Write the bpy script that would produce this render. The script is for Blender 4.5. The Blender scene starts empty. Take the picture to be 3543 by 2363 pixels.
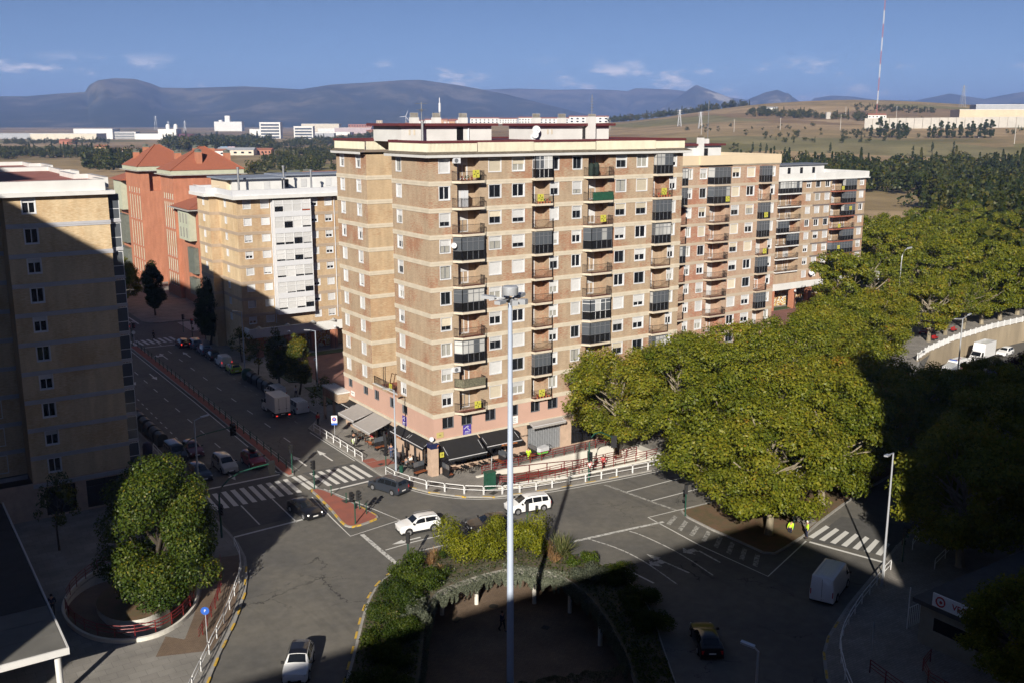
import bpy, bmesh, math, random
import numpy as np
from mathutils import Vector, Matrix
from mathutils.geometry import tessellate_polygon

S = bpy.context.scene
COL = S.collection
R = math.radians

# ------------------------------------------------------------------ camera
# Site grid: +X along the avenue, +Y up the side street, metres, street level z = 0.
CAM = (-51.2, -92.3, 38.2)
cd = bpy.data.cameras.new('camera'); cam = bpy.data.objects.new('camera', cd); COL.objects.link(cam)
cd.sensor_width = 36; cd.lens = 35; cd.clip_start = 0.5; cd.clip_end = 60000
cam.location = CAM; cam.rotation_euler = (R(90 - 12.29), 0, R(-33.7)); S.camera = cam

# ------------------------------------------------------------------ daylight
SUN_AZ, SUN_EL = 43.0, 24.4          # shadows run towards compass SUN_AZ (from +Y to +X)
w = bpy.data.worlds.new('World'); S.world = w; w.use_nodes = True
nt = w.node_tree; nt.nodes.clear()
out = nt.nodes.new('ShaderNodeOutputWorld'); bg = nt.nodes.new('ShaderNodeBackground')
sky = nt.nodes.new('ShaderNodeTexSky'); sky.sky_type = 'NISHITA'; sky.sun_disc = False
sky.sun_elevation = R(SUN_EL); sky.sun_rotation = R(SUN_AZ + 180)
sky.altitude = 450; sky.air_density = 0.37; sky.dust_density = 0.0; sky.ozone_density = 1.9
bg.inputs['Strength'].default_value = 0.05
nt.links.new(bg.outputs[0], out.inputs[0])
# small broken clouds low over the hills, all the way round the horizon
def wn(t, **k):
 n = nt.nodes.new(t)
 for a, b in k.items(): setattr(n, a, b)
 return n
tc = wn('ShaderNodeTexCoord'); sep = wn('ShaderNodeSeparateXYZ'); nt.links.new(tc.outputs['Generated'], sep.inputs[0])
mp = wn('ShaderNodeMapping'); mp.inputs['Scale'].default_value = (15.0, 15.0, 46.0); mp.inputs['Location'].default_value = (3.1, 1.7, 0.4)
nt.links.new(tc.outputs['Generated'], mp.inputs[0])
nz = wn('ShaderNodeTexNoise'); nz.inputs['Scale'].default_value = 1.0; nz.inputs['Detail'].default_value = 9; nz.inputs['Roughness'].default_value = 0.62
nt.links.new(mp.outputs[0], nz.inputs[0])
band = wn('ShaderNodeMapRange', interpolation_type='SMOOTHSTEP')
for i, v in enumerate((0.066, 0.046, 0.0, 1.0)): band.inputs[1 + i].default_value = v
nt.links.new(sep.outputs[2], band.inputs[0])
thr = wn('ShaderNodeMapRange', interpolation_type='SMOOTHSTEP')
for i, v in enumerate((0.52, 0.66, 0.0, 0.9)): thr.inputs[1 + i].default_value = v
nt.links.new(nz.outputs[0], thr.inputs[0])
mul = wn('ShaderNodeMath', operation='MULTIPLY'); nt.links.new(band.outputs[0], mul.inputs[0]); nt.links.new(thr.outputs[0], mul.inputs[1])
mx = wn('ShaderNodeMix', data_type='RGBA'); nt.links.new(mul.outputs[0], mx.inputs[0])
nt.links.new(sky.outputs[0], mx.inputs[6]); mx.inputs[7].default_value = (14.5, 13.8, 14.6, 1)
nt.links.new(mx.outputs[2], bg.inputs[0])

sl = bpy.data.lights.new('sun', 'SUN'); sl.energy = 5.0; sl.angle = R(0.5); sl.color = (1.0, 0.93, 0.82)
so = bpy.data.objects.new('sun', sl); COL.objects.link(so); so.location = (-120, -160, 140)
so.rotation_euler = (R(90 - SUN_EL), 0, R(-SUN_AZ))

S.view_settings.view_transform = 'Standard'; S.view_settings.look = 'None'
S.view_settings.exposure = 0.66; S.view_settings.gamma = 1.0; S.view_settings.use_curve_mapping = False
S.render.engine = 'CYCLES'
cy = S.cycles
cy.max_bounces = 5; cy.diffuse_bounces = 2; cy.glossy_bounces = 2; cy.transmission_bounces = 3; cy.transparent_max_bounces = 6
cy.volume_bounces = 0; cy.caustics_reflective = False; cy.caustics_refractive = False
cy.use_denoising = True
try: cy.denoiser = 'OPENIMAGEDENOISE'
except Exception: pass
cy.use_adaptive_sampling = True; cy.adaptive_threshold = 0.02

# ------------------------------------------------------------------ materials
MATS = {}
def node_mat(name, col, rough=0.8, var=0.0, scale=1.0, stretch=(1, 1, 1), col2=None, metal=0.0, spec=0.5, bump=0.0, bscale=None, detail=4, coord='Object', rand=0.0):
 """plain surface: two tones mixed by noise, optional fine relief and per-object tint"""
 if name in MATS: return MATS[name]
 m = bpy.data.materials.new(name); m.use_nodes = True; t = m.node_tree; b = t.nodes['Principled BSDF']
 b.inputs['Roughness'].default_value = rough; b.inputs['Metallic'].default_value = metal; b.inputs['Specular IOR Level'].default_value = spec
 c1 = (*col, 1); c2 = (*(col2 or tuple(max(0, c * (1 - var)) for c in col)), 1)
 b.inputs['Base Color'].default_value = c1
 if var or col2 or bump or rand:
  tc = t.nodes.new('ShaderNodeTexCoord'); mp = t.nodes.new('ShaderNodeMapping'); mp.inputs['Scale'].default_value = stretch
  t.links.new(tc.outputs[coord], mp.inputs[0])
  n = t.nodes.new('ShaderNodeTexNoise'); n.inputs['Scale'].default_value = scale; n.inputs['Detail'].default_value = detail; n.inputs['Roughness'].default_value = 0.6
  t.links.new(mp.outputs[0], n.inputs[0])
  r = t.nodes.new('ShaderNodeValToRGB'); r.color_ramp.elements[0].position = 0.35; r.color_ramp.elements[1].position = 0.68
  r.color_ramp.elements[0].color = c2; r.color_ramp.elements[1].color = c1
  t.links.new(n.outputs[0], r.inputs[0]); cur = r.outputs[0]
  if rand:
   oi = t.nodes.new('ShaderNodeObjectInfo'); mr = t.nodes.new('ShaderNodeMapRange')
   mr.inputs[3].default_value = 1 - rand; mr.inputs[4].default_value = 1 + rand * 0.6
   t.links.new(oi.outputs['Random'], mr.inputs[0])
   mm = t.nodes.new('ShaderNodeMix'); mm.data_type = 'RGBA'; mm.blend_type = 'MULTIPLY'; mm.inputs[0].default_value = 1
   t.links.new(cur, mm.inputs[6]); t.links.new(mr.outputs[0], mm.inputs[7]); cur = mm.outputs[2]
  t.links.new(cur, b.inputs['Base Color'])
  if bump:
   n2 = t.nodes.new('ShaderNodeTexNoise'); n2.inputs['Scale'].default_value = bscale or scale * 6; n2.inputs['Detail'].default_value = 3
   t.links.new(mp.outputs[0], n2.inputs[0])
   bp = t.nodes.new('ShaderNodeBump'); bp.inputs['Strength'].default_value = bump; bp.inputs['Distance'].default_value = 0.03
   t.links.new(n2.outputs[0], bp.inputs['Height']); t.links.new(bp.outputs[0], b.inputs['Normal'])
 MATS[name] = m
 return m

def brick_mat(name, base, dark, hot, mortar, hot_amt=0.5, bw=0.26, bh=0.062, seed=0.0):
 """courses of thin facing bricks; single bricks and runs of them burnt redder"""
 m = bpy.data.materials.new(name); m.use_nodes = True; t = m.node_tree; b = t.nodes['Principled BSDF']; b.inputs['Roughness'].default_value = 0.9
 b.inputs['Specular IOR Level'].default_value = 0.2
 tc = t.nodes.new('ShaderNodeTexCoord'); sp = t.nodes.new('ShaderNodeSeparateXYZ'); t.links.new(tc.outputs['Object'], sp.inputs[0])
 ad = t.nodes.new('ShaderNodeMath'); ad.operation = 'ADD'; t.links.new(sp.outputs[0], ad.inputs[0]); t.links.new(sp.outputs[1], ad.inputs[1])
 cb = t.nodes.new('ShaderNodeCombineXYZ'); t.links.new(ad.outputs[0], cb.inputs[0]); t.links.new(sp.outputs[2], cb.inputs[1]); cb.inputs[2].default_value = seed
 br = t.nodes.new('ShaderNodeTexBrick'); br.inputs['Scale'].default_value = 1.0; br.inputs['Brick Width'].default_value = bw; br.inputs['Row Height'].default_value = bh
 br.inputs['Mortar Size'].default_value = 0.007; br.inputs['Color1'].default_value = (*base, 1); br.inputs['Color2'].default_value = (*dark, 1); br.inputs['Mortar'].default_value = (*mortar, 1)
 t.links.new(cb.outputs[0], br.inputs[0])
 mp = t.nodes.new('ShaderNodeMapping'); mp.inputs['Scale'].default_value = (1.5, 9.0, 1); t.links.new(cb.outputs[0], mp.inputs[0])
 n = t.nodes.new('ShaderNodeTexNoise'); n.inputs['Scale'].default_value = 1.6; n.inputs['Detail'].default_value = 3; t.links.new(mp.outputs[0], n.inputs[0])
 n3 = t.nodes.new('ShaderNodeTexNoise'); n3.inputs['Scale'].default_value = 0.22; n3.inputs['Detail'].default_value = 3; t.links.new(cb.outputs[0], n3.inputs[0])
 mu = t.nodes.new('ShaderNodeMath'); mu.operation = 'MULTIPLY_ADD'; mu.inputs[1].default_value = 0.75; t.links.new(n3.outputs[0], mu.inputs[0]); 
 mu2 = t.nodes.new('ShaderNodeMath'); mu2.operation = 'MULTIPLY'; mu2.inputs[1].default_value = 0.62; t.links.new(n.outputs[0], mu2.inputs[0]); t.links.new(mu2.outputs[0], mu.inputs[2])
 r = t.nodes.new('ShaderNodeMapRange'); r.interpolation_type = 'SMOOTHSTEP'; r.inputs[1].default_value = 0.695; r.inputs[2].default_value = 0.79; r.inputs[3].default_value = 0; r.inputs[4].default_value = hot_amt
 t.links.new(mu.outputs[0], r.inputs[0])
 mx = t.nodes.new('ShaderNodeMix'); mx.data_type = 'RGBA'; t.links.new(r.outputs[0], mx.inputs[0]); t.links.new(br.outputs[0], mx.inputs[6]); mx.inputs[7].default_value = (*hot, 1)
 # weather stains, broad and faint
 n4 = t.nodes.new('ShaderNodeTexNoise'); n4.inputs['Scale'].default_value = 0.9; n4.inputs['Detail'].default_value = 6; m4 = t.nodes.new('ShaderNodeMapping'); m4.inputs['Scale'].default_value = (1.6, .3, 1); t.links.new(cb.outputs[0], m4.inputs[0]); t.links.new(m4.outputs[0], n4.inputs[0])
 r4 = t.nodes.new('ShaderNodeMapRange'); r4.inputs[1].default_value = 0.3; r4.inputs[2].default_value = 0.7; r4.inputs[3].default_value = 0.84; r4.inputs[4].default_value = 1.08
 t.links.new(n4.outputs[0], r4.inputs[0])
 m2 = t.nodes.new('ShaderNodeMix'); m2.data_type = 'RGBA'; m2.blend_type = 'MULTIPLY'; m2.inputs[0].default_value = 1; t.links.new(mx.outputs[2], m2.inputs[6]); t.links.new(r4.outputs[0], m2.inputs[7])
 t.links.new(m2.outputs[2], b.inputs['Base Color'])
 bp = t.nodes.new('ShaderNodeBump'); bp.inputs['Strength'].default_value = 0.35; bp.inputs['Distance'].default_value = 0.01; bp.invert = True
 t.links.new(br.outputs['Fac'], bp.inputs['Height']); t.links.new(bp.outputs[0], b.inputs['Normal'])
 MATS[name] = m; return m

def leaf_mat(name, cols, trans=0.35):
 """leaf colour: a random pick per leaf (stored on the leaf) between green and autumn tones"""
 m = bpy.data.materials.new(name); m.use_nodes = True; t = m.node_tree; t.nodes.remove(t.nodes['Principled BSDF']); o = t.nodes['Material Output']
 at = t.nodes.new('ShaderNodeAttribute'); at.attribute_name = 'tint'
 r = t.nodes.new('ShaderNodeValToRGB'); cr = r.color_ramp
 while len(cr.elements) < len(cols): cr.elements.new(0.5)
 for i, (p, c) in enumerate(cols): cr.elements[i].position = p; cr.elements[i].color = (*c, 1)
 oi = t.nodes.new('ShaderNodeObjectInfo'); ad = t.nodes.new('ShaderNodeMath'); ad.operation = 'MULTIPLY_ADD'; ad.inputs[1].default_value = 0.22
 t.links.new(oi.outputs['Random'], ad.inputs[0]); sb = t.nodes.new('ShaderNodeMath'); sb.operation = 'SUBTRACT'; sb.inputs[1].default_value = 0.11
 t.links.new(at.outputs['Fac'], sb.inputs[0]); t.links.new(sb.outputs[0], ad.inputs[2]); t.links.new(ad.outputs[0], r.inputs[0])
 d = t.nodes.new('ShaderNodeBsdfDiffuse'); tr = t.nodes.new('ShaderNodeBsdfTranslucent'); mx = t.nodes.new('ShaderNodeMixShader'); mx.inputs[0].default_value = trans
 gl = t.nodes.new('ShaderNodeBsdfGlossy'); gl.inputs['Roughness'].default_value = 0.45; gl.inputs[0].default_value = (0.6, 0.6, 0.5, 1); m3 = t.nodes.new('ShaderNodeMixShader'); m3.inputs[0].default_value = 0.025
 t.links.new(r.outputs[0], d.inputs[0]); t.links.new(r.outputs[0], tr.inputs[0]); t.links.new(d.outputs[0], mx.inputs[1]); t.links.new(tr.outputs[0], mx.inputs[2])
 t.links.new(mx.outputs[0], m3.inputs[1]); t.links.new(gl.outputs[0], m3.inputs[2]); t.links.new(m3.outputs[0], o.inputs[0])
 MATS[name] = m; return m

def emit_mat(name, col, e):
 m = node_mat(name, col, 0.4); b = m.node_tree.nodes['Principled BSDF']
 b.inputs['Emission Color'].default_value = (*col, 1); b.inputs['Emission Strength'].default_value = e; return m

def M(n): return MATS[n]
# ------------------------------------------------------------------ mesh building
class MB:
 def __init__(s): s.v = []; s.f = []; s.m = []
 def vert(s, p): s.v.append(tuple(p)); return len(s.v) - 1
 def face(s, pts, mi=0):
  i0 = len(s.v); s.v += [tuple(p) for p in pts]; s.f.append(tuple(range(i0, i0 + len(pts)))); s.m.append(mi)
 def box(s, x0, x1, y0, y1, z0, z1, mi=0, skip=''):
  P = [(x0, y0, z0), (x1, y0, z0), (x1, y1, z0), (x0, y1, z0), (x0, y0, z1), (x1, y0, z1), (x1, y1, z1), (x0, y1, z1)]
  i = len(s.v); s.v += P
  F = {'b': (0, 3, 2, 1), 't': (4, 5, 6, 7), 'f': (0, 1, 5, 4), 'r': (1, 2, 6, 5), 'k': (2, 3, 7, 6), 'l': (3, 0, 4, 7)}
  for k, q in F.items():
   if k not in skip: s.f.append(tuple(i + a for a in q)); s.m.append(mi)
 def obox(s, c, ax, ay, az, hx, hy, hz, mi=0):
  c = Vector(c); ax = Vector(ax).normalized(); ay = Vector(ay).normalized(); az = Vector(az).normalized()
  P = [c + ax * (a * hx) + ay * (b * hy) + az * (d * hz) for a, b, d in ((-1, -1, -1), (1, -1, -1), (1, 1, -1), (-1, 1, -1), (-1, -1, 1), (1, -1, 1), (1, 1, 1), (-1, 1, 1))]
  i = len(s.v); s.v += [tuple(p) for p in P]
  for q in ((0, 3, 2, 1), (4, 5, 6, 7), (0, 1, 5, 4), (1, 2, 6, 5), (2, 3, 7, 6), (3, 0, 4, 7)): s.f.append(tuple(i + a for a in q)); s.m.append(mi)
 def bar(s, p, q, w, h, mi=0):
  p = Vector(p); q = Vector(q); d = q - p
  if d.length < 1e-6: return
  dn = d.normalized(); up = Vector((0, 0, 1)) if abs(dn.z) < 0.95 else Vector((0, 1, 0)); sx = dn.cross(up).normalized(); uz = sx.cross(dn)
  s.obox((p + q) / 2, dn, sx, uz, d.length / 2, w / 2, h / 2, mi)
 def tube(s, pts, r, n=8, mi=0, cap=True):
  pts = [Vector(p) for p in pts]; rs = r if isinstance(r, (list, tuple)) else [r] * len(pts); rings = []
  for k, p in enumerate(pts):
   d = (pts[min(k + 1, len(pts) - 1)] - pts[max(k - 1, 0)]).normalized()
   up = Vector((0, 0, 1)) if abs(d.z) < 0.9 else Vector((1, 0, 0)); a = d.cross(up).normalized(); b = d.cross(a)
   i = len(s.v); rings.append(i)
   for j in range(n):
    t = 2 * math.pi * j / n; s.v.append(tuple(p + a * (math.cos(t) * rs[k]) + b * (math.sin(t) * rs[k])))
  for k in range(len(rings) - 1):
   for j in range(n):
    j2 = (j + 1) % n; s.f.append((rings[k] + j, rings[k + 1] + j, rings[k + 1] + j2, rings[k] + j2)); s.m.append(mi)
  if cap:
   s.f.append(tuple(rings[0] + j for j in range(n))); s.m.append(mi)
   s.f.append(tuple(rings[-1] + j for j in reversed(range(n)))); s.m.append(mi)
 def lathe(s, c, prof, n=16, mi=0):
  c = Vector(c); rings = []
  for r, z in prof:
   i = len(s.v); rings.append(i)
   for j in range(n): t = 2 * math.pi * j / n; s.v.append((c.x + r * math.cos(t), c.y + r * math.sin(t), c.z + z))
  for k in range(len(rings) - 1):
   for j in range(n): j2 = (j + 1) % n; s.f.append((rings[k] + j, rings[k] + j2, rings[k + 1] + j2, rings[k + 1] + j)); s.m.append(mi)
  s.f.append(tuple(rings[0] + j for j in reversed(range(n)))); s.m.append(mi); s.f.append(tuple(rings[-1] + j for j in range(n))); s.m.append(mi)
 def sheet(s, outer, holes, z, mi=0):
  loops = [[Vector((p[0], p[1], z)) for p in L] for L in [outer] + list(holes)]
  flat = [p for L in loops for p in L]; i0 = len(s.v); s.v += [tuple(p) for p in flat]
  for a, b, c in tessellate_polygon(loops):
   n = (flat[b] - flat[a]).cross(flat[c] - flat[a])
   if n.length < 1e-9: continue
   s.f.append((i0 + a, i0 + b, i0 + c) if n.z > 0 else (i0 + a, i0 + c, i0 + b)); s.m.append(mi)
 def wallring(s, loop, z0, z1, mi=0):
  n = len(loop)
  for k in range(n):
   a, b = loop[k], loop[(k + 1) % n]; s.face([(a[0], a[1], z0), (b[0], b[1], z0), (b[0], b[1], z1), (a[0], a[1], z1)], mi)
 def slab(s, outer, z0, z1, holes=(), mi=0, mside=None, bottom=False):
  s.sheet(outer, holes, z1, mi)
  for L in [outer] + list(holes): s.wallring(L, z0, z1, mi if mside is None else mside)
  if bottom: s.sheet(outer, holes, z0, mi)
 def cone(s, p, q, r0, r1, n=10, mi=0): s.tube([p, q], [r0, r1], n, mi)
 def mesh(s, name, mats, smooth=False):
  me = bpy.data.meshes.new(name); me.from_pydata(s.v, [], s.f)
  for m in (mats if isinstance(mats, (list, tuple)) else [mats]): me.materials.append(MATS[m] if isinstance(m, str) else m)
  if any(s.m): me.polygons.foreach_set('material_index', s.m)
  if smooth:
   me.polygons.foreach_set('use_smooth', [True] * len(me.polygons))
   try: me.set_sharp_from_angle(angle=R(38))
   except Exception: pass
  me.update(); return me
 def build(s, name, mats, parent=None, loc=None, rz=0, smooth=False): return link(name, s.mesh(name, mats, smooth), parent, loc, rz)

def bx(n, m, o, *a):
 b = MB(); b.box(*a); return b.build(n, m, o)
def link(name, me, parent=None, loc=None, rz=0):
 o = bpy.data.objects.new(name, me); COL.objects.link(o)
 if parent is not None: o.parent = parent
 if loc is not None: o.location = loc
 if rz: o.rotation_euler = (0, 0, rz)
 return o
def empty(name, loc=(0, 0, 0), rz=0):
 o = bpy.data.objects.new(name, None); COL.objects.link(o); o.location = loc; o.rotation_euler = (0, 0, rz); o.empty_display_size = 0.3; return o
def tag(o, label, cat, group=None):
 o['label'] = label; o['category'] = cat
 if group: o['group'] = group
 return o
def struct(o): o['kind'] = 'structure'; return o
KIDS = {}
def copy_tree(o, parent=None):
 c = o.copy(); COL.objects.link(c); c.parent = parent
 for ch in list(o.children): copy_tree(ch, c)
 return c
def smooth_loop(pts, k=2, closed=True):
 for _ in range(k):
  n = len(pts); q = []
  for i in range(n if closed else n - 1):
   a, b = pts[i], pts[(i + 1) % n]
   q += [(a[0] * .75 + b[0] * .25, a[1] * .75 + b[1] * .25), (a[0] * .25 + b[0] * .75, a[1] * .25 + b[1] * .75)]
  if not closed: q = [pts[0]] + q + [pts[-1]]
  pts = q
 return pts
def offset(pts, d, closed=True):
 """shift an outline sideways (left of travel for d > 0)"""
 n = len(pts); r = []
 for i in range(n):
  a = pts[(i - 1) % n] if closed or i > 0 else pts[i]; b = pts[(i + 1) % n] if closed or i < n - 1 else pts[i]
  t = Vector((b[0] - a[0], b[1] - a[1])).normalized(); r.append((pts[i][0] - t.y * d, pts[i][1] + t.x * d))
 return r
def ribbon(mb, pts, w, z, mi=0, closed=False):
 L = offset(pts, w / 2, closed); Q = offset(pts, -w / 2, closed); n = len(pts)
 for i in range(n if closed else n - 1):
  j = (i + 1) % n; mb.face([(*Q[i], z), (*Q[j], z), (*L[j], z), (*L[i], z)], mi)
def text_mesh(body, size, font_shear=0.0, bold=0.0):
 c = bpy.data.curves.new('lettering', 'FONT'); c.body = body; c.size = size; c.align_x = 'CENTER'; c.align_y = 'CENTER'; c.shear = font_shear; c.offset = bold; c.extrude = 0.006
 o = bpy.data.objects.new('lettering', c); COL.objects.link(o); dg = bpy.context.evaluated_depsgraph_get(); me = bpy.data.meshes.new_from_object(o.evaluated_get(dg))
 bpy.data.objects.remove(o); bpy.data.curves.remove(c); return me
def lettering(body, size, mat, parent, loc, rot, **k):
 me = text_mesh(body, size, **k); me.materials.clear(); me.materials.append(M(mat)); o = link('lettering', me, parent, loc); o.rotation_euler = rot; return o
rnd = random.Random(11)
OW = ['first', 'second', 'third', 'fourth', 'fifth', 'sixth', 'seventh', 'eighth', 'ninth', 'tenth', 'eleventh', 'twelfth', 'thirteenth', 'fourteenth', 'fifteenth', 'sixteenth', 'seventeenth', 'eighteenth', 'nineteenth']
def ordw(i): return OW[i] if i < 19 else ('twentieth' if i == 19 else 'twenty ' + ordw(i - 20))
# ------------------------------------------------------------------ palette (real-world base colours)
brick_mat('brick_main', (.47, .36, .25), (.385, .285, .195), (.34, .165, .10), (.36, .285, .21), 0.8)
brick_mat('brick_red_mix', (.50, .36, .265), (.41, .28, .20), (.38, .175, .115), (.40, .31, .235), 0.9, seed=3.3)
brick_mat('brick_buff', (.52, .39, .25), (.45, .325, .20), (.38, .23, .13), (.47, .37, .25), 0.6, seed=7.7)
brick_mat('brick_left', (.66, .51, .32), (.57, .43, .26), (.48, .32, .17), (.60, .49, .34), 0.6, seed=5.1)
brick_mat('brick_orange', (.47, .20, .12), (.42, .175, .105), (.39, .15, .09), (.46, .215, .14), 0.4, bh=0.075, seed=9.2)
node_mat('cream_band', (.62, .55, .44), 0.85, 0.18, 0.8, detail=6)
node_mat('band_tan', (.42, .33, .25), 0.85, 0.15, 0.8)
node_mat('band_grey', (.46, .46, .49), 0.8, 0.15, 0.8)
node_mat('white_render', (.66, .655, .64), 0.85, 0.12, 0.5, detail=6)
node_mat('white_metal', (.62, .63, .66), 0.45, 0.06, 1.0)
node_mat('white_pvc', (.66, .665, .68), 0.4)
node_mat('shutter', (.62, .62, .62), 0.55, 0.10, 3, rand=0.18)
node_mat('shutter_beige', (.62, .55, .43), 0.6, 0.10, 3, rand=0.2)
node_mat('alu_grey', (.20, .21, .23), 0.45, metal=0.3)
node_mat('glass', (.012, .014, .018), 0.06, spec=0.7, rand=0.3)
node_mat('glass_curtain', (.42, .41, .37), 0.12, 0.35, 5, stretch=(6, 6, .6), spec=0.6)
node_mat('glass_bay', (.09, .10, .115), 0.08, spec=0.7)
node_mat('bay_blind', (.50, .50, .49), 0.5, 0.1, 2, rand=0.25)
node_mat('glass_dark', (.012, .012, .014), 0.12, spec=0.6)
node_mat('black_iron', (.012, .012, .013), 0.5)
node_mat('corrugated', (.64, .60, .47), 0.7, 0.14, 1.2, stretch=(1, 1, .4), detail=7)
node_mat('roof_maroon', (.12, .028, .032), 0.6, 0.15, 2)
node_mat('eave_tile', (.17, .14, .105), 0.9, 0.5, 3, detail=6)
node_mat('pink_render', (.54, .345, .275), 0.85, 0.10, 0.35, detail=7)
node_mat('stone_base', (.55, .40, .30), 0.8, 0.22, 1.4, detail=7)
node_mat('terracotta_floor', (.30, .10, .06), 0.8, 0.2, 6)
node_mat('awning_black', (.014, .014, .015), 0.75, 0.3, 2)
node_mat('awning_grey', (.34, .32, .305), 0.85, 0.08, 2)
node_mat('concrete', (.40, .385, .36), 0.9, 0.22, 0.9, detail=7, bump=0.2)
node_mat('wall_white', (.70, .67, .60), 0.85, 0.16, 0.5, detail=7)
node_mat('retaining', (.40, .325, .225), 0.9, 0.35, 0.35, stretch=(1, 1, .25), detail=8)
node_mat('cream_panel', (.66, .54, .38), 0.8, 0.06, 0.6)
node_mat('roof_tile', (.32, .105, .06), 0.85, 0.2, 3, detail=5, bump=0.5, bscale=5)
node_mat('roof_red_flat', (.34, .125, .10), 0.9, 0.25, 0.35, detail=8)
node_mat('roof_grey_flat', (.24, .27, .33), 0.6, 0.2, 0.5)
node_mat('pale_green', (.45, .47, .36), 0.75, 0.12, 1)
node_mat('green_grey_glazing', (.17, .19, .165), 0.35, 0.25, 1.2)
node_mat('galvanised', (.42, .43, .45), 0.4, 0.15, 3, metal=0.7)
node_mat('lamp_pole', (.42, .47, .55), 0.45, 0.08, 2, metal=0.15)
node_mat('steel_pale', (.52, .54, .57), 0.4, metal=0.4)
node_mat('signal_green', (.012, .075, .048), 0.5, 0.2, 6)
node_mat('signal_black', (.012, .012, .013), 0.6)
node_mat('rail_white', (.72, .72, .72), 0.4)
node_mat('rail_red', (.17, .012, .012), 0.45)
node_mat('yellow', (.48, .45, .06), 0.7)
node_mat('kerb_yellow', (.62, .40, .06), 0.8, 0.35, 4)
node_mat('purple', (.07, .045, .33), 0.6)
node_mat('navy', (.012, .018, .07), 0.5)
node_mat('paper_white', (.80, .80, .78), 0.7)
node_mat('orange_paint', (.65, .22, .06), 0.6)
node_mat('red_paint', (.45, .02, .02), 0.5)
node_mat('blue_paint', (.02, .10, .45), 0.5)
node_mat('wood_seat', (.28, .085, .03), 0.6, 0.3, 4)
node_mat('brown_table', (.10, .06, .04), 0.6, 0.2, 4)
node_mat('rubber', (.012, .012, .012), 0.85)
node_mat('rim', (.42, .42, .44), 0.3, metal=0.7)
node_mat('plastic_black', (.014, .014, .015), 0.6)
node_mat('car_glass', (.010, .012, .015), 0.04, spec=0.8)
node_mat('lamp_clear', (.62, .64, .66), 0.12)
node_mat('plate', (.75, .75, .75), 0.5)
emit_mat('tail_red', (.30, .01, .012), 0.02)
emit_mat('lit_red', (1.0, .05, .03), 0.8)
emit_mat('lit_amber', (1.0, .33, .05), 0.8)
emit_mat('lit_green', (.05, 1.0, .35), 0.8)
emit_mat('lit_white', (1.0, .95, .85), 1.2)
for n, c in {'white': (.80, .80, .80), 'black': (.008, .008, .010), 'silver': (.42, .42, .41), 'dark_blue': (.012, .016, .032), 'slate': (.028, .034, .046), 'red': (.24, .012, .016), 'maroon': (.10, .012, .014),
             'blue_grey': (.11, .14, .20), 'lime': (.36, .50, .03), 'grey': (.10, .105, .11), 'brown': (.03, .024, .02)}.items():
 m = node_mat('paint_' + n, c, 0.28, spec=0.5); b = m.node_tree.nodes['Principled BSDF']; b.inputs['Coat Weight'].default_value = 0.6; b.inputs['Coat Roughness'].default_value = 0.05
node_mat('bark', (.33, .28, .20), 0.9, 0.5, 2.2, stretch=(1, 1, .35), detail=6, col2=(.17, .145, .10))
node_mat('bark_dark', (.07, .055, .04), 0.9, 0.4, 3, stretch=(1, 1, .3))
node_mat('soil', (.17, .095, .055), 0.95, 0.4, 0.8, detail=8, col2=(.10, .085, .04))
node_mat('lawn', (.05, .085, .02), 0.95, 0.4, 2.5, detail=6)
for n, c in {'skin': (.48, .27, .18), 'hair_dark': (.03, .02, .015), 'hair_brown': (.10, .055, .03), 'cloth_black': (.015, .015, .017), 'cloth_white': (.72, .70, .66), 'cloth_denim': (.045, .075, .16),
             'cloth_red': (.45, .03, .04), 'cloth_coral': (.62, .07, .08), 'cloth_navy': (.02, .025, .06), 'hi_vis': (.55, .85, .03), 'hi_orange': (.80, .30, .02), 'cloth_grey': (.16, .16, .17), 'cloth_beige': (.45, .36, .26)}.items(): node_mat(n, c, 0.85, 0.15, 8)
leaf_mat('leaf_plane', [(0, (.07, .10, .010)), (.35, (.15, .172, .016)), (.7, (.245, .235, .02)), (.95, (.28, .20, .022)), (1, (.32, .16, .025))])
leaf_mat('leaf_chestnut', [(0, (.03, .06, .009)), (.45, (.068, .10, .013)), (.72, (.13, .145, .016)), (.9, (.24, .18, .018)), (1, (.30, .15, .018))])
leaf_mat('leaf_bush', [(0, (.09, .12, .010)), (.5, (.20, .21, .012)), (.85, (.32, .30, .018)), (1, (.38, .31, .02))])
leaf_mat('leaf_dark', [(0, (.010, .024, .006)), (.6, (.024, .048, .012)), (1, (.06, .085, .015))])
leaf_mat('leaf_street', [(0, (.03, .05, .01)), (.5, (.07, .09, .012)), (.85, (.20, .16, .015)), (1, (.30, .17, .012))])
leaf_mat('leaf_far', [(0, (.020, .034, .008)), (.45, (.052, .064, .012)), (.8, (.10, .095, .018)), (1, (.15, .105, .03))])
leaf_mat('leaf_poplar', [(0, (.024, .040, .010)), (.6, (.052, .068, .014)), (1, (.10, .095, .02))])
leaf_mat('leaf_purple', [(0, (.022, .010, .012)), (1, (.07, .022, .024))])
leaf_mat('leaf_silver', [(0, (.06, .075, .05)), (.6, (.13, .145, .10)), (1, (.20, .21, .15))])
leaf_mat('leaf_shrub', [(0, (.018, .038, .006)), (.5, (.045, .075, .010)), (.9, (.10, .115, .015)), (1, (.14, .10, .03))])
leaf_mat('leaf_grassy', [(0, (.03, .055, .008)), (.6, (.075, .11, .012)), (1, (.14, .15, .02))])
leaf_mat('blade_dry', [(0, (.20, .11, .05)), (.5, (.34, .20, .09)), (1, (.45, .30, .16))])
leaf_mat('blade_green', [(0, (.04, .06, .02)), (.5, (.12, .14, .04)), (1, (.30, .29, .13))])
node_mat('awning_green', (.008, .022, .016), .8, .3, 4)
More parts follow.
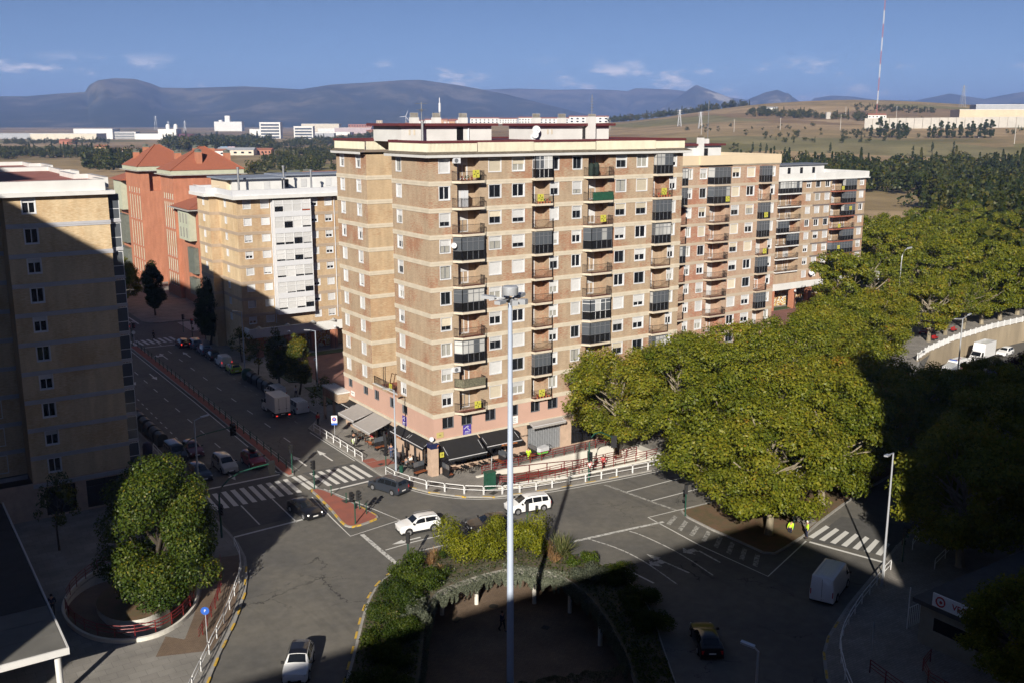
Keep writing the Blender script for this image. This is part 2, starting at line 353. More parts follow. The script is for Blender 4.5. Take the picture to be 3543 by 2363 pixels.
node_mat('net_green', (.012, .085, .045), .8, .4, 6); node_mat('net_camo', (.20, .19, .13), .9, .7, 9)
node_mat('terracotta_pot', (.38, .12, .05), .8); node_mat('plant_green', (.05, .10, .02), .8, .4, 9); node_mat('flower_red', (.42, .05, .03), .8, .4, 9)
node_mat('brass_plate', (.50, .42, .16), .5)
node_mat('band_sand', (.48, .40, .31), 0.85, 0.12, 0.8); node_mat('band_slate', (.16, .135, .125), 0.85, 0.15, 0.8); node_mat('wood_blind', (.36, .07, .02), 0.6, .3, 4)
def graffiti(name, s0):
 m = node_mat(name, (.3, .3, .3), .8); t = m.node_tree; b_ = t.nodes['Principled BSDF']; tc = t.nodes.new('ShaderNodeTexCoord'); n = t.nodes.new('ShaderNodeTexNoise'); n.inputs['Scale'].default_value = 1.3; n.inputs['Detail'].default_value = 2; n.inputs['Distortion'].default_value = 1.8; n.noise_dimensions = '4D'; n.inputs['W'].default_value = s0
 t.links.new(tc.outputs['Object'], n.inputs[0]); r = t.nodes.new('ShaderNodeValToRGB'); r.color_ramp.interpolation = 'CONSTANT'; cols = [(.06, .05, .05), (.35, .06, .03), (.55, .42, .12), (.75, .72, .68), (.04, .08, .12), (.42, .33, .16)]
 while len(r.color_ramp.elements) < 6: r.color_ramp.elements.new(.5)
 for i, c_ in enumerate(cols): r.color_ramp.elements[i].position = .25 + i * .09; r.color_ramp.elements[i].color = (*c_, 1)
 t.links.new(n.outputs[0], r.inputs[0]); t.links.new(r.outputs[0], b_.inputs['Base Color'])
graffiti('graffiti_a', 1.0); graffiti('graffiti_b', 4.2)
node_mat('island_soil', (.13, .10, .065), 0.95, 0.4, 1.2, detail=8, col2=(.06, .06, .03))
node_mat('mast_red', (.38, .13, .12), .7); node_mat('billboard_blue', (.22, .34, .50), .5, .5, .3); node_mat('billboard_pink', (.50, .38, .42), .5, .4, .3)
node_mat('mast_blue', (.40, .46, .57), 0.5, 0.06, 1.5); node_mat('cabinet_green', (.018, .09, .055), 0.5, .35, 4, detail=7); node_mat('bin_green', (.01, .06, .04), .5); node_mat('bin_dark', (.02, .026, .03), .5); node_mat('hi_green', (.12, .50, .08), .5); node_mat('sign_red', (.45, .04, .04), .6)
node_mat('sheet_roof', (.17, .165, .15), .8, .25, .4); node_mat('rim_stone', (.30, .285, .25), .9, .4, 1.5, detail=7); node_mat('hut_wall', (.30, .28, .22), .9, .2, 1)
node_mat('sheet_roof_shaded', (.045, .045, .045), .9, .3, .5)  # near-black pavilion roof tone, shade put into the colour
# ------------------------------------------------------------------ road, pavements, kerbs
def asphalt_mat():
 m = node_mat('asphalt', (.105, .099, .089), 0.85, 0.0, 1); t = m.node_tree; b = t.nodes['Principled BSDF']; b.inputs['Specular IOR Level'].default_value = 0.3
 tc = t.nodes.new('ShaderNodeTexCoord')
 def noise(sc, det, stretch=(1, 1, 1), rough=.6):
  mp = t.nodes.new('ShaderNodeMapping'); mp.inputs['Scale'].default_value = stretch; t.links.new(tc.outputs['Object'], mp.inputs[0])
  n = t.nodes.new('ShaderNodeTexNoise'); n.inputs['Scale'].default_value = sc; n.inputs['Detail'].default_value = det; n.inputs['Roughness'].default_value = rough; t.links.new(mp.outputs[0], n.inputs[0]); return n
 def ramp(n, stops):
  r = t.nodes.new('ShaderNodeValToRGB')
  for e, (p, c) in zip(r.color_ramp.elements, stops): e.position = p; e.color = (c, c, c, 1)
  t.links.new(n.outputs[0], r.inputs[0]); return r
 def mult(a, b_):
  x = t.nodes.new('ShaderNodeMix'); x.data_type = 'RGBA'; x.blend_type = 'MULTIPLY'; x.inputs[0].default_value = 1; t.links.new(a, x.inputs[6]); t.links.new(b_, x.inputs[7]); return x.outputs[2]
 big = t.nodes.new('ShaderNodeValToRGB'); big.color_ramp.elements[0].position = .38; big.color_ramp.elements[1].position = .64
 big.color_ramp.elements[0].color = (.128, .123, .114, 1); big.color_ramp.elements[1].color = (.180, .167, .143, 1); t.links.new(noise(.11, 6).outputs[0], big.inputs[0])
 cur = mult(big.outputs[0], ramp(noise(1.1, 8), [(.3, .82), (.7, 1.08)]).outputs[0])
 cur = mult(cur, ramp(noise(22, 3), [(.3, .86), (.75, 1.1)]).outputs[0])
 cur = mult(cur, ramp(noise(.55, 5, (1, .12, 1)), [(.28, .80), (.42, 1.0)]).outputs[0])       # tyre-polished streaks
 # cracks: edges of warped cells, only where a mask lets them through
 mp = t.nodes.new('ShaderNodeMapping'); t.links.new(tc.outputs['Object'], mp.inputs[0]); wn_ = noise(.9, 4)
 va = t.nodes.new('ShaderNodeVectorMath'); va.operation = 'MULTIPLY_ADD'; va.inputs[1].default_value = (2.2, 2.2, 0); t.links.new(wn_.outputs['Color'], va.inputs[0]); t.links.new(mp.outputs[0], va.inputs[2])
 vo = t.nodes.new('ShaderNodeTexVoronoi'); vo.feature = 'DISTANCE_TO_EDGE'; vo.inputs['Scale'].default_value = .17; t.links.new(va.outputs[0], vo.inputs[0])
 cr = t.nodes.new('ShaderNodeMapRange'); cr.inputs[1].default_value = 0.0; cr.inputs[2].default_value = .008; cr.inputs[3].default_value = 1; cr.inputs[4].default_value = 0; t.links.new(vo.outputs[0], cr.inputs[0])
 mk = t.nodes.new('ShaderNodeMapRange'); mk.inputs[1].default_value = .5; mk.inputs[2].default_value = .62; t.links.new(noise(.13, 3).outputs[0], mk.inputs[0])
 mm = t.nodes.new('ShaderNodeMath'); mm.operation = 'MULTIPLY'; t.links.new(cr.outputs[0], mm.inputs[0]); t.links.new(mk.outputs[0], mm.inputs[1])
 fx = t.nodes.new('ShaderNodeMix'); fx.data_type = 'RGBA'; t.links.new(mm.outputs[0], fx.inputs[0]); t.links.new(cur, fx.inputs[6]); fx.inputs[7].default_value = (.03, .029, .027, 1)
 t.links.new(fx.outputs[2], b.inputs['Base Color'])
 bp = t.nodes.new('ShaderNodeBump'); bp.inputs['Strength'].default_value = .25; bp.inputs['Distance'].default_value = .01; t.links.new(noise(40, 2).outputs[0], bp.inputs['Height']); t.links.new(bp.outputs[0], b.inputs['Normal'])
asphalt_mat()
def paving_mat(name, c1, c2, grout, w, h, rot=0.0, offset_=0.5):
 m = node_mat(name, c1, 0.85); t = m.node_tree; b = t.nodes['Principled BSDF']; tc = t.nodes.new('ShaderNodeTexCoord'); mp = t.nodes.new('ShaderNodeMapping'); mp.inputs['Rotation'].default_value = (0, 0, rot)
 t.links.new(tc.outputs['Object'], mp.inputs[0]); br = t.nodes.new('ShaderNodeTexBrick'); br.offset = offset_; br.inputs['Scale'].default_value = 1; br.inputs['Brick Width'].default_value = w; br.inputs['Row Height'].default_value = h
 br.inputs['Mortar Size'].default_value = .012; br.inputs['Color1'].default_value = (*c1, 1); br.inputs['Color2'].default_value = (*c2, 1); br.inputs['Mortar'].default_value = (*grout, 1); t.links.new(mp.outputs[0], br.inputs[0])
 n = t.nodes.new('ShaderNodeTexNoise'); n.inputs['Scale'].default_value = .45; n.inputs['Detail'].default_value = 8; t.links.new(tc.outputs['Object'], n.inputs[0])
 r = t.nodes.new('ShaderNodeMapRange'); r.inputs[1].default_value = .3; r.inputs[2].default_value = .7; r.inputs[3].default_value = .76; r.inputs[4].default_value = 1.12; t.links.new(n.outputs[0], r.inputs[0])
 x = t.nodes.new('ShaderNodeMix'); x.data_type = 'RGBA'; x.blend_type = 'MULTIPLY'; x.inputs[0].default_value = 1; t.links.new(br.outputs[0], x.inputs[6]); t.links.new(r.outputs[0], x.inputs[7]); t.links.new(x.outputs[2], b.inputs['Base Color'])
 bp = t.nodes.new('ShaderNodeBump'); bp.inputs['Strength'].default_value = .4; bp.inputs['Distance'].default_value = .008; bp.invert = True; t.links.new(br.outputs['Fac'], bp.inputs['Height']); t.links.new(bp.outputs[0], b.inputs['Normal'])
paving_mat('paving', (.31, .285, .255), (.25, .23, .205), (.15, .14, .125), .42, .21)
paving_mat('paving_pink', (.26, .115, .085), (.22, .095, .075), (.15, .09, .07), .4, .2)
paving_mat('paving_brown', (.22, .155, .105), (.175, .12, .082), (.10, .075, .055), .26, .12)
paving_mat('paving_slab', (.27, .255, .23), (.23, .215, .195), (.14, .13, .12), 1.2, .8)
node_mat('kerb_stone', (.36, .345, .32), 0.85, 0.25, 2.5, detail=6)
node_mat('red_asphalt', (.34, .105, .07), 0.9, 0.3, 0.9, detail=7, col2=(.27, .095, .07))
node_mat('road_paint', (.68, .67, .64), 0.75, 0.0, 1)
def worn_paint(name, lo, hi, col=(.66, .65, .62)):
 m = node_mat(name, col, 0.75); t = m.node_tree; b = t.nodes['Principled BSDF']; tc = t.nodes.new('ShaderNodeTexCoord'); n = t.nodes.new('ShaderNodeTexNoise'); n.inputs['Scale'].default_value = 3.0; n.inputs['Detail'].default_value = 9; n.inputs['Roughness'].default_value = .7
 t.links.new(tc.outputs['Object'], n.inputs[0]); r = t.nodes.new('ShaderNodeValToRGB'); r.color_ramp.elements[0].position = lo; r.color_ramp.elements[1].position = hi; r.color_ramp.elements[0].color = (.13, .125, .115, 1); r.color_ramp.elements[1].color = (*col, 1)
 t.links.new(n.outputs[0], r.inputs[0]); t.links.new(r.outputs[0], b.inputs['Base Color'])
worn_paint('paint_good', .22, .34); worn_paint('paint_worn', .38, .5, (.58, .57, .54)); worn_paint('paint_thin', .42, .56, (.42, .41, .38))
worn_paint('paint_yellow', .36, .48, (.60, .38, .05))

KZ = 0.13
KERB_MB = [(-1.6, 86), (-1.6, 29), (-2.4, 27.4), (-5.0, 24.2), (-5.0, 3.2), (-4.9, 1.0), (-4.2, -1.7), (-3.0, -4.5), (-0.9, -7.3), (1.7, -9.2), (4.7, -10.1), (8.5, -10.9), (12.6, -11.4), (19.0, -12.1), (34, -13.2), (60, -11.0), (80, -4.5), (99.8, 6.9), (111.1, 9.1), (126.6, 11.2), (140.2, 11.8), (258, 14)]
P_MB = KERB_MB + [(258, 84), (20, 84.5), (1.5, 86)]
KERB_L = [(-23.4, 92), (-23.4, 10), (-23.9, 8.6), (-24.3, 3.0), (-24.2, -3.0), (-24.3, -6.0), (-24.8, -9.5), (-26.0, -13.4), (-27.3, -16.5), (-29.4, -20.5), (-32.0, -24.7), (-34.2, -28.6), (-40, -38), (-52, -58)]
P_L = KERB_L + [(-60, -70), (-148, -70), (-148, 92)]
KERB_R = [(-20, -78), (-8, -64), (0.6, -54.5), (2.6, -51.8), (5.0, -49.6), (7.2, -48.2), (9.8, -47.0), (13.0, -45.6), (16.2, -44.4), (19.7, -43.1), (22.6, -42.0), (26.0, -40.7), (34, -38.2), (60, -31), (95, -20), (258, -12)]
P_R = KERB_R + [(258, -108), (-148, -108), (-148, -80), (-60, -80)]
GI = [(15.6, -22.9), (14.9, -24.5), (14.7, -28.0), (14.8, -31.6), (14.8, -34.6), (15.6, -35.4), (17.5, -35.0), (20.8, -34.2), (24.5, -32.9), (30.4, -31.1), (34.3, -30.0), (60, -24.5), (86, -17), (80, -17), (50, -21.5), (30, -23.4), (18.8, -23.0)]
RBP = [(-4.6, 220), (-4.6, 128), (-4.9, 109), (-4.0, 107), (-2.4, 105.9), (258, 105.9), (258, 220)]
P_LF = [(-23.4, 228), (-23.4, 108), (-148, 108), (-148, 228)]
PIT = [(5.2, -3.3), (24.5, -2.7), (25.5, -6.6), (24.2, -9.4), (9.6, -8.9), (5.4, -8.1), (3.8, -7.4), (5.2, -6.2)]
ISL = smooth_loop([(-8.2, -18.5), (-4.2, -19.8), (-1.1, -22.9), (0.8, -26.8), (1.2, -30.8), (0.2, -34.8), (-2.0, -38.9), (-4.2, -42.2), (-9, -50), (-15, -57), (-23, -60), (-31, -57.5), (-35, -50.5), (-33, -43.5), (-28.5, -37.2), (-25.6, -32.9), (-23.0, -28.8), (-20.9, -25.4), (-19.0, -22.7), (-17.2, -20.8), (-15.4, -19.6), (-12.9, -18.4)], 2)
HOLE = smooth_loop([(-10.6, -24.9), (-7.5, -24.9), (-4.7, -26.1), (-3.5, -29.4), (-4.4, -34.5), (-7.2, -41.5), (-12.0, -49.5), (-18, -54), (-25, -54.5), (-29.5, -51), (-28.5, -45.5), (-25.2, -41.2), (-21.9, -36.8), (-18.1, -30.6), (-15.8, -26.8), (-13.9, -25.3)], 2)
RING = smooth_loop([(-40.3, -10.6), (-40.5, -13.6), (-39.7, -16.8), (-38.3, -18.7), (-36.6, -19.6), (-34.9, -19.6), (-33.3, -18.7), (-31.7, -16.9), (-30.6, -14.4), (-29.9, -11.5), (-30.2, -8.4), (-31.8, -6.0), (-34.2, -4.8), (-36.6, -5.4), (-38.8, -7.6)], 2)
UNDER = [(50, -11.6), (80, -5.5), (99.5, 5.6), (111.0, 8.4), (126.6, 10.6), (140.2, 11.2), (256, 13.2), (256, -4), (140, -6), (100, -10), (60, -17.5)]

b = MB(); b.sheet([(-150, -110), (260, -110), (260, 230), (-150, 230)], [ISL, PIT, RING, UNDER], 0.0)
road = struct(b.build('road', 'asphalt'))
# the avenue dips into its underpass cutting
b = MB()
pts = [(50, -14.5), (70, -11.5), (90, -4.5), (110, 0.5), (140, 2.8), (256, 4.6)]; wd = [4, 5.5, 8.5, 9.5, 9.6, 9.6]; zs_ = [0, -1.4, -2.9, -3.5, -3.6, -3.6]
for i in range(len(pts) - 1):
 p, q = pts[i], pts[i + 1]; b.face([(p[0], p[1] - wd[i], zs_[i]), (q[0], q[1] - wd[i + 1], zs_[i + 1]), (q[0], q[1] + wd[i + 1], zs_[i + 1]), (p[0], p[1] + wd[i], zs_[i])])
b.build('underpass_roadway', 'asphalt', road)

def pavement(name, poly, mat, holes=(), kerb=None, zt=KZ):
 b = MB(); b.sheet(poly, holes, zt); 
 for L in [poly] + list(holes): b.wallring(L, -0.02, zt)
 o = struct(b.build(name, mat))
 if kerb:
  k = MB()
  inn = offset(kerb, KERBSIDE * 0.22, False); out_ = offset(kerb, -KERBSIDE * 0.02, False)
  for i in range(len(kerb) - 1):
   k.face([(*out_[i], zt + .006), (*out_[i + 1], zt + .006), (*inn[i + 1], zt + .006), (*inn[i], zt + .006)]); k.face([(*out_[i], 0), (*out_[i + 1], 0), (*out_[i + 1], zt + .006), (*out_[i], zt + .006)])
  k.build('kerb', 'kerb_stone', o)
 return o
KERBSIDE = 1
KERBSIDE = 1; pav_mb = pavement('pavement', P_MB, 'paving', [PIT], KERB_MB)
KERBSIDE = -1; pav_l = pavement('pavement_corner_plaza', P_L, 'paving_slab', [RING], KERB_L)
KERBSIDE = 1; pav_r = pavement('pavement_avenue_side', P_R, 'paving', [], KERB_R)
pavement('pavement_side_street', RBP, 'paving_slab'); pavement('pavement_far_corner', P_LF, 'paving_slab')
gi = pavement('grass_verge', GI, 'soil', [], None, 0.14)
k = MB(); ribbon(k, offset(GI, 0.09), 0.2, 0.152, closed=True); k.wallring(offset(GI, -0.01), 0, 0.152); k.build('kerb', 'kerb_stone', gi)
b = MB(); b.slab([(22.6, -33.2), (24.6, -32.6), (26.8, -27.5), (27.2, -23.6), (24.4, -23.5), (23.6, -28.8)], 0.0, 0.148); struct(b.build('path', 'paving'))
# red brick square between the blocks and its lawns
b = MB(); b.sheet([(3.4, 26), (34, 26), (34, 64.5), (5.5, 64.5), (5.5, 47)], [], KZ + .004); b.build('brick_square', 'paving_pink', pav_mb)
b = MB(); b.slab([(1.6, 47.5), (4.6, 46), (6.3, 50), (5.2, 57.5), (2.2, 58.5)], KZ, KZ + .1); b.build('lawn', 'lawn', pav_mb)
b = MB(); b.slab([(2.0, 33), (5.2, 31.4), (7.0, 36), (5.8, 42.5), (2.4, 43.5)], KZ, KZ + .1); b.build('lawn', 'lawn', pav_mb)
b = MB(); b.slab([(6.5, 62.2), (34, 62.4), (34, 64.4), (6.5, 64.4)], KZ, KZ + .1); b.build('lawn', 'lawn', pav_mb)
b = MB(); b.slab([(100, 47.6), (150, 47.6), (150, 49.6), (100, 49.6)], KZ, KZ + .12); b.build('lawn', 'lawn', pav_mb)
b = MB(); b.sheet([(84, 36), (150, 36), (150, 47.4), (84, 47.4)], [], KZ + .004); b.build('brick_terrace', 'paving_pink', pav_mb)
for (x0, x1, y0, y1) in ((-5.0 + .25, -1.8, 5.9, 7.8), (-4.7, -3.2, 7.9, 9.0)):
 b = MB(); b.sheet([(x0, y0), (x1, y0), (x1, y1), (x0, y1)], [], KZ + .005); b.build('tactile_paving', 'red_asphalt', pav_mb)
# darker repaired strips on the carriageway
node_mat('asphalt_patch', (.105, .102, .097), 0.9, 0.25, 1.5, detail=6)
for P in ([(-24.0, -3.0), (-14.6, -2.6), (-14.3, 9.8), (-23.3, 9.6)], [(-10.8, 1.8), (-5.2, 2.2), (-5.2, 9.2), (-12.0, 9.0)], [(20.6, -35.1), (28, -32.8), (32, -38.6), (24.0, -41.6)]):
 b = MB(); b.sheet(P, [], 0.003); b.build('asphalt_patch', 'asphalt_patch', road)
# central reservation and traffic island, red surfaced
MED = [(-12.5, 86.5), (-11.0, 86.5), (-11.6, 45), (-12.2, 20), (-12.5, 10.2), (-13.0, 8.9), (-13.7, 8.8), (-13.9, 10.4), (-13.5, 20), (-13.0, 45)]
TRI = smooth_loop([(-12.6, 3.5), (-11.9, 2.0), (-11.0, -3.2), (-10.5, -7.0), (-10.7, -7.8), (-12.6, -8.4), (-14.0, -8.4), (-14.4, -7.4), (-13.8, -3.0), (-13.4, 1.5), (-13.4, 3.4)], 1)
for nm, L in (('median_strip', MED), ('traffic_island', TRI)):
 b = MB(); b.slab(L, -0.02, 0.15, mi=0, mside=1); o = struct(b.build(nm, ['red_asphalt', 'kerb_stone']))
 k = MB(); ribbon(k, offset(L, -0.10 if nm == 'median_strip' else -0.10), 0.2, 0.154, closed=True); k.build('kerb', 'kerb_stone', o)
# ------------------------------------------------------------------ painted markings (each stroke its own piece)
ZP = 0.008
def mark(name, poly, mat='paint_good'):
 b = MB(); b.sheet(poly, [], ZP); return b.build(name, mat, road)
def line(name, pts, w, mat='paint_good'):
 b = MB(); ribbon(b, pts, w, ZP); return b.build(name, mat, road)
for i in range(10):
 x = -23.4 + i * 0.98; mark('crossing_stripe', [(x - .15, 3.5), (x + .36, 3.4), (x + .55, 8.2), (x + .03, 8.2)])
for i in range(6):
 x = -11.2 + i * 0.98; mark('crossing_stripe', [(x, 3.6), (x + .5, 3.6), (x + .36, 8.5), (x - .14, 8.5)])
for i in range(2):
 x = -13.35 + i * .7; mark('crossing_stripe', [(x, 3.7), (x + .45, 3.7), (x + .35, 8.5), (x - .1, 8.5)])
for i in range(8):
 t = i / 7.0; x0, y0, x1, y1 = 21.35 + t * 2.35, -34.6 - t * 7.0, 24.8 + t * 1.7, -33.7 - t * 6.7
 mark('crossing_stripe', [(x0, y0 - .28), (x1, y1 - .28), (x1 + .1, y1 + .26), (x0 - .1, y0 + .26)])
line('stop_line', [(20.4, -35.2), (22.4, -42.0)], .32)
line('stop_line', [(-23.6, 9.85), (-14.2, 10.05)], .34); line('stop_line', [(-11.8, 2.2), (-5.6, 2.6)], .34)
line('stop_line', [(-24.1, -4.2), (-17.6, -3.75), (-14.6, -3.45)], .30); line('lane_line', [(-20.9, 3.3), (-21.05, -2.6)], .14); line('lane_line', [(-17.55, 3.4), (-17.8, -4.0)], .14)
line('outline_line', [(-11.9, 3.0), (-9.9, -5.6), (-9.1, -9.2), (-14.85, -10.1), (-14.5, -5.0), (-13.9, 1.5)], .13)
line('stop_line', [(-13.75, -10.3), (-13.9, -14.2), (-14.0, -18.3)], .42, 'paint_worn')
line('lane_line', [(-13.5, -14.8), (-10.5, -14.6), (-7.6, -14.7)], .15); line('lane_line', [(-11.0, -16.7), (-9, -16.8), (-7.1, -17.1)], .22, 'paint_worn'); line('lane_line', [(-5.5, -17.5), (-3.2, -18.2), (-1.5, -19.0)], .22, 'paint_worn')
line('edge_line', smooth_loop([(-4.95, 2.2), (-4.7, -1.2), (-3.5, -4.6), (-1.3, -7.6), (1.6, -9.6), (4.8, -10.6), (8.6, -11.4), (12.8, -11.9), (19, -12.6), (40, -13.7)], 2, False), .14)
line('edge_line', [(-5.3, 22.8), (-5.25, 9.6)], .12)
line('stop_line', [(14.0, -12.7), (15.4, -22.5)], .36, 'paint_thin'); line('stop_line', [(-0.6, -22.6), (2.6, -22.9), (8.2, -23.5), (12.3, -24.0)], .36, 'paint_worn')
line('lane_line', [(14.6, -15.7), (40, -15.8)], .15); line('lane_line', [(15.0, -19.1), (40, -19.6)], .15)
line('outline_line', [(40, -23.6), (18.8, -22.75), (11.8, -22.3), (11.3, -30), (11.6, -38.1), (20.3, -34.9)], .15, 'paint_good')
for i in range(8):
 v0 = -23.6 - i * 1.55; mark('hatch_stripe', [(12.2, v0 - .9 - i * .06), (14.3, v0 + .3), (14.3, v0 - .25), (12.2, v0 - 1.45 - i * .06)], 'paint_thin')
line('lane_line', smooth_loop([(3.6, -23.2), (4.6, -26.3), (4.75, -29.9), (4.0, -34.9)], 2, False), .14, 'paint_worn'); line('lane_line', smooth_loop([(8.0, -23.9), (8.4, -25.2), (8.6, -30.2), (7.8, -35.3)], 2, False), .14, 'paint_worn')
def arrow(x, y, rz, L=4.6, kind='s', mat='paint_good', sc=1.0):
 c, s_ = math.cos(rz), math.sin(rz); P = lambda a, d: (x + (a * c - d * s_) * sc, y + (a * s_ + d * c) * sc)
 b = MB(); b.sheet([P(-.1, 0), P(.1, 0), P(.1, L * .6), P(-.1, L * .6)], [], ZP)
 if kind in 's': b.sheet([P(-.42, L * .6), P(.42, L * .6), P(0, L)], [], ZP)
 else:
  b.sheet([P(-.1, L * .6 - .1), P(-.8, L * .62), P(-.8, L * .76), P(-.1, L * .74)], [], ZP + .001); b.sheet([P(-.8, L * .5), P(-1.5, L * .69), P(-.8, L * .88)], [], ZP)
  if kind == 'd': b.sheet([P(-.1, L * .6), P(.1, L * .6), P(.1, L * .85), P(-.1, L * .85)], [], ZP + .0015); b.sheet([P(-.42, L * .8), P(.42, L * .8), P(0, L * 1.1)], [], ZP + .002)
 b.build('arrow_marking', mat, road)
arrow(-7.4, 11.0, 0); arrow(-10.6, 11.0, 0); arrow(-9.3, 74, 0, kind='d'); arrow(-5.7, 73.4, 0, kind='s'); arrow(-14.4, 65.5, math.pi); arrow(-17.9, 64, math.pi)
arrow(-18.9, 14.6, math.pi, 3.6); arrow(-22.4, 14.8, math.pi, 3.6)
arrow(2.5, -33.6, 0.06, 4.8, 'l'); arrow(6.4, -33.8, 0.1, 4.6, 'd', 'paint_worn'); arrow(10.2, -33.8, -.06, 4.8, 'l', 'paint_worn'); arrow(-9.4, -14.0, math.pi / 2, 3.0, 's')
for i in range(10): v = 21.5 + i * 7.2; line('lane_dash', [(-8.9 + (v - 21) * .023, v - 1.1), (-8.9 + (v - 21) * .023, v + 1.1)], .13)
for i in range(9): v = 18.0 + i * 6.1; line('lane_dash', [(-16.8 + (v - 21) * .016, v - 1.1), (-16.8 + (v - 21) * .016, v + 1.1)], .13)
for i in range(16): v = 22 + i * 2.6; line('parking_dash', [(-20.25 + (v - 22) * .02, v - .5), (-20.25 + (v - 22) * .02, v + .5)], .12)
for i in range(20): v = 28 + i * 2.7; line('parking_dash', [(-5.1 + (v - 28) * .028, v - .5), (-5.1 + (v - 28) * .028, v + .5)], .1, 'paint_thin')
line('edge_line', [(-13.5, 9.5), (-14.2, 11), (-13.85, 20), (-13.35, 45), (-12.9, 86)], .13); line('edge_line', [(-11.9, 10), (-11.85, 20), (-11.3, 45), (-10.7, 84)], .1, 'paint_thin')
line('stop_line', [(-10.5, 85.0), (-3.2, 84.4)], .34)
for i in range(8): x = -11.3 + i * 1.0; mark('crossing_stripe', [(x, 87.4), (x + .5, 87.3), (x + .35, 91.6), (x - .15, 91.8)])
for i in range(9): v = 95.0 + i * 1.15; mark('crossing_stripe', [(0.8, v), (5.2, v - .5), (5.2, v), (.8, v + .5)])
for w_, x, y in (('BUS', -3.6, 110.0), ('BUS', -3.6, 122)):
 o = lettering(w_, 2.2, 'paint_good', road, (x - 4.0, y, ZP + .004), (0, 0, 0))
line('edge_line', [(-5.9, 107.5), (-5.9, 150)], .3)
line('edge_line', offset(ISL, -.28)[30:88] , .17, 'paint_good')
# yellow kerb dashes
def kerb_dashes(path, start, step, ln, side, z, par, every=1):
 acc = 0.0; nxt = start; cnt = 0
 for i in range(len(path) - 1):
  p, q = Vector(path[i]), Vector(path[i + 1]); L = (q - p).length
  while acc + L > nxt:
   t = (nxt - acc) / L; c = p.lerp(q, t); d = (q - p).normalized(); n = Vector((-d.y, d.x)) * side
   b = MB(); a0 = c - d * ln / 2; a1 = c + d * ln / 2
   P = [a0 - n * .005, a1 - n * .005, a1 + n * .17, a0 + n * .17]
   b.face([(*x, z) for x in (P if side > 0 else reversed(P))]); b.face([(P[0].x, P[0].y, 0.01), (P[1].x, P[1].y, 0.01), (P[1].x, P[1].y, z), (P[0].x, P[0].y, z)])
   b.build('kerb_dash', 'paint_yellow', par); nxt += step
  acc += L
kerb_dashes([(-4.9, 1.0), (-4.2, -1.7), (-3.0, -4.5), (-0.9, -7.3), (1.7, -9.2), (4.7, -10.1), (8.5, -10.9), (12.6, -11.4), (19.0, -12.1)], 3.2, 3.0, 1.3, 1, KZ + .012, pav_mb)
kerb_dashes(TRI[4:], 0.4, 2.0, 1.0, -1, .16, road); kerb_dashes([(-25.2, -11), (-27.3, -16.6), (-29.4, -20.6), (-32.0, -24.8), (-34.2, -28.7)], 1, 2.6, 1.2, -1, KZ + .012, pav_l)
kerb_dashes(ISL[52:88], 0.5, 2.2, 1.1, 1, .165, road); kerb_dashes([(9.8, -47.0), (7.2, -48.2), (5, -49.6), (2.6, -51.8)], .5, 2.6, 1.2, -1, KZ + .012, pav_r)
# manhole covers and drain grates set flush
def cover(x, y, z, w, d, rz=0, rnd_=False, par=None):
 b = MB()
 if rnd_: b.lathe((0, 0, 0), [(w, 0), (w, .012), (w * .8, .012), (w * .8, .006)], 20)
 else: b.box(-w, w, -d, d, 0, .012); b.box(-w * .82, w * .82, -d * .82, d * .82, .012, .016)
 b.build('manhole_cover', 'iron_cover', par or road, (x, y, z), rz)
node_mat('iron_cover', (.055, .05, .045), .7, .3, 6)
for x, y, w_, d_ in ((-1.4, -2.6, .55, .4), (-2.2, -4.4, .4, .3), (-3.2, 12.2, .4, .3), (-2.6, 14.0, .5, .35), (4.0, -1.6, .4, .3), (2.4, -8.4, .45, .3), (-2.0, 18.2, .5, .4), (-3.4, 6.5, .35, .25)): cover(x, y, KZ + .004, w_, d_, .4, par=pav_mb)
cover(-11.6, -1.9, .152, .3, .45, .1); cover(9.5, -11.0, 0.02, .3, .12); cover(-4.6, -18.3, .012, .4, .4, rnd_=True)
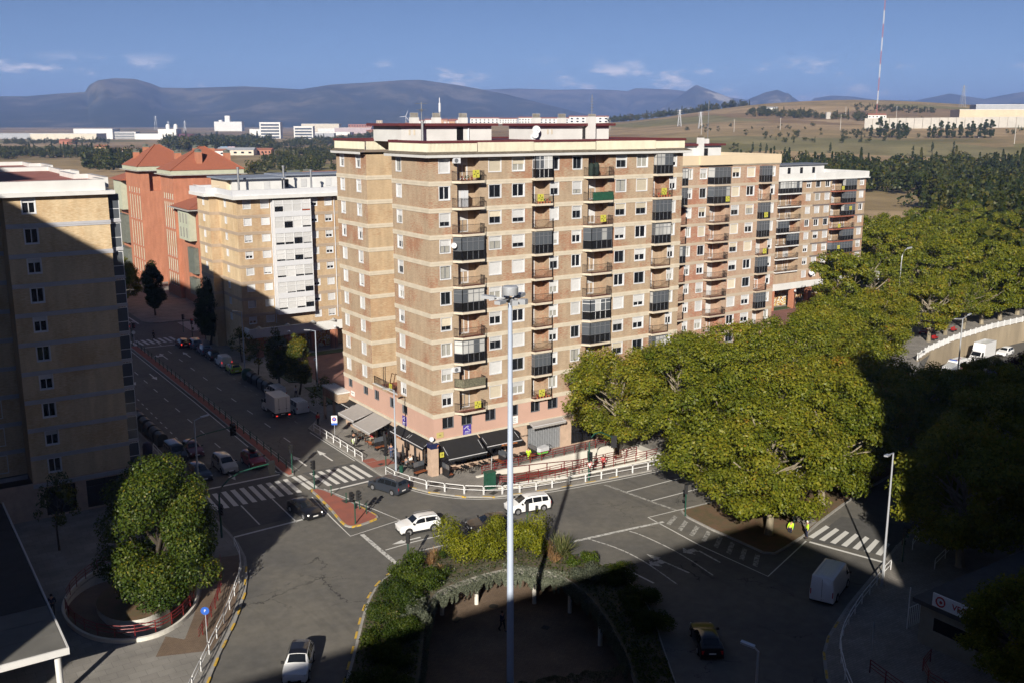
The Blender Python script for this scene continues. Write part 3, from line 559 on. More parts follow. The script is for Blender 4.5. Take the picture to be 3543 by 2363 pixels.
# ------------------------------------------------------------------ building kit
def PT(axis, c, a, d, z): return (a, c + d, z) if axis == 'v' else (c + d, a, z)
def facade(b, axis, c, a0, a1, z0, z1, ops, mi=0, rmi=0, depth=0.18):
 """wall in a plane (outside = -y or -x) with real openings; each opening gets its reveals"""
 A = sorted({a0, a1, *[o[0] for o in ops], *[o[1] for o in ops]}); Z = sorted({z0, z1, *[o[2] for o in ops], *[o[3] for o in ops]})
 A = [a for a in A if a0 - 1e-6 <= a <= a1 + 1e-6]; Z = [z for z in Z if z0 - 1e-6 <= z <= z1 + 1e-6]
 for j in range(len(Z) - 1):
  i = 0; zm = (Z[j] + Z[j + 1]) / 2
  while i < len(A) - 1:
   am = (A[i] + A[i + 1]) / 2
   if any(o[0] < am < o[1] and o[2] < zm < o[3] for o in ops): i += 1; continue
   k = i
   while k + 1 < len(A) - 1 and not any(o[0] < (A[k + 1] + A[k + 2]) / 2 < o[1] and o[2] < zm < o[3] for o in ops): k += 1
   b.face([PT(axis, c, A[i], 0, Z[j]), PT(axis, c, A[k + 1], 0, Z[j]), PT(axis, c, A[k + 1], 0, Z[j + 1]), PT(axis, c, A[i], 0, Z[j + 1])], mi); i = k + 1
 for o in ops:
  d = o[4] if len(o) > 4 else depth; q = lambda a, dd, z: PT(axis, c, a, dd, z)
  l, r, lo, hi = o[:4]; m = rmi if d < .5 else mi
  b.face([q(l, 0, lo), q(l, d, lo), q(l, d, hi), q(l, 0, hi)], m); b.face([q(r, 0, lo), q(r, 0, hi), q(r, d, hi), q(r, d, lo)], m)
  b.face([q(l, 0, lo), q(r, 0, lo), q(r, d, lo), q(l, d, lo)], m); b.face([q(l, 0, hi), q(l, d, hi), q(r, d, hi), q(r, 0, hi)], m)
  if d >= .5: b.face([q(l, d, lo), q(r, d, lo), q(r, d, hi), q(l, d, hi)], m)
_wm = {}
def cached(key, fn):
 if key not in _wm: _wm[key] = fn()
 return _wm[key]
def frame_mesh(w, h, sash, casing, depth):
 def mk():
  b = MB(); t = .085; y0, y1 = -.025, depth
  if casing:
   for s in (-1, 1): b.box(min(s * w / 2, s * (w / 2 + t)), max(s * w / 2, s * (w / 2 + t)), y0, .01, -t, h + t)
   b.box(-w / 2, w / 2, y0, .01, h, h + t); b.box(-w / 2, w / 2, y0 - .03, .02, -t, 0)
   for s in (-1, 1): b.box(min(s * w / 2, s * (w / 2 - .012)), max(s * w / 2, s * (w / 2 - .012)), 0.011, y1, 0, h)
   b.box(-w / 2 + .013, w / 2 - .013, .011, y1, 0, .02); b.box(-w / 2 + .013, w / 2 - .013, .011, y1, h - .012, h)
  f = .055; ys, ye = depth - .06, depth
  for s in (-1, 1): b.box(min(s * (w / 2 - .013), s * (w / 2 - f - .013)), max(s * (w / 2 - .013), s * (w / 2 - f - .013)), ys, ye, .02, h - .012, 1)
  b.box(-w / 2 + f, w / 2 - f, ys, ye, .02, .02 + f, 1); b.box(-w / 2 + f, w / 2 - f, ys, ye, h - f, h - .013, 1)
  if w > .85: b.box(-.04, .04, ys - .01, ye, .02 + f, h - f, 1)
  return b.mesh('window_frame', ['white_pvc', sash])
 return cached(('f', round(w, 2), round(h, 2), sash, casing, depth), mk)
def slat_mesh(w, h):
 def mk():
  b = MB(); n = max(1, int(h / .11))
  for i in range(n): z0, z1 = h * i / n, h * (i + 1) / n; b.box(-w / 2, w / 2, 0, .022, z0 + .004, z1 - .004); 
  b.box(-w / 2, w / 2, .008, .02, 0, h); return b.mesh('roller_shutter', 'shutter')
 return cached(('s', round(w, 2), round(h, 2)), mk)
def quad_mesh(w, h, mat):
 def mk():
  b = MB(); b.face([(-w / 2, 0, 0), (w / 2, 0, 0), (w / 2, 0, h), (-w / 2, 0, h)]); return b.mesh('pane', mat)
 return cached(('q', round(w, 2), round(h, 2), mat), mk)
def window(par, axis, c, a, z, w, h, sash='white_pvc', shut=None, curtain=None, casing=True, depth=.18, beige=False):
 rz = 0 if axis == 'v' else -math.pi / 2
 o = link('window', frame_mesh(w, h, sash, casing, depth), par, PT(axis, c, a, 0, z), rz)
 if shut is None: shut = rnd.choice((0, 0, .35, .45, .5, .7, 1.0, 1.0))
 if curtain is None: curtain = rnd.random() < .3
 gm = 'glass_curtain' if curtain else 'glass'
 if shut < .97:
  pw = (w - .2) / 2 if w > .85 else w - .14
  for px in ((-pw / 2 - .045, pw / 2 + .045) if w > .85 else (0,)): link('pane', quad_mesh(pw, h - .13, gm), o, (px, depth - .03, .07))
 if shut > .02:
  sh = round((h - .04) * shut * 8) / 8 or .15
  s_ = link('roller_shutter', slat_mesh(w - .05, sh), o, (0, depth - .095, h - .02 - sh))
  if beige: s_.material_slots[0].link = 'OBJECT'; s_.material_slots[0].material = M('shutter_beige')
 return o
def rail_mesh(path, hgt=1.0, step=.115, curl=False):
 b = MB(); acc = 0
 for p, q in zip(path[:-1], path[1:]):
  p, q = Vector((*p, 0)), Vector((*q, 0)); L = (q - p).length; n = max(1, int(L / step))
  b.bar(p + Vector((0, 0, hgt)), q + Vector((0, 0, hgt)), .04, .035); b.bar(p + Vector((0, 0, .08)), q + Vector((0, 0, .08)), .03, .03)
  for i in range(n + 1):
   x = p.lerp(q, i / n); thick = .04 if i in (0, n) else .016; b.box(x.x - thick / 2, x.x + thick / 2, x.y - thick / 2, x.y + thick / 2, 0, hgt + (.05 if i in (0, n) else 0))
 return b.mesh('railing', 'black_iron')
def balcony(par, axis, c, a0, a1, z, proj, cham_l, cham_r, key, glazed=None, slab_mat='cream_band', lower='glass_dark', hgt=2.45):
 """projecting slab with iron railing; glazed = frame material name when the bay is closed in"""
 rz = 0 if axis == 'v' else -math.pi / 2; w = a1 - a0
 path = [(-w / 2, .0), (-w / 2 + cham_l, -proj), (w / 2 - cham_r, -proj), (w / 2, .0)]
 def mk():
  b = MB(); out_ = offset(path, -.06, False); P = [(out_[0][0] - .05, 0.0)] + out_[1:3] + [(out_[3][0] + .05, 0.0)]; b.sheet(P, [], -.004, 1)
  for i in range(3): a, d = P[i], P[i + 1]; b.face([(a[0], a[1], -.26), (d[0], d[1], -.26), (d[0], d[1], -.004), (a[0], a[1], -.004)])
  b.sheet(P, [], -.26); return b.mesh('balcony', [slab_mat, 'terracotta_floor'])
 o = link('balcony', cached(('b', key), mk), par, PT(axis, c, (a0 + a1) / 2, 0, z), rz)
 link('railing', cached(('r', key), lambda: rail_mesh(path)), o)
 if glazed:
  inner = offset(path, .05, False)
  def mg():
   b = MB()
   for i, (p, q) in enumerate(zip(inner[:-1], inner[1:])):
    L = (Vector(q) - Vector(p)).length; n = 4 if i == 1 else 1
    for k in range(n + 1):
     x = Vector(p).lerp(Vector(q), k / n); b.box(x.x - .03, x.x + .03, x.y - .03, x.y + .03, 0, hgt)
    for zz_ in (.03, 1.02, 2.0, hgt - .03): b.bar((*p, zz_), (*q, zz_), .05, .06)
   return b.mesh('glazing_frame', glazed)
  link('glazing_frame', cached(('g', key, glazed, hgt), mg), o)
  for i, (p, q) in enumerate(zip(inner[:-1], inner[1:])):
   p, q = Vector((*p, 0)), Vector((*q, 0)); n = 4 if i == 1 else 1; L = (q - p).length / n; ang = math.atan2(q.y - p.y, q.x - p.x)
   blind = rnd.random() < .45
   for k in range(n):
    m_ = p.lerp(q, (k + .5) / n)
    if L > .12:
     link('pane', quad_mesh(L - .05, .92, lower), o, (m_.x, m_.y + .01, .06), ang)
     mat = 'bay_blind' if (blind and rnd.random() < .7) else 'glass_bay'
     link('pane', quad_mesh(L - .05, hgt - 1.12, mat), o, (m_.x, m_.y + .01, 1.06), ang)
  b = MB()
  key2 = ('rf', key, hgt)
  def mr():
   b = MB(); b.sheet(inner, [], hgt + .02); b.sheet(inner, [], hgt); return b.mesh('bay_roof', glazed)
  link('bay_roof', cached(key2, mr), o)
 return o
ORD = ['top', 'second from top', 'third from top', 'fourth from top', 'fifth from top', 'sixth from top', 'seventh from top', 'eighth from top', 'ninth from top', 'tenth from top']
def banner(axis, c, a, z, label, sc=1.0):
 """yellow protest banner with a black four-armed mark, tied to a railing"""
 def mk():
  b = MB(); w, h = .42, .40
  b.face([(-w, 0, -h), (w, 0, -h), (w, .03, h), (-w, .03, h)]); b.face([(-w, .012, -h), (w, .012, -h), (w, .042, h), (-w, .042, h)])
  for k in range(4):
   t = k * math.pi / 2 + .15; dx, dz = math.cos(t), math.sin(t); px, pz = -dz, dx
   q = [(.09, -.03), (.30, -.035), (.33, .02), (.26, .075), (.20, .03), (.09, .03)]
   b.face([(dx * r_ + px * s_, -.008 + (.03 * ((dz * r_ + pz * s_) / h + 1) / 2), dz * r_ + pz * s_) for r_, s_ in q], 1)
  return b.mesh('banner', ['yellow', 'black_iron'])
 o = link('protest_banner', cached('banner', mk), None, PT(axis, c, a, 0, z), 0 if axis == 'v' else -math.pi / 2); o.scale = (sc, 1, sc)
 return tag(o, label, 'banner', 'yellow banners hung on the balconies')
def bands(par, axis, c, a0, a1, ztops, mat, h=.5, proud=.06, groove=True):
 """one moulded string course per storey, each its own piece"""
 def mk():
  b = MB()
  for z0, z1, p in (((-.24, 0, proud + .03), (-h, -.241, proud)) if groove else ((-h, 0, proud),)):
   if axis == 'v': b.box(a0, a1, c - p, c - .002, z0, z1)
   else: b.box(c - p, c - .002, a0, a1, z0, z1)
  if groove:
   if axis == 'v': b.box(a0, a1, c - proud + .02, c - .001, -.27, -.22)
  return b.mesh('floor_band', mat)
 me = mk()
 for z in ztops: link('floor_band', me, par, (0, 0, z))
def part(b, name, mats, par, **k): return b.build(name, mats, par, **k)
# ------------------------------------------------------------------ the corner block with the bars
blk = empty('apartment_block', (0, 0, 0)); tag(blk, 'tall buff brick corner block with cream floor bands and black bar awnings at its foot', 'building')
FL = 2.82; ZB = [32.32 - FL * k for k in range(10)]; LEN = 35.75
WC = [(1.14, 2.39), (7.36, 8.88), (10.42, 11.99), (18.74, 20.0), (25.16, 26.68), (28.35, 29.98)]
BAY1, BAY2, BAY3, BAY4 = (2.72, 6.22), (13.09, 16.04), (20.36, 24.08), (31.0, 34.1)
ops = []
for z in ZB:
 for l, r in WC: ops.append((l, r, z + .87, z + 2.24))
 for l, r in ((BAY1[0] + .62, BAY1[1] - .12), (BAY2[0], BAY2[1] - .62), (BAY3[0] + .62, BAY3[1] - .12), (BAY4[0], BAY4[1] - .55)): ops.append((l, r, z + .02, z + 2.42, 1.0))
 ops.append((BAY2[1] - .45, BAY2[1] + .68, z + .87, z + 2.24)); ops.append((BAY4[1] - .4, BAY4[1] + .6, z + .87, z + 2.24))
b = MB(); facade(b, 'v', 0, 0, LEN, 7.05, 34.75, ops, 0, 1)
C_E, A_S, A_E = 8.6, 15.1, 23.55          # street side: front wing, light well, rear wing
opsC = []; opsA = []
for k, z in enumerate(ZB):
 opsC.append((6.38, 7.55, z + .87, z + 2.24))
 opsA += [(16.7, 17.85, z + .87, z + 2.24), (21.3, 22.42, z + .87, z + 2.24)]
facade(b, 'u', 0, 0, C_E, 7.05, 34.75, opsC, 0, 1); facade(b, 'u', 0, A_S, A_E, 7.05, 34.75, opsA, 0, 1)
facade(b, 'v', A_S, 0, 9, 7.05, 34.75, [], 2)                       # wall of the rear wing seen across the light well
b.face([(0, C_E, 7), (9, C_E, 7), (9, C_E, 34.75), (0, C_E, 34.75)]); b.face([(9, C_E, 7), (9, A_S, 7), (9, A_S, 34.75), (9, C_E, 34.75)])
b.face([(LEN, 0, 0), (LEN, A_E, 0), (LEN, A_E, 34.75), (LEN, 0, 34.75)]); b.face([(LEN, A_E, 0), (0, A_E, 0), (0, A_E, 34.75), (LEN, A_E, 34.75)])
part(b, 'brick_wall', ['brick_main', 'white_render', 'brick_buff'], blk)
bz = ZB[:-1] + [7.06]
for a0, a1 in ((-.10, BAY1[0] - .1), (BAY1[1] + .1, BAY2[0] - .1), (BAY2[1] + .15, BAY3[0] - .1), (BAY3[1] + .1, BAY4[0] - .1), (BAY4[1] + .15, LEN)): bands(blk, 'v', 0, a0, a1, bz, 'cream_band')
bands(blk, 'u', 0, -.002, C_E, bz, 'cream_band'); bands(blk, 'u', 0, A_S, A_E, bz, 'cream_band'); bands(blk, 'v', A_S, 0, 9, bz[:-1], 'cream_band')
# windows of the avenue front
SH0 = {}
for k, z in enumerate(ZB):
 for i, (l, r) in enumerate(WC):
  sash = 'alu_grey' if rnd.random() < .55 else 'white_pvc'; window(blk, 'v', 0, (l + r) / 2, z + .87, r - l, 1.37, sash, beige=rnd.random() < .25)
 window(blk, 'v', 0, BAY2[1] + .115, z + .87, 1.13, 1.37, 'alu_grey' if rnd.random() < .4 else 'white_pvc'); window(blk, 'v', 0, BAY4[1] + .1, z + .87, 1.0, 1.37, 'white_pvc')
 for (l, r), dx in ((BAY1, .3), (BAY2, -.9), (BAY3, .15), (BAY4, -.9)):
  window(blk, 'v', .995, (l + r) / 2 + dx - .2, z + .12, 1.15, 2.1, 'alu_grey' if rnd.random() < .5 else 'white_pvc', casing=True, depth=.06, shut=rnd.choice((0, .3, .45, .6)))
 window(blk, 'u', 0, 6.965, z + .87, 1.17, 1.37, 'alu_grey' if k in (0, 2, 4) else 'white_pvc', shut=rnd.choice((0, .5, 1)), curtain=k in (0, 2, 5))
 for a_, w_ in ((17.275, 1.15), (21.86, 1.12)): window(blk, 'u', 0, a_, z + .87, w_, 1.37, 'white_pvc', shut=rnd.choice((.4, .8, 1, 1)))
G1 = [None, None, None, 'alu_grey', None, 'alu_grey', None, 'alu_grey', None, None]
G2 = ['white_pvc', None, None, 'alu_grey', None, None, None, None, 'alu_grey', None]
G3 = [None, None, None, 'alu_grey', None, None, 'white_pvc', 'alu_grey', None, None]
G4 = ['alu_grey', None, 'alu_grey', 'alu_grey', None, None, 'alu_grey', None, 'alu_grey', None]
for k, z in enumerate(ZB):
 for (l, r), g, cl, cr, nm in ((BAY1, G1[k], .62, .02, 'b1'), (BAY2, G2[k], .02, .55, 'b2'), (BAY3, G3[k], .62, .02, 'b3'), (BAY4, G4[k], .02, .5, 'b4')):
  balcony(blk, 'v', 0, l, r, z + .0, .85 if nm in ('b1', 'b3') else .62, cl, cr, nm, g)
for k, col in ((0, 'first'), (9, 'first')): banner('v', -.95, 5.15, ZB[k] + .72, 'yellow banner with black cross on the ' + ORD[k] + ' balcony nearest the corner')
for k in (1, 9): banner('v', -.72, 13.75 if k == 1 else 14.1, ZB[k] + .66, 'yellow banner with black cross on the ' + ORD[k] + ' balcony of the second column')
banner('v', -.95, 22.6, ZB[2] + .75, 'yellow banner with black cross on the third from top balcony of the third column'); banner('v', -.72, 32.2, ZB[1] + .7, 'yellow banner with black cross among red flowers on the fourth balcony column')
# balcony contents that show
def pots(axis, c, a0, a1, z, label, n=5, col='leaf_shrub'):
 r_ = empty('flower_pots', PT(axis, c, (a0 + a1) / 2, 0, z)); tag(r_, label, 'flower pots')
 for i in range(n):
  x = (a0 - a1) / 2 + (a1 - a0) * (i + .5) / n; b = MB(); b.lathe((x, 0, 0), [(.08, 0), (.12, .22), (.13, .24), (.10, .24)], 8); b.build('pot', 'terracotta_pot', r_)
  b = MB()
  for _ in range(22): p = Vector((x + rnd.gauss(0, .08), rnd.gauss(0, .07), .26 + rnd.random() * .28)); d = Vector((rnd.gauss(0, 1), rnd.gauss(0, 1), rnd.gauss(0, 1))).normalized() * .07; e = d.orthogonal(); b.face([p - d, p + e * .6, p + d, p - e * .6])
  b.build('foliage', 'plant_green' if i % 3 else 'flower_red', r_)
pots('v', -.62, 13.3, 15.3, ZB[1], 'row of red flower pots behind the banner on the second column balcony'); pots('v', -.6, 13.3, 15.4, ZB[9], 'red planters along the lowest balcony of the second column')
pots('v', -.6, 3.4, 5.0, ZB[0], 'potted plants on the top balcony nearest the corner', 4); pots('v', -.62, 31.2, 33.4, ZB[1], 'red geranium pots on the fourth column balcony, second from top')
b = MB(); b.box(3.0 + .45, 4.35, -.6, -.1, ZB[1] + .02, ZB[1] + 1.75); b.box(3.43, 4.37, -.62, -.08, ZB[1] + 1.75, ZB[1] + 1.79); b.box(3.895, 3.905, -.605, -.6, ZB[1] + .1, ZB[1] + 1.7, 1); tag(b.build('storage_cabinet', ['white_metal', 'alu_grey']), 'white storage cabinet standing on the second from top balcony near the corner', 'cabinet')
for i, (x, hh) in enumerate(((21.05, 1.5), (21.75, 1.55))):
 b = MB(); b.lathe((x, -.5, ZB[0] + .02), [(.30, 0), (.36, .3), (.36, hh * .8), (.24, hh * .96), (.08, hh)], 12); tag(b.build('covered_parasol', 'awning_green', smooth=True), ('left' if i == 0 else 'right') + ' dark green covered bundle on the top balcony of the third column', 'cover')
b = MB(); b.box(20.98, 24.05, -.94, -.93, ZB[1] + .05, ZB[1] + .98); tag(b.build('privacy_screen', 'net_green'), 'green mesh screen on the second from top balcony of the third column', 'screen')
b = MB(); b.box(3.36, 6.18, -.935, -.925, ZB[8] + .05, ZB[8] + .98); b.face([(2.74, -.03, ZB[8] + .05), (3.34, -.93, ZB[8] + .05), (3.34, -.93, ZB[8] + .98), (2.74, -.03, ZB[8] + .98)]); tag(b.build('privacy_screen', 'net_camo'), 'leaf print mesh screen on the ninth balcony down near the corner', 'screen')
def aircon(x, y, z, label, axis='v'):
 r_ = empty('air_conditioner', (x, y, z), 0 if axis == 'v' else -math.pi / 2); tag(r_, label, 'air conditioner'); bx('housing', 'white_metal', r_, -.42, .42, -.3, 0, 0, .56); b = MB(); b.tube([(-.1, -.315, .28), (-.1, -.3, .28)], .23, 16); b.build('fan_grille', 'alu_grey', r_)
aircon(3.0, -.35, ZB[0] + 1.85, 'air conditioner under the eave beside the top balcony'); aircon(2.9, -.02, ZB[8] + 1.8, 'air conditioner above the leaf print balcony screen')
def dish(p, r_, d, label):
 b = MB(); b.lathe((0, 0, 0), [(.02, .05), (r_ * .5, .065), (r_ * .85, .12), (r_, .19), (r_ * .98, .20), (r_ * .5, .10), (.02, .08)], 18); b.bar((0, 0, .1), (0, 0, -.25), .04, .04); b.bar((r_ * .9, 0, .15), (r_ * .15, 0, r_ * .9), .02, .02); b.box(r_ * .1 - .05, r_ * .1 + .05, -.05, .05, r_ * .85, r_ * .98)
 o = b.build('satellite_dish', 'white_metal', None, p, smooth=True); o.rotation_euler = Vector(d).to_track_quat('Z', 'Y').to_euler(); return tag(o, label, 'satellite dish')
dish((2.6, -.4, ZB[3] + 1.6), .32, (-.4, -.8, .35), 'white satellite dish beside the fourth balcony down near the corner'); dish((-.5, -.35, 4.45), .26, (-.5, -.8, .3), 'white satellite dish on the pink corner above the bar')
# cornice, tiled eave and corrugated parapet
b = MB(); ring = [(0, 0), (LEN, 0), (LEN, A_E), (0, A_E), (0, A_S), (0, C_E)]
def skirt(b, off0, z0, off1, z1, mi):
 for ax, c, a0, a1 in (('v', 0, 0, LEN), ('u', 0, 0, C_E + .4), ('u', 0, A_S, A_E)):
  l0, l1 = (a0 - off0, a0 - off1) if a0 == 0 else (a0, a0)
  r0, r1 = (a1 + off0, a1 + off1) if (ax == 'v') else (a1, a1)
  b.face([PT(ax, c, l0, -off0, z0), PT(ax, c, r0, -off0, z0), PT(ax, c, r1, -off1, z1), PT(ax, c, l1, -off1, z1)], mi)
skirt(b, 0, 34.72, .72, 34.78, 0); skirt(b, .72, 34.78, .76, 35.06, 0); part(b, 'cornice', 'white_render', blk)
b = MB(); skirt(b, .80, 35.08, .18, 35.36, 0); skirt(b, .76, 35.06, .80, 35.08, 0); part(b, 'eave_tiles', 'eave_tile', blk)
b = MB()
def corr(ax, c, a0, a1, z0, z1, off=.16, step=.16):
 n = int((a1 - a0) / step)
 for i in range(n):
  x0, x1 = a0 + (a1 - a0) * i / n, a0 + (a1 - a0) * (i + 1) / n; xm = (x0 + x1) / 2; d0, d1 = -off, -off - .05
  for (p, dp), (q, dq) in (((x0, d0), (x0 * .7 + x1 * .3, d1)), ((x0 * .7 + x1 * .3, d1), (x0 * .35 + x1 * .65, d1)), ((x0 * .35 + x1 * .65, d1), (x1, d0))):
   b.face([PT(ax, c, p, dp, z0), PT(ax, c, q, dq, z0), PT(ax, c, q, dq + .03, z1), PT(ax, c, p, dp + .03, z1)])
for a0, a1, ex in ((-.2, 5.8, 0), (5.8, 13.1, .12), (13.1, 21.9, 0), (21.9, 31, .12), (31, LEN + .1, 0)): corr('v', 0, a0, a1, 35.30, 36.30, .16 + ex)
corr('u', 0, -.2, C_E + .3, 35.30, 36.30); corr('u', 0, A_S, A_E, 35.30, 36.30); corr('v', A_S, 0, 9, 35.3, 36.3)
part(b, 'corrugated_parapet', 'corrugated', blk)
b = MB(); b.sheet([(-.2, -.2), (LEN + .2, -.2), (LEN + .2, A_E + .2), (-.2, A_E + .2), (-.2, A_S - .2), (9.2, A_S - .2), (9.2, C_E + .3), (-.2, C_E + .3)], [], 36.36); b.wallring([(-.24, -.24), (LEN + .24, -.24), (LEN + .24, A_E + .24), (-.24, A_E + .24), (-.24, A_S - .2), (9.2, A_S - .2), (9.2, C_E + .3), (-.24, C_E + .3)], 36.26, 36.52); part(b, 'roof', 'roof_maroon', blk)
for (x0, x1, y0, y1, ch) in ((1.0, 12.8, 8.0, 15, ((3.9, 10.4), (6.9, 10.6), (10.6, 10.8))), (19.9, 30.4, 8.0, 15, ((20.3, 9.6), (24.4, 9.9), (29.4, 10.2)))):
 ph = MB(); ph.box(x0, x1, y0, y1, 36.3, 38.0); pen = part(ph, 'roof_pavilion', 'white_render', blk)
 r_ = MB(); r_.box(x0 - .6, x1 + .6, y0 - .6, y1 + .6, 38.002, 38.3); r_.build('flat_roof', 'roof_maroon', pen)
 d_ = MB(); d_.box(x0 + (x1 - x0) * .6, x0 + (x1 - x0) * .6 + .85, y0 - .03, y0 - .003, 36.4, 37.85); d_.build('doorway', 'glass_dark', pen)
 for dx in (.9, 1.5): e_ = MB(); e_.box(x0 + dx, x0 + dx + .22, y0 - .03, y0 - .003, 37.0, 37.6); e_.build('vent_opening', 'cream_band', pen)
 for cx_, cy_ in ch:
  c_ = MB(); c_.box(cx_ - .42, cx_ + .42, cy_ - .42, cy_ + .42, 38.3, 38.95, 0); c_.box(cx_ - .3, cx_ + .3, cy_ - .3, cy_ + .3, 38.95, 39.4, 1)
  for zz_ in (38.98, 39.12, 39.26, 39.38): c_.box(cx_ - .36, cx_ + .36, cy_ - .36, cy_ + .36, zz_, zz_ + .08, 2)
  c_.build('chimney', ['white_render', 'eave_tile', 'concrete'], pen)
bx('chimney_shaft', 'white_render', blk, 26.6, 27.5, 7.0, 7.9, 36.4, 39.1)
b = MB(); b.tube([(3.2, 7.2, 36.3), (3.2, 7.2, 38.4)], .16, 12); b.tube([(3.2, 7.2, 38.4), (3.2, 7.2, 38.6)], .22, 12); b.build('flue_pipe', 'galvanised', blk, smooth=True)
b = MB(); b.tube([(9.6, 7.9, 36.3), (9.6, 7.9, 37.6), (9.7, 8.0, 37.9)], .09, 8); b.build('downpipe', 'white_metal', blk, smooth=True)
for i, (p, r_) in enumerate((((18.9, 7.6, 37.5), .5), ((18.5, 7.3, 36.9), .42), ((18.4, 7.6, 36.7), .38))): dish(p, r_, (-.35, -.85, .3), ('uppermost', 'middle', 'lowest')[i] + ' of three white satellite dishes on the corner block roof')
def mast(x, y, z0, h, label, kind):
 b = MB(); b.tube([(x, y, z0), (x, y, z0 + h)], .05, 6)
 if kind == 'yagi':
  for zz_, L in ((h - .2, 1.4), (h - .9, 1.1)):
   b.bar((x - L * .5, y, z0 + zz_), (x + L * .5, y + .2, z0 + zz_), .05, .05)
   for i in range(7): xx = x - L * .5 + L * i / 6; b.bar((xx, y - .25, z0 + zz_), (xx, y + .25, z0 + zz_), .03, .03)
  b.box(x - .1, x + .1, y - .1, y + .1, z0 + h * .55, z0 + h * .55 + .3)
 elif kind == 'omni': b.tube([(x, y, z0 + h - 1.6), (x, y, z0 + h - .6)], .13, 8)
 else:
  for i in range(5): b.bar((x - .25, y, z0 + h * (.45 + .1 * i)), (x + .25, y, z0 + h * (.45 + .1 * i)), .04, .04)
 return tag(b.build('roof_antenna', 'alu_grey' if kind != 'omni' else 'white_metal'), label, 'antenna')
mast(5.2, 11.0, 38.3, 2.4, 'comb shaped television aerial on the left roof pavilion', 'yagi'); mast(7.6, 11.0, 38.3, 2.9, 'thin mast with white cylinder aerial on the left roof pavilion', 'omni'); mast(30.0, 11, 38.3, 3.6, 'tall dark mast beside the right roof pavilion', 'plain')
# pink mezzanine and ground floor
pw_v = [(1.1, 2.55), (3.55, 4.95), (6.7, 8.1), (9.85, 11.2), (13.0, 14.3), (15.45, 16.9), (19, 20.4), (22.4, 23.8), (26, 27.4), (30, 31.4)]; pw_u = [(6.2, 7.45), (9.35, 10.6), (13.5, 14.7), (16.55, 17.8), (21.1, 22.2)]
b = MB(); facade(b, 'v', 0, 0, LEN, 4.0, 7.05, [(l, r, 5.2, 6.5) for l, r in pw_v], 0, 1); facade(b, 'u', 0, 0, A_E, 4.0, 7.05, [(l, r, 5.5, 6.7) for l, r in pw_u], 0, 1); part(b, 'pink_wall', ['pink_render', 'alu_grey'], blk)
for l, r in pw_v: window(blk, 'v', 0, (l + r) / 2, 5.2, r - l, 1.3, 'alu_grey', shut=0, curtain=False, casing=False)
for l, r in pw_u: window(blk, 'u', 0, (l + r) / 2, 5.5, r - l, 1.2, 'alu_grey', shut=0, curtain=False, casing=False)
bands(blk, 'v', 0, -.12, LEN, [4.12], 'cream_band', .3, .14, groove=False); bands(blk, 'u', 0, -.002, A_E, [4.12], 'cream_band', .3, .14, groove=False)
gv = [(.55, 9.3, .75, 3.4), (9.5, 10.3, .15, 3.3), (12.55, 17.5, .14, 3.7), (19, 23, .2, 3.2), (25, 29, .2, 3.2), (31, 34, .2, 3.2)]; gu = [(.6, 3.2, .5, 3.3), (4.2, 5.2, .15, 3.3), (5.8, 7.6, 1.2, 3.3), (9.2, 14.6, .3, 3.2), (15, 18.8, .3, 3.2), (19.6, 22.6, .3, 3.2)]
b = MB(); facade(b, 'v', 0, 0, LEN, 0.05, 4.0, [(*o, .35) for o in gv], 0, 0); facade(b, 'u', 0, 0, A_E, 0.05, 4.0, [(*o, .35) for o in gu], 0, 0); part(b, 'ground_floor_wall', 'stone_base', blk)
def shopfront(par, axis, c, l, r, z0, z1, n, mat='glass_dark'):
 b = MB(); q = lambda a, z: PT(axis, c, a, .3, z)
 for i in range(n + 1):
  a = l + (r - l) * i / n; p0, p1 = PT(axis, c, a, .25, z0), PT(axis, c, a, .25, z1); b.bar(p0, p1, .07, .07)
 for z in (z0 + .04, z0 + (z1 - z0) * .72, z1 - .04): b.bar(PT(axis, c, l, .25, z), PT(axis, c, r, .25, z), .07, .07)
 o = b.build('shop_window', 'signal_black', par)
 for i in range(n):
  a0, a1 = l + (r - l) * i / n, l + (r - l) * (i + 1) / n; g = MB(); g.face([q(a0 + .03, z0), q(a1 - .03, z0), q(a1 - .03, z1), q(a0 + .03, z1)]); g.build('pane', mat, o)
 return o
for l, r, z0, z1 in gv[:2] + gv[3:]: shopfront(blk, 'v', 0, l, r, z0, z1, max(1, int((r - l) / 1.6)))
for l, r, z0, z1 in gu: shopfront(blk, 'u', 0, l, r, z0, z1, max(1, int((r - l) / 1.3)))
sh = empty('roller_gate', (15.0, .2, .14)); sh.parent = blk
b = MB()
for i in range(14): b.box(-2.45 + i * .352, -2.45 + i * .352 + .03, -.02, .02, 0, 3.2)
for i in range(22): b.box(-2.47, 2.47, -.014, .014, .1 + i * .145, .1 + i * .145 + .055)
b.build('grille', 'steel_pale', sh); bx('backing', 'alu_grey', sh, -2.47, 2.47, .1, .14, 0, 3.5); bx('shutter_box', 'signal_black', sh, -2.55, 2.55, -.3, .1, 3.22, 3.9)
bx('corner_pillar', 'stone_base', blk, -.62, .28, -.45, .45, .1, 3.3); bx('corner_sign', 'navy', blk, -.66, .32, -.49, .49, 3.3, 3.86)
o = lettering('P', .4, 'orange_paint', blk, (.16, -.505, 3.55), (math.pi / 2, 0, 0), font_shear=.2)
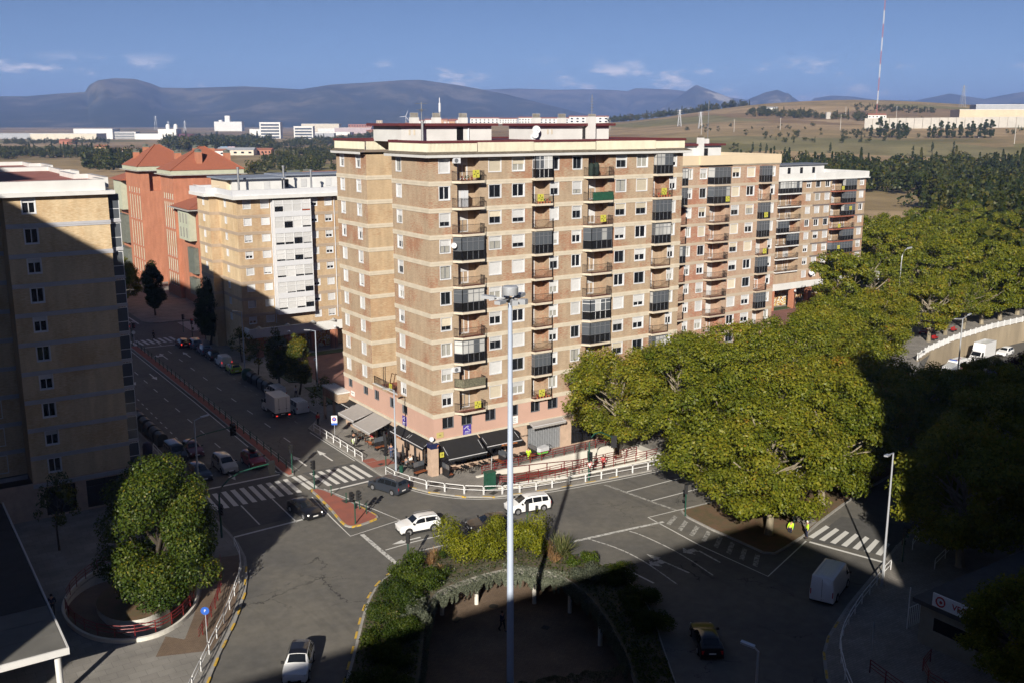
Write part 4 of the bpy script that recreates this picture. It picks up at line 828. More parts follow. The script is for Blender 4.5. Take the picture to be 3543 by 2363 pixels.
# low shop wing with terrace behind the light well
bx('terrace_parapet', 'brick_main', blk, -.02, .35, C_E, A_S, 7.05, 7.35); bx('coping', 'white_render', blk, -.05, .4, C_E - .0, A_S, 7.352, 7.42)
b = MB(); b.sheet([(.1, C_E), (9, C_E), (9, A_S), (.1, A_S)], [], 7.06); b.build('terrace_floor', 'terracotta_floor', blk)
link('terrace_railing', rail_mesh([(.16, C_E + .1), (.16, A_S - .1)], .9), blk, (0, 0, 7.42)); banner('u', .1, 10.6, 7.9, 'yellow banner with black cross on the terrace railing over the pink shops', .9)
b = MB()
for dx, hh in ((0, 2.2), (.5, 1.6)): b.tube([(.5, 12.4 + dx, 7.1), (.4, 12.5 + dx, 8.6), (.2, 12.0 + dx, 9.4 + hh * .3), (-.1, 11.2 + dx, 9.6 + hh * .3)], [.05, .05, .04, .03], 6)
tag(b.build('bare_tree_trunk', 'bark_dark'), 'bare dark curved stems of a dead potted tree on the shop terrace', 'plant')
b = MB(); b.box(-1.6, 0, A_E - 1.5, A_E + 3.5, 3.4, 4.6); b.box(-1.7, .1, A_E - 1.6, A_E + 3.6, 4.602, 4.8, 1); b.box(-.3, 0, A_E + 3.2, A_E + 3.5, 0.1, 3.4, 2); b.box(-1.6, -1.3, A_E + 3.2, A_E + 3.5, 0.1, 3.4, 2); part(b, 'side_porch', ['brick_main', 'white_render', 'stone_base'], blk)
# awnings
def awning(axis, c, a0, a1, zt, proj, zf, mat, label, frm='white_metal', val=.28):
 r_ = empty('awning', PT(axis, c, (a0 + a1) / 2, 0, zt)); tag(r_, label, 'awning'); o0 = Vector(PT(axis, c, (a0 + a1) / 2, 0, zt)); q = lambda a, d, z: tuple(Vector(PT(axis, c, a, d, z)) - o0)
 b = MB(); n = 6
 for i in range(n):
  t0, t1 = i / n, (i + 1) / n; sag = lambda t: -.05 * math.sin(math.pi * t)
  for dz in (0, -.02): b.face([q(a0, -.05 - proj * t0, zt + (zf - zt) * t0 + sag(t0) + dz), q(a1, -.05 - proj * t0, zt + (zf - zt) * t0 + sag(t0) + dz), q(a1, -.05 - proj * t1, zt + (zf - zt) * t1 + sag(t1) + dz), q(a0, -.05 - proj * t1, zt + (zf - zt) * t1 + sag(t1) + dz)])
 m_ = 12
 b.build('canvas', mat, r_); b = MB()
 for i in range(m_): x0, x1 = a0 + (a1 - a0) * i / m_, a0 + (a1 - a0) * (i + 1) / m_; b.face([q(x0, -proj - .06, zf - val), q((x0 + x1) / 2, -proj - .07, zf - val - .04), q(x1, -proj - .06, zf - val), q(x1, -proj - .06, zf - .03), q(x0, -proj - .06, zf - .03)])
 b.build('valance', mat, r_); b = MB(); b.bar(q(a0, -proj - .06, zf), q(a1, -proj - .06, zf), .07, .06); b.build('front_bar', frm, r_)
 b = MB(); b.bar(q(a0 + .2, -.1, zt - .1), q(a0 + .2, -proj, zf - .02), .04, .04); b.bar(q(a1 - .2, -.1, zt - .1), q(a1 - .2, -proj, zf - .02), .04, .04); b.box(0, .001, 0, .001, 0, .001); b.build('folding_arms', frm, r_); return r_
aw1 = awning('v', 0, .5, 5.45, 3.98, 2.3, 2.45, 'awning_black', 'large black awning next to the corner pillar on the avenue side'); aw2 = awning('v', 0, 5.65, 10.4, 3.95, 2.0, 2.9, 'awning_black', 'black awning with orange bar lettering beside the metal roller gate')
awning('u', 0, .5, 4.6, 3.95, 1.1, 3.25, 'awning_black', 'short black awning on the street side next to the corner pillar'); aw4 = awning('u', 0, 4.7, 8.4, 3.85, 1.1, 3.2, 'awning_black', 'short black awning with orange lettering on the street side')
awning('u', 0, 10.2, 14.9, 3.75, 2.9, 2.75, 'awning_grey', 'grey awning nearer the corner over the cafe tables'); awning('u', 0, 15.1, 19.6, 3.75, 2.7, 3.0, 'awning_grey', 'grey awning farther up the side street'); awning('u', 0, 19.9, 23.4, 3.7, 1.0, 3.2, 'awning_black', 'small black awning beside the brick square')
awning('v', 0, 12.6, 17.5, 4.1, .9, 3.75, 'awning_grey', 'narrow rolled grey awning above the metal roller gate')
lettering('PATUI  taberna', .34, 'orange_paint', aw2, (.6, -2.085, -1.22), (math.pi / 2, 0, 0), font_shear=.15); lettering('PATUI taberna', .42, 'signal_black', blk, (11.3, -.02, 2.55), (math.pi / 2, 0, 0), font_shear=.2); lettering('PATUI  taberna', .26, 'orange_paint', aw4, (-1.18, 0, -.82), (math.pi / 2, 0, -math.pi / 2))
def wall_sign(axis, c, a, z, w_, h_, mat, label, texts, logo=None):
 r_ = empty('wall_sign', PT(axis, c, a, 0, z), 0 if axis == 'v' else -math.pi / 2); tag(r_, label, 'sign'); b = MB(); b.box(-w_ / 2, w_ / 2, -.05, -.005, -h_ / 2, h_ / 2); b.build('board', mat, r_)
 for tx, sz, dz, m_ in texts: lettering(tx, sz, m_, r_, (0, -.06, dz), (math.pi / 2, 0, 0))
 if logo:
  b = MB(); b.bar((-.42, -.06, .12), (.02, -.06, .42), .02, .05); b.bar((.02, -.06, .42), (.2, -.06, .38), .02, .05); b.bar((.02, -.06, .3), (.12, -.06, .2), .02, .04); b.bar((.12, -.06, .2), (.05, -.06, .12), .02, .04); b.bar((.05, -.06, .12), (.42, -.06, -.12), .02, .05); b.build('emblem', 'paper_white', r_)
 return r_
for ax, a, lab in (('v', 4.25, 'purple sign with white bird outline under the avenue side windows'), ('u', 6.9, 'purple sign with white bird outline on the street side wall')): wall_sign(ax, -.01, a, 4.66, 1.05 if ax == 'v' else .95, 1.12, 'purple', lab, (('AIGLE', .24, -.22, 'paper_white'), ('Estudios Profesionales', .075, -.42, 'paper_white')), True)
wall_sign('v', -.01, .75, 4.62, .85, .62, 'brass_plate', 'small yellow plaque with crest on the pink corner wall', (('plaza', .14, .02, 'signal_black'), ('- - - - -', .12, -.14, 'signal_black')))
wall_sign('v', -.01, 10.5, 4.72, 1.3, .9, 'paper_white', 'white printed notice board on the pink avenue wall', (('ESTUDIO', .2, .15, 'alu_grey'), ('JURIDICO', .18, -.08, 'alu_grey'), ('TEL 948 22', .14, -.28, 'alu_grey'))); wall_sign('u', -.01, 21.0, 4.75, 1.0, .6, 'paper_white', 'white board on the pink wall near the brick square', (('CLINICA', .2, .05, 'alu_grey'),))
wall_sign('v', -.02, .95, 2.3, .5, .6, 'yellow', 'small yellow poster in the bar window beside the corner pillar', (('+', .5, 0, 'signal_black'),)); b = MB(); b.tube([(10.7, -.1, 3.55), (10.7, -.75, 3.55)], .03, 6); b.box(10.62, 10.78, -.85, -.25, 3.1, 3.5); tag(b.build('hanging_sign', 'signal_black'), 'black square sign hung out beside the roller gate', 'sign')
# ------------------------------------------------------------------ second block along the avenue (pinker brick, cream parapet)
blk2 = empty('apartment_block', (36, 14, 0)); tag(blk2, 'pinkish brick apartment block with cream parapet behind the corner block', 'building')
blk2.location = (0, 0, 0)
Z2 = [29.6 - 2.78 * k for k in range(10)]; U0, U1, V2 = 37.5, 69.1, 14.0
W2 = [(44.6, 46.0), (52.45, 53.77), (59.06, 60.6), (62.17, 63.76)]; B21, B22, B20 = (54.0, 57.9), (64.75, 67.3), (47.4, 49.9)
ops = []
for z in Z2:
 for l, r in W2: ops.append((l, r, z + .87, z + 2.24))
 ops += [(B21[0] + .6, B21[1] - .1, z + .02, z + 2.4, 1.0), (B22[0], B22[1] - .1, z + .02, z + 2.4, 1.0), (B20[0], B20[1] - .1, z + .02, z + 2.4, 1.0), (67.4, 68.2, z + .87, z + 2.24), (50.0, 50.9, z + .87, z + 2.24)]
b = MB(); facade(b, 'v', V2, U0, U1, 0.05, 32.25, ops, 0, 1); b.face([(U1, V2, 0), (U1, V2 + 13, 0), (U1, V2 + 13, 32.25), (U1, V2, 32.25)]); b.face([(U0, V2, 0), (U0, V2 + 13, 0), (U0, V2 + 13, 32.25), (U0, V2, 32.25)]); b.face([(U0, V2 + 13, 0), (U1, V2 + 13, 0), (U1, V2 + 13, 32.25), (U0, V2 + 13, 32.25)])
part(b, 'brick_wall', ['brick_red_mix', 'white_render'], blk2)
for a0, a1 in ((U0, B20[0] - .1), (50.2, B21[0] - .1), (B21[1] + .1, B22[0] - .1), (B22[1] + .2, U1)): bands(blk2, 'v', V2, a0, a1, Z2, 'band_sand', .42, .03, groove=False)
for k, z in enumerate(Z2):
 for l, r in W2: window(blk2, 'v', V2, (l + r) / 2, z + .87, r - l, 1.37, 'alu_grey' if rnd.random() < .5 else 'white_pvc', beige=rnd.random() < .5)
 window(blk2, 'v', V2, 67.8, z + .87, .8, 1.37, 'white_pvc'); window(blk2, 'v', V2, 50.45, z + .87, .9, 1.37, 'white_pvc')
 for l, r in (B20, B21, B22): window(blk2, 'v', V2 + .995, (l + r) / 2, z + .12, 1.15, 2.1, 'white_pvc', depth=.06)
 balcony(blk2, 'v', V2, *B21, z, .85, .6, .02, 'c1', 'alu_grey' if k in (0, 1) else None, 'band_sand'); balcony(blk2, 'v', V2, *B22, z, .55, .02, .3, 'c2', 'alu_grey' if k in (0, 2, 3, 5, 7) else None, 'band_sand'); balcony(blk2, 'v', V2, *B20, z, .55, .02, .3, 'c3', 'alu_grey' if k in (0, 1, 4) else None, 'band_sand')
bx('cornice', 'cream_band', blk2, U0 - .1, U1 + .12, V2 - .12, V2 + 13.1, 32.25, 32.4)
b = MB(); P = [(U0, V2 - .25), (52, V2 - .25), (52, V2 - .5), (58.5, V2 - .5), (58.5, V2 - .25), (U1 + .1, V2 - .25), (U1 + .1, V2 + 13), (U0, V2 + 13)]; b.wallring(P, 32.4, 33.75); b.wallring(offset(P, .25), 32.4, 33.75); ribbon(b, offset(P, .12), .25, 33.75, closed=True); part(b, 'parapet', 'cream_panel', blk2)
b = MB(); b.sheet(P, [], 32.42); part(b, 'roof', 'roof_grey_flat', blk2)
b = MB(); b.box(52.5, 62.5, 20, 25, 32.42, 35.0); ph = part(b, 'roof_pavilion', 'white_render', blk2); bx('flat_roof', 'roof_maroon', ph, 52, 63, 19.5, 25.5, 35.002, 35.3); b = MB(); b.box(57.2, 58.0, 19.1, 19.9, 32.5, 36.2); b.box(57.3, 57.9, 19.2, 19.8, 36.2, 36.5, 1); b.build('chimney', ['white_render', 'eave_tile'], ph); bx('pane', 'glass', ph, 58.9, 59.7, 19.96, 19.99, 33.2, 34.6); bx('chimney', 'white_render', ph, 60.2, 60.9, 21, 21.7, 35.3, 36.0)
for x, k, lab in ((57.3, 1, 'second from top'), (66.0, 2, 'third from top'), (66.1, 4, 'fifth from top')): banner('v', V2 - .95 if x < 60 else V2 - .66, x, Z2[k] + .62, 'yellow banner on the ' + lab + ' balcony of the pinkish second block', .95)
mast(61.5, 22, 35.3, 6.5, 'thin dark mast on the second block roof pavilion', 'plain')
# ------------------------------------------------------------------ third, lower block above the arcade
blk3 = empty('apartment_block', (0, 0, 0)); tag(blk3, 'lower brick block with white terrace and arcade beyond the second block', 'building')
V3 = 51.5; Z3 = [24.0 - 2.757 * k for k in range(7)]; X0, X1 = 104.0, 140.2
W3 = [(120.4, 121.75), (123.35, 124.8), (126.45, 127.9), (138.1, 139.4)]; ops = []
for z in Z3:
 for l, r in W3: ops.append((l, r, z + .95, z + 2.3))
 ops += [(111.7, 118.3, z + .02, z + 2.4, 1.5), (128.6, 136.0, z + .02, z + 2.4, 1.2)]
ops += [(l, r, 5.6, 7.0) for l, r in W3]
b = MB(); facade(b, 'v', V3, X0, X1, .05, 26.5, ops, 0, 1); b.face([(X1, V3, 0), (X1, V3 + 12, 0), (X1, V3 + 12, 26.5), (X1, V3, 26.5)]); b.face([(X0, V3, 0), (X0, V3 + 12, 0), (X0, V3 + 12, 26.5), (X0, V3, 26.5)])
part(b, 'brick_wall', ['brick_main', 'white_render'], blk3)
for a0, a1, m_ in ((118.6, 122.6, 'band_sand'), (122.6, 128.2, 'band_slate'), (136.3, X1, 'band_slate'), (X0, 111.5, 'band_sand')): bands(blk3, 'v', V3, a0, a1, Z3, m_, .34, .03, groove=False)
for k, z in enumerate(Z3 + [4.7]):
 for l, r in W3: window(blk3, 'v', V3, (l + r) / 2, z + .95 if k < 7 else 5.6, r - l, 1.35 if k < 7 else 1.4, rnd.choice(('alu_grey', 'white_pvc')), shut=rnd.choice((0, .5, 1, 1, 1)))
 if k == 7: continue
 for a_ in (113.3, 116.6): window(blk3, 'v', V3 + 1.495, a_, z + .1, 1.5, 2.1, 'white_pvc', depth=.06)
 for a_ in (130.2, 134.2): window(blk3, 'v', V3 + 1.195, a_, z + .1, 1.5, 2.1, 'white_pvc', depth=.06)
 balcony(blk3, 'v', V3, 111.6, 115.0, z, .5, .02, .02, 'd1', 'alu_grey' if k in (0, 3) else None, 'white_render'); balcony(blk3, 'v', V3, 115.0, 118.4, z, .5, .02, .02, 'd2', 'alu_grey' if k in (0, 4) else None, 'white_render')
 balcony(blk3, 'v', V3, 128.3, 132.2, z, .9, .6, .02, 'd3', 'alu_grey' if k in (5, 6) else None, 'terracotta_floor'); balcony(blk3, 'v', V3, 132.2, 136.2, z, .9, .02, .3, 'd4', 'alu_grey' if k != 3 else None, 'terracotta_floor')
bx('cornice', 'white_render', blk3, X0 - .2, X1 + .5, V3 - .7, V3 + 12.3, 26.5, 26.7); b = MB(); P = [(X0, V3 - .3), (122.5, V3 - .3), (122.5, V3 - .55), (X1 + .2, V3 - .55), (X1 + .2, V3 + 12), (X0, V3 + 12)]; b.wallring(P, 26.7, 28.0); b.wallring(offset(P, .3), 26.7, 28); ribbon(b, offset(P, .15), .3, 28.0, closed=True); part(b, 'parapet', 'white_render', blk3); b = MB(); b.sheet(P, [], 26.72); part(b, 'roof', 'roof_grey_flat', blk3)
b = MB(); b.box(112, 133, V3 + 6, V3 + 11, 26.72, 29.4); ph = part(b, 'roof_pavilion', 'white_render', blk3); bx('flat_roof', 'alu_grey', ph, 111.5, 133.6, V3 + 5.5, V3 + 11.5, 29.402, 29.65)
for x in (121, 125, 129): bx('pane', 'glass', ph, x, x + .9, V3 + 5.95, V3 + 5.99, 27.6, 28.9)
b = MB(); b.sheet([(104, 47.8), (142, 47.8), (142, V3), (104, V3)], [], 4.62); b.sheet([(104, 47.8), (142, 47.8), (142, V3), (104, V3)], [], 4.35); part(b, 'terrace_slab', 'terracotta_floor', blk3)
b = MB(); b.box(104, 142.2, 47.6, 47.85, 4.3, 5.65); b.box(141.9, 142.2, 47.85, V3, 4.3, 5.65); part(b, 'terrace_parapet', 'white_render', blk3)
for x in (107.0, 113.6, 118.6, 127.9, 141.2, 150 - 3.0): bx('arcade_pillar', 'brick_orange', blk3, x - .55, x + .55, 47.4, 48.5, .1, 4.3)
for i, (x, m_) in enumerate(((109.5, 'graffiti_a'), (116, 'graffiti_b'), (123, 'graffiti_a'), (134, 'graffiti_b'))): b = MB(); b.box(x - 3, x + 3, 51.2, 51.45, .1, 3.4); b.build('painted_wall', m_, blk3)
dish((122.3, 50.5, 6.6), .55, (-.4, -.8, .3), 'satellite dish on the white terrace of the lower block'); b = MB(); b.box(128.3, 136.0, 48.9, 51.4, 4.64, 6.9); b.box(128.1, 136.2, 48.7, 51.45, 6.902, 7.05); part(b, 'terrace_enclosure', 'white_pvc', blk3)
for i in range(6): bx('pane', 'bay_blind', blk3, 128.5 + i * 1.25, 128.5 + i * 1.25 + 1.05, 48.86, 48.89, 5.7, 6.7)
for x, k, dz in ((131.2, 0, .6), (130.7, 3, .6), (131.0, 5, 1.4), (134.2, 2, 1.6)): banner('v', V3 - 1.0, x, Z3[k] + dz, 'yellow banner on the ' + ORD[k] + ' balcony of the block above the arcade', 1.0)
# ------------------------------------------------------------------ block with the white glazed bay
gb = empty('apartment_block', (0, 0, 0)); tag(gb, 'buff brick block with full height white enclosed bay across the brick square', 'building')
V4 = 69.0; Z4 = [23.55 - 2.75 * k for k in range(7)] + [4.3]; ops = []; W4 = [(3.3, 4.5), (6.3, 7.6), (15.1, 16.2), (17.65, 18.85), (22, 23.3), (26, 27.3)]
for z in Z4:
 for l, r in W4: ops.append((l, r, z + 1.05, z + 2.42))
b = MB(); facade(b, 'v', V4, 2.2, 46, .05, 26.2, ops, 0, 1); opl = [(74.4, 75.4, z + 1.05, z + 2.42) for z in Z4]; facade(b, 'u', 2.2, V4, 78.5, .05, 26.2, opl, 2, 1)
facade(b, 'v', 78.5, .6, 2.2, .05, 26.2, [], 0, 1); opb = [(81.2, 82.1, z + 1.05, z + 2.42) for z in Z4[:-1]]; facade(b, 'u', .6, 78.5, 85.2, .05, 26.2, opb, 2, 1); b.face([(.6, 85.2, 0), (46, 85.2, 0), (46, 85.2, 26.2), (.6, 85.2, 26.2)]); b.face([(46, V4, 0), (46, 85.2, 0), (46, 85.2, 26.2), (46, V4, 26.2)])
part(b, 'brick_wall', ['brick_buff', 'white_render', 'brick_left'], gb)
bands(gb, 'v', V4, 2.12, 8.1, Z4[:-1], 'band_tan', .52, .05); bands(gb, 'v', V4, 14.6, 46, Z4[:-1], 'band_tan', .52, .05); bands(gb, 'u', 2.2, V4, 78.5, Z4[:-1], 'band_tan', .52, .05); bands(gb, 'u', .6, 78.5, 85.2, Z4[:-1], 'band_tan', .52, .05); bands(gb, 'v', 78.5, .6, 2.2, Z4[:-1], 'band_tan', .52, .05)
for z in Z4:
 for l, r in W4: window(gb, 'v', V4, (l + r) / 2, z + 1.05, r - l, 1.37, 'white_pvc', shut=rnd.choice((.7, .85, .9, 1)), curtain=False)
 window(gb, 'u', 2.2, 74.9, z + 1.05, 1.0, 1.37, 'white_pvc', shut=1)
 if z > 5: window(gb, 'u', .6, 81.65, z + 1.05, .9, 1.37, 'white_pvc', shut=1)
 # one storey of the glazed bay
 if z > 4.5:
  st = empty('glazed_bay', (11.3, V4, z)); st.parent = gb; bx('apron_panel', 'white_metal', st, -3.25, 3.25, -1.35, 0, -.45, .42); b = MB()
  for i in range(5): x = -3.2 + i * 1.6; b.box(x - .05, x + .05, -1.33, -1.23, .42, 2.3)
  b.box(-3.25, 3.25, -1.335, -1.235, 1.62, 1.7); b.build('mullions', 'white_pvc', st)
  b = MB(); b.box(-3.25, -3.2, -1.2, 0, .42, 2.3); b.box(3.2, 3.25, -1.2, 0, .42, 2.3); b.build('side_panel', 'white_metal', st)
  for i in range(4):
   x = -2.4 + i * 1.6; sh_ = rnd.choice((.45, .55, .8, .85, .85, .9, 1.0)); hs = 1.85 * sh_
   s_ = link('roller_shutter', slat_mesh(1.5, round(hs, 1)), st, (x, -1.27, .43 + 1.85 - round(hs, 1)))
   for sx in (-.38, .38): link('pane', quad_mesh(.66, 1.82, 'glass' if not (abs(z - Z4[0]) < .1 and i > 1) else 'wood_blind'), st, (x + sx, -1.22, .44))
bx('bay_base', 'white_metal', gb, 8.05, 14.55, 67.65, 69, 2.9, 4.2)
P = [(1.2, 67.6), (46, 67.6), (46, 86.2), (-.5, 86.2), (-.5, 77.6), (1.2, 77.6)]
b = MB(); b.slab(P, 26.2, 26.75, bottom=True); part(b, 'cornice', 'white_render', gb)
b = MB(); Q = offset(P, .35); b.wallring(Q, 26.75, 27.7); b.wallring(offset(Q, .2), 26.75, 27.7); ribbon(b, offset(Q, .1), .24, 27.7, closed=True); part(b, 'parapet', 'white_metal', gb); b = MB(); b.sheet(Q, [], 26.77); part(b, 'roof', 'roof_grey_flat', gb)
b = MB(); b.box(2.6, 3.3, 75, 83, 26.77, 29.1, 1); b.box(3.3, 12.0, 74, 83, 26.77, 29.1); b.box(12.0, 40, 78, 84, 26.77, 29.3); ph = part(b, 'roof_pavilion', ['white_render', 'cream_panel'], gb); b = MB(); b.box(2.0, 12.6, 73.3, 83.5, 29.12, 29.38); b.box(12.7, 40.4, 77.4, 84.5, 29.32, 29.55); b.build('flat_roof', 'roof_grey_flat', ph)
for x, y, c_ in ((9.3, 73.97, 'shutter'), (14.2, 77.97, 'glass'), (17.6, 77.97, 'shutter'), (22.3, 77.97, 'shutter'), (26.6, 77.97, 'wood_blind')): b = MB(); b.box(x - .55, x + .55, y - .04, y - .005, 27.3, 28.7); b.build('pane', c_, ph)
for x, y, h_ in ((3.6, 71.5, 4.2), (12.4, 74, 4.2), (17.4, 74, 3.4)):
 b = MB(); b.tube([(x, y, 26.8), (x, y, 26.8 + h_)], .17, 12); b.tube([(x, y, 26.8 + h_), (x, y, 27.05 + h_)], .26, 12); b.build('flue_pipe', 'galvanised', gb, smooth=True)
b = MB(); b.box(2.3, 19.5, 66.6, 66.9, 3.3, 4.85); b.box(2.3, 2.6, 66.9, 71, 3.3, 4.85); part(b, 'terrace_parapet', 'white_render', gb); b = MB(); b.sheet([(2.3, 66.6), (46, 66.6), (46, 69), (2.3, 69)], [], 3.9); part(b, 'terrace_floor', 'terracotta_floor', gb)
for x in (4.0, 9.0, 13.6, 17.4): b = MB(); b.box(x - .5, x + .5, 66.2, 67.2, .1, 3.3); b.cone((x, 66.7, 4.86), (x, 66.7, 5.3), .75, .03, 4, 1); b.build('arcade_pillar', ['brick_orange', 'concrete'], gb)
for x, m_ in ((6.5, 'graffiti_a'), (11.3, 'graffiti_b'), (15.5, 'graffiti_a')): b = MB(); b.box(x - 2, x + 2, 68.7, 68.95, .1, 3.2); b.build('painted_wall', m_, gb)
b = MB(); b.tube([(19.3, 68.9, 5), (19.3, 68.9, 26)], .07, 8); part(b, 'downpipe', 'white_metal', gb); b = MB(); b.tube([(7.95, 68.9, 5), (7.95, 68.9, 26)], .07, 8); part(b, 'downpipe', 'white_metal', gb)
b = MB(); b.box(2.0, 3.0, 77.0, 82.4, 26.8, 26.85); rl = MB()
for zz_ in (27.1, 27.5, 27.9): rl.bar((0.1, 78.4, zz_), (3.0, 78.4, zz_), .05, .05); rl.bar((.1, 78.4, zz_), (.1, 85.5, zz_), .05, .05)
part(rl, 'roof_railing', 'white_metal', gb)
# ------------------------------------------------------------------ left block in the foreground
lb = empty('apartment_block', (0, 0, 0)); tag(lb, 'yellow brick block with grey floor bands at the left edge, mostly shaded', 'building')
V5 = 10.5; Z5 = [29.1 - 2.815 * k for k in range(10)]; ops = [(-37.45, -36.33, z + .95, z + 2.33) for z in Z5]
b = MB(); facade(b, 'v', V5, -39, -29.8, 3.9, 31.6, ops, 0, 1); facade(b, 'v', 14.0, -75, -39, 3.9, 31.6, [], 0, 1); b.face([(-39, V5, 3.9), (-39, 14, 3.9), (-39, 14, 31.6), (-39, V5, 31.6)]); b.face([(-29.8, V5, 0.1), (-29.8, 66, 0.1), (-29.8, 66, 31.6), (-29.8, V5, 31.6)]); b.face([(-29.8, 66, 0.1), (-75, 66, 0.1), (-75, 66, 31.6), (-29.8, 66, 31.6)])
facade(b, 'v', V5, -75, -29.8, .1, 3.9, [(-38, -35.2, .2, 3.2, .6), (-34.2, -30.6, .2, 3.2, .6), (-50, -42, .2, 3.2, .6)], 2, 1); part(b, 'brick_wall', ['brick_left', 'white_render', 'stone_base'], lb)
bands(lb, 'v', V5, -39, -29.74, Z5, 'band_grey', .42, .06); bands(lb, 'v', 14, -75, -39, Z5, 'band_grey', .42, .06)
for z in Z5:
 window(lb, 'v', V5, -36.89, z + .95, 1.12, 1.38, 'white_pvc', shut=rnd.choice((0, 0, .3, .5)), curtain=False)
 for a_ in (-41.5, -44.5, -49): window(lb, 'v', 14, a_, z + .6, 1.6, 1.7, 'alu_grey', shut=rnd.choice((.3, .8)), casing=True)
 # street side balconies, seen edge on
 by = empty('balcony', (-29.8, 13.2, z)); by.parent = lb; bx('slab', 'band_grey', by, 0, 1.15, -2.2, 2.2, -.3, -.02); b = MB()
 for yy in (-2.15, -.7, .7, 2.15): b.box(1.05, 1.1, yy - .03, yy + .03, 0, 2.4)
 for zz_ in (.02, 1.0, 2.4): b.box(1.05, 1.1, -2.15, 2.15, zz_ - .03, zz_ + .03); b.box(0, 1.08, -2.17, -2.12, zz_ - .03, zz_ + .03)
 b.build('glazing_frame', 'white_pvc', by); g = MB(); g.face([(0.02, -2.145, .05), (1.05, -2.145, .05), (1.05, -2.145, 2.37), (.02, -2.145, 2.37)]); g.build('pane', 'glass_bay', by); g = MB(); g.face([(1.075, -2.1, .05), (1.075, 2.1, .05), (1.075, 2.1, 2.37), (1.075, -2.1, 2.37)]); g.build('pane', 'glass_bay', by)
for l, r in ((-38, -35.2), (-34.2, -30.6), (-50, -42)): shopfront(lb, 'v', V5 + .2, l, r, .2, 3.2, 2)
b = MB(); P = [(-75, V5 + 3), (-39.6, V5 + 3), (-39.6, V5 - .6), (-29.2, V5 - .6), (-28.6, 66), (-75, 66)]; b.slab(P, 31.6, 31.95, bottom=True); part(b, 'cornice', 'white_render', lb)
rings = [[(-75, 14.2), (-39.2, 14.2), (-39.2, V5 + .05), (-29.95, V5 + .05), (-29.95, 14.5), (-28.8, 14.5), (-28.8, 23), (-30.2, 23), (-30.2, 31), (-28.4, 31), (-28.4, 35), (-29.4, 35), (-29.4, 45), (-75, 45)], [(-75, 45.4), (-29.0, 45.4), (-29.0, 50), (-28.0, 50), (-28.0, 58), (-29.4, 58), (-29.4, 66), (-75, 66)]]
for i, P in enumerate(rings):
 b = MB(); b.wallring(P, 31.95, 33.0); b.wallring(offset(P, .3), 31.95, 33.0); part(b, 'parapet', 'white_render', lb); b = MB(); ribbon(b, offset(P, .15), .42, 33.03, closed=True); b.build('coping', 'band_grey', lb); b = MB(); b.sheet(P, [], 32.5); part(b, 'roof', 'roof_red_flat', lb)
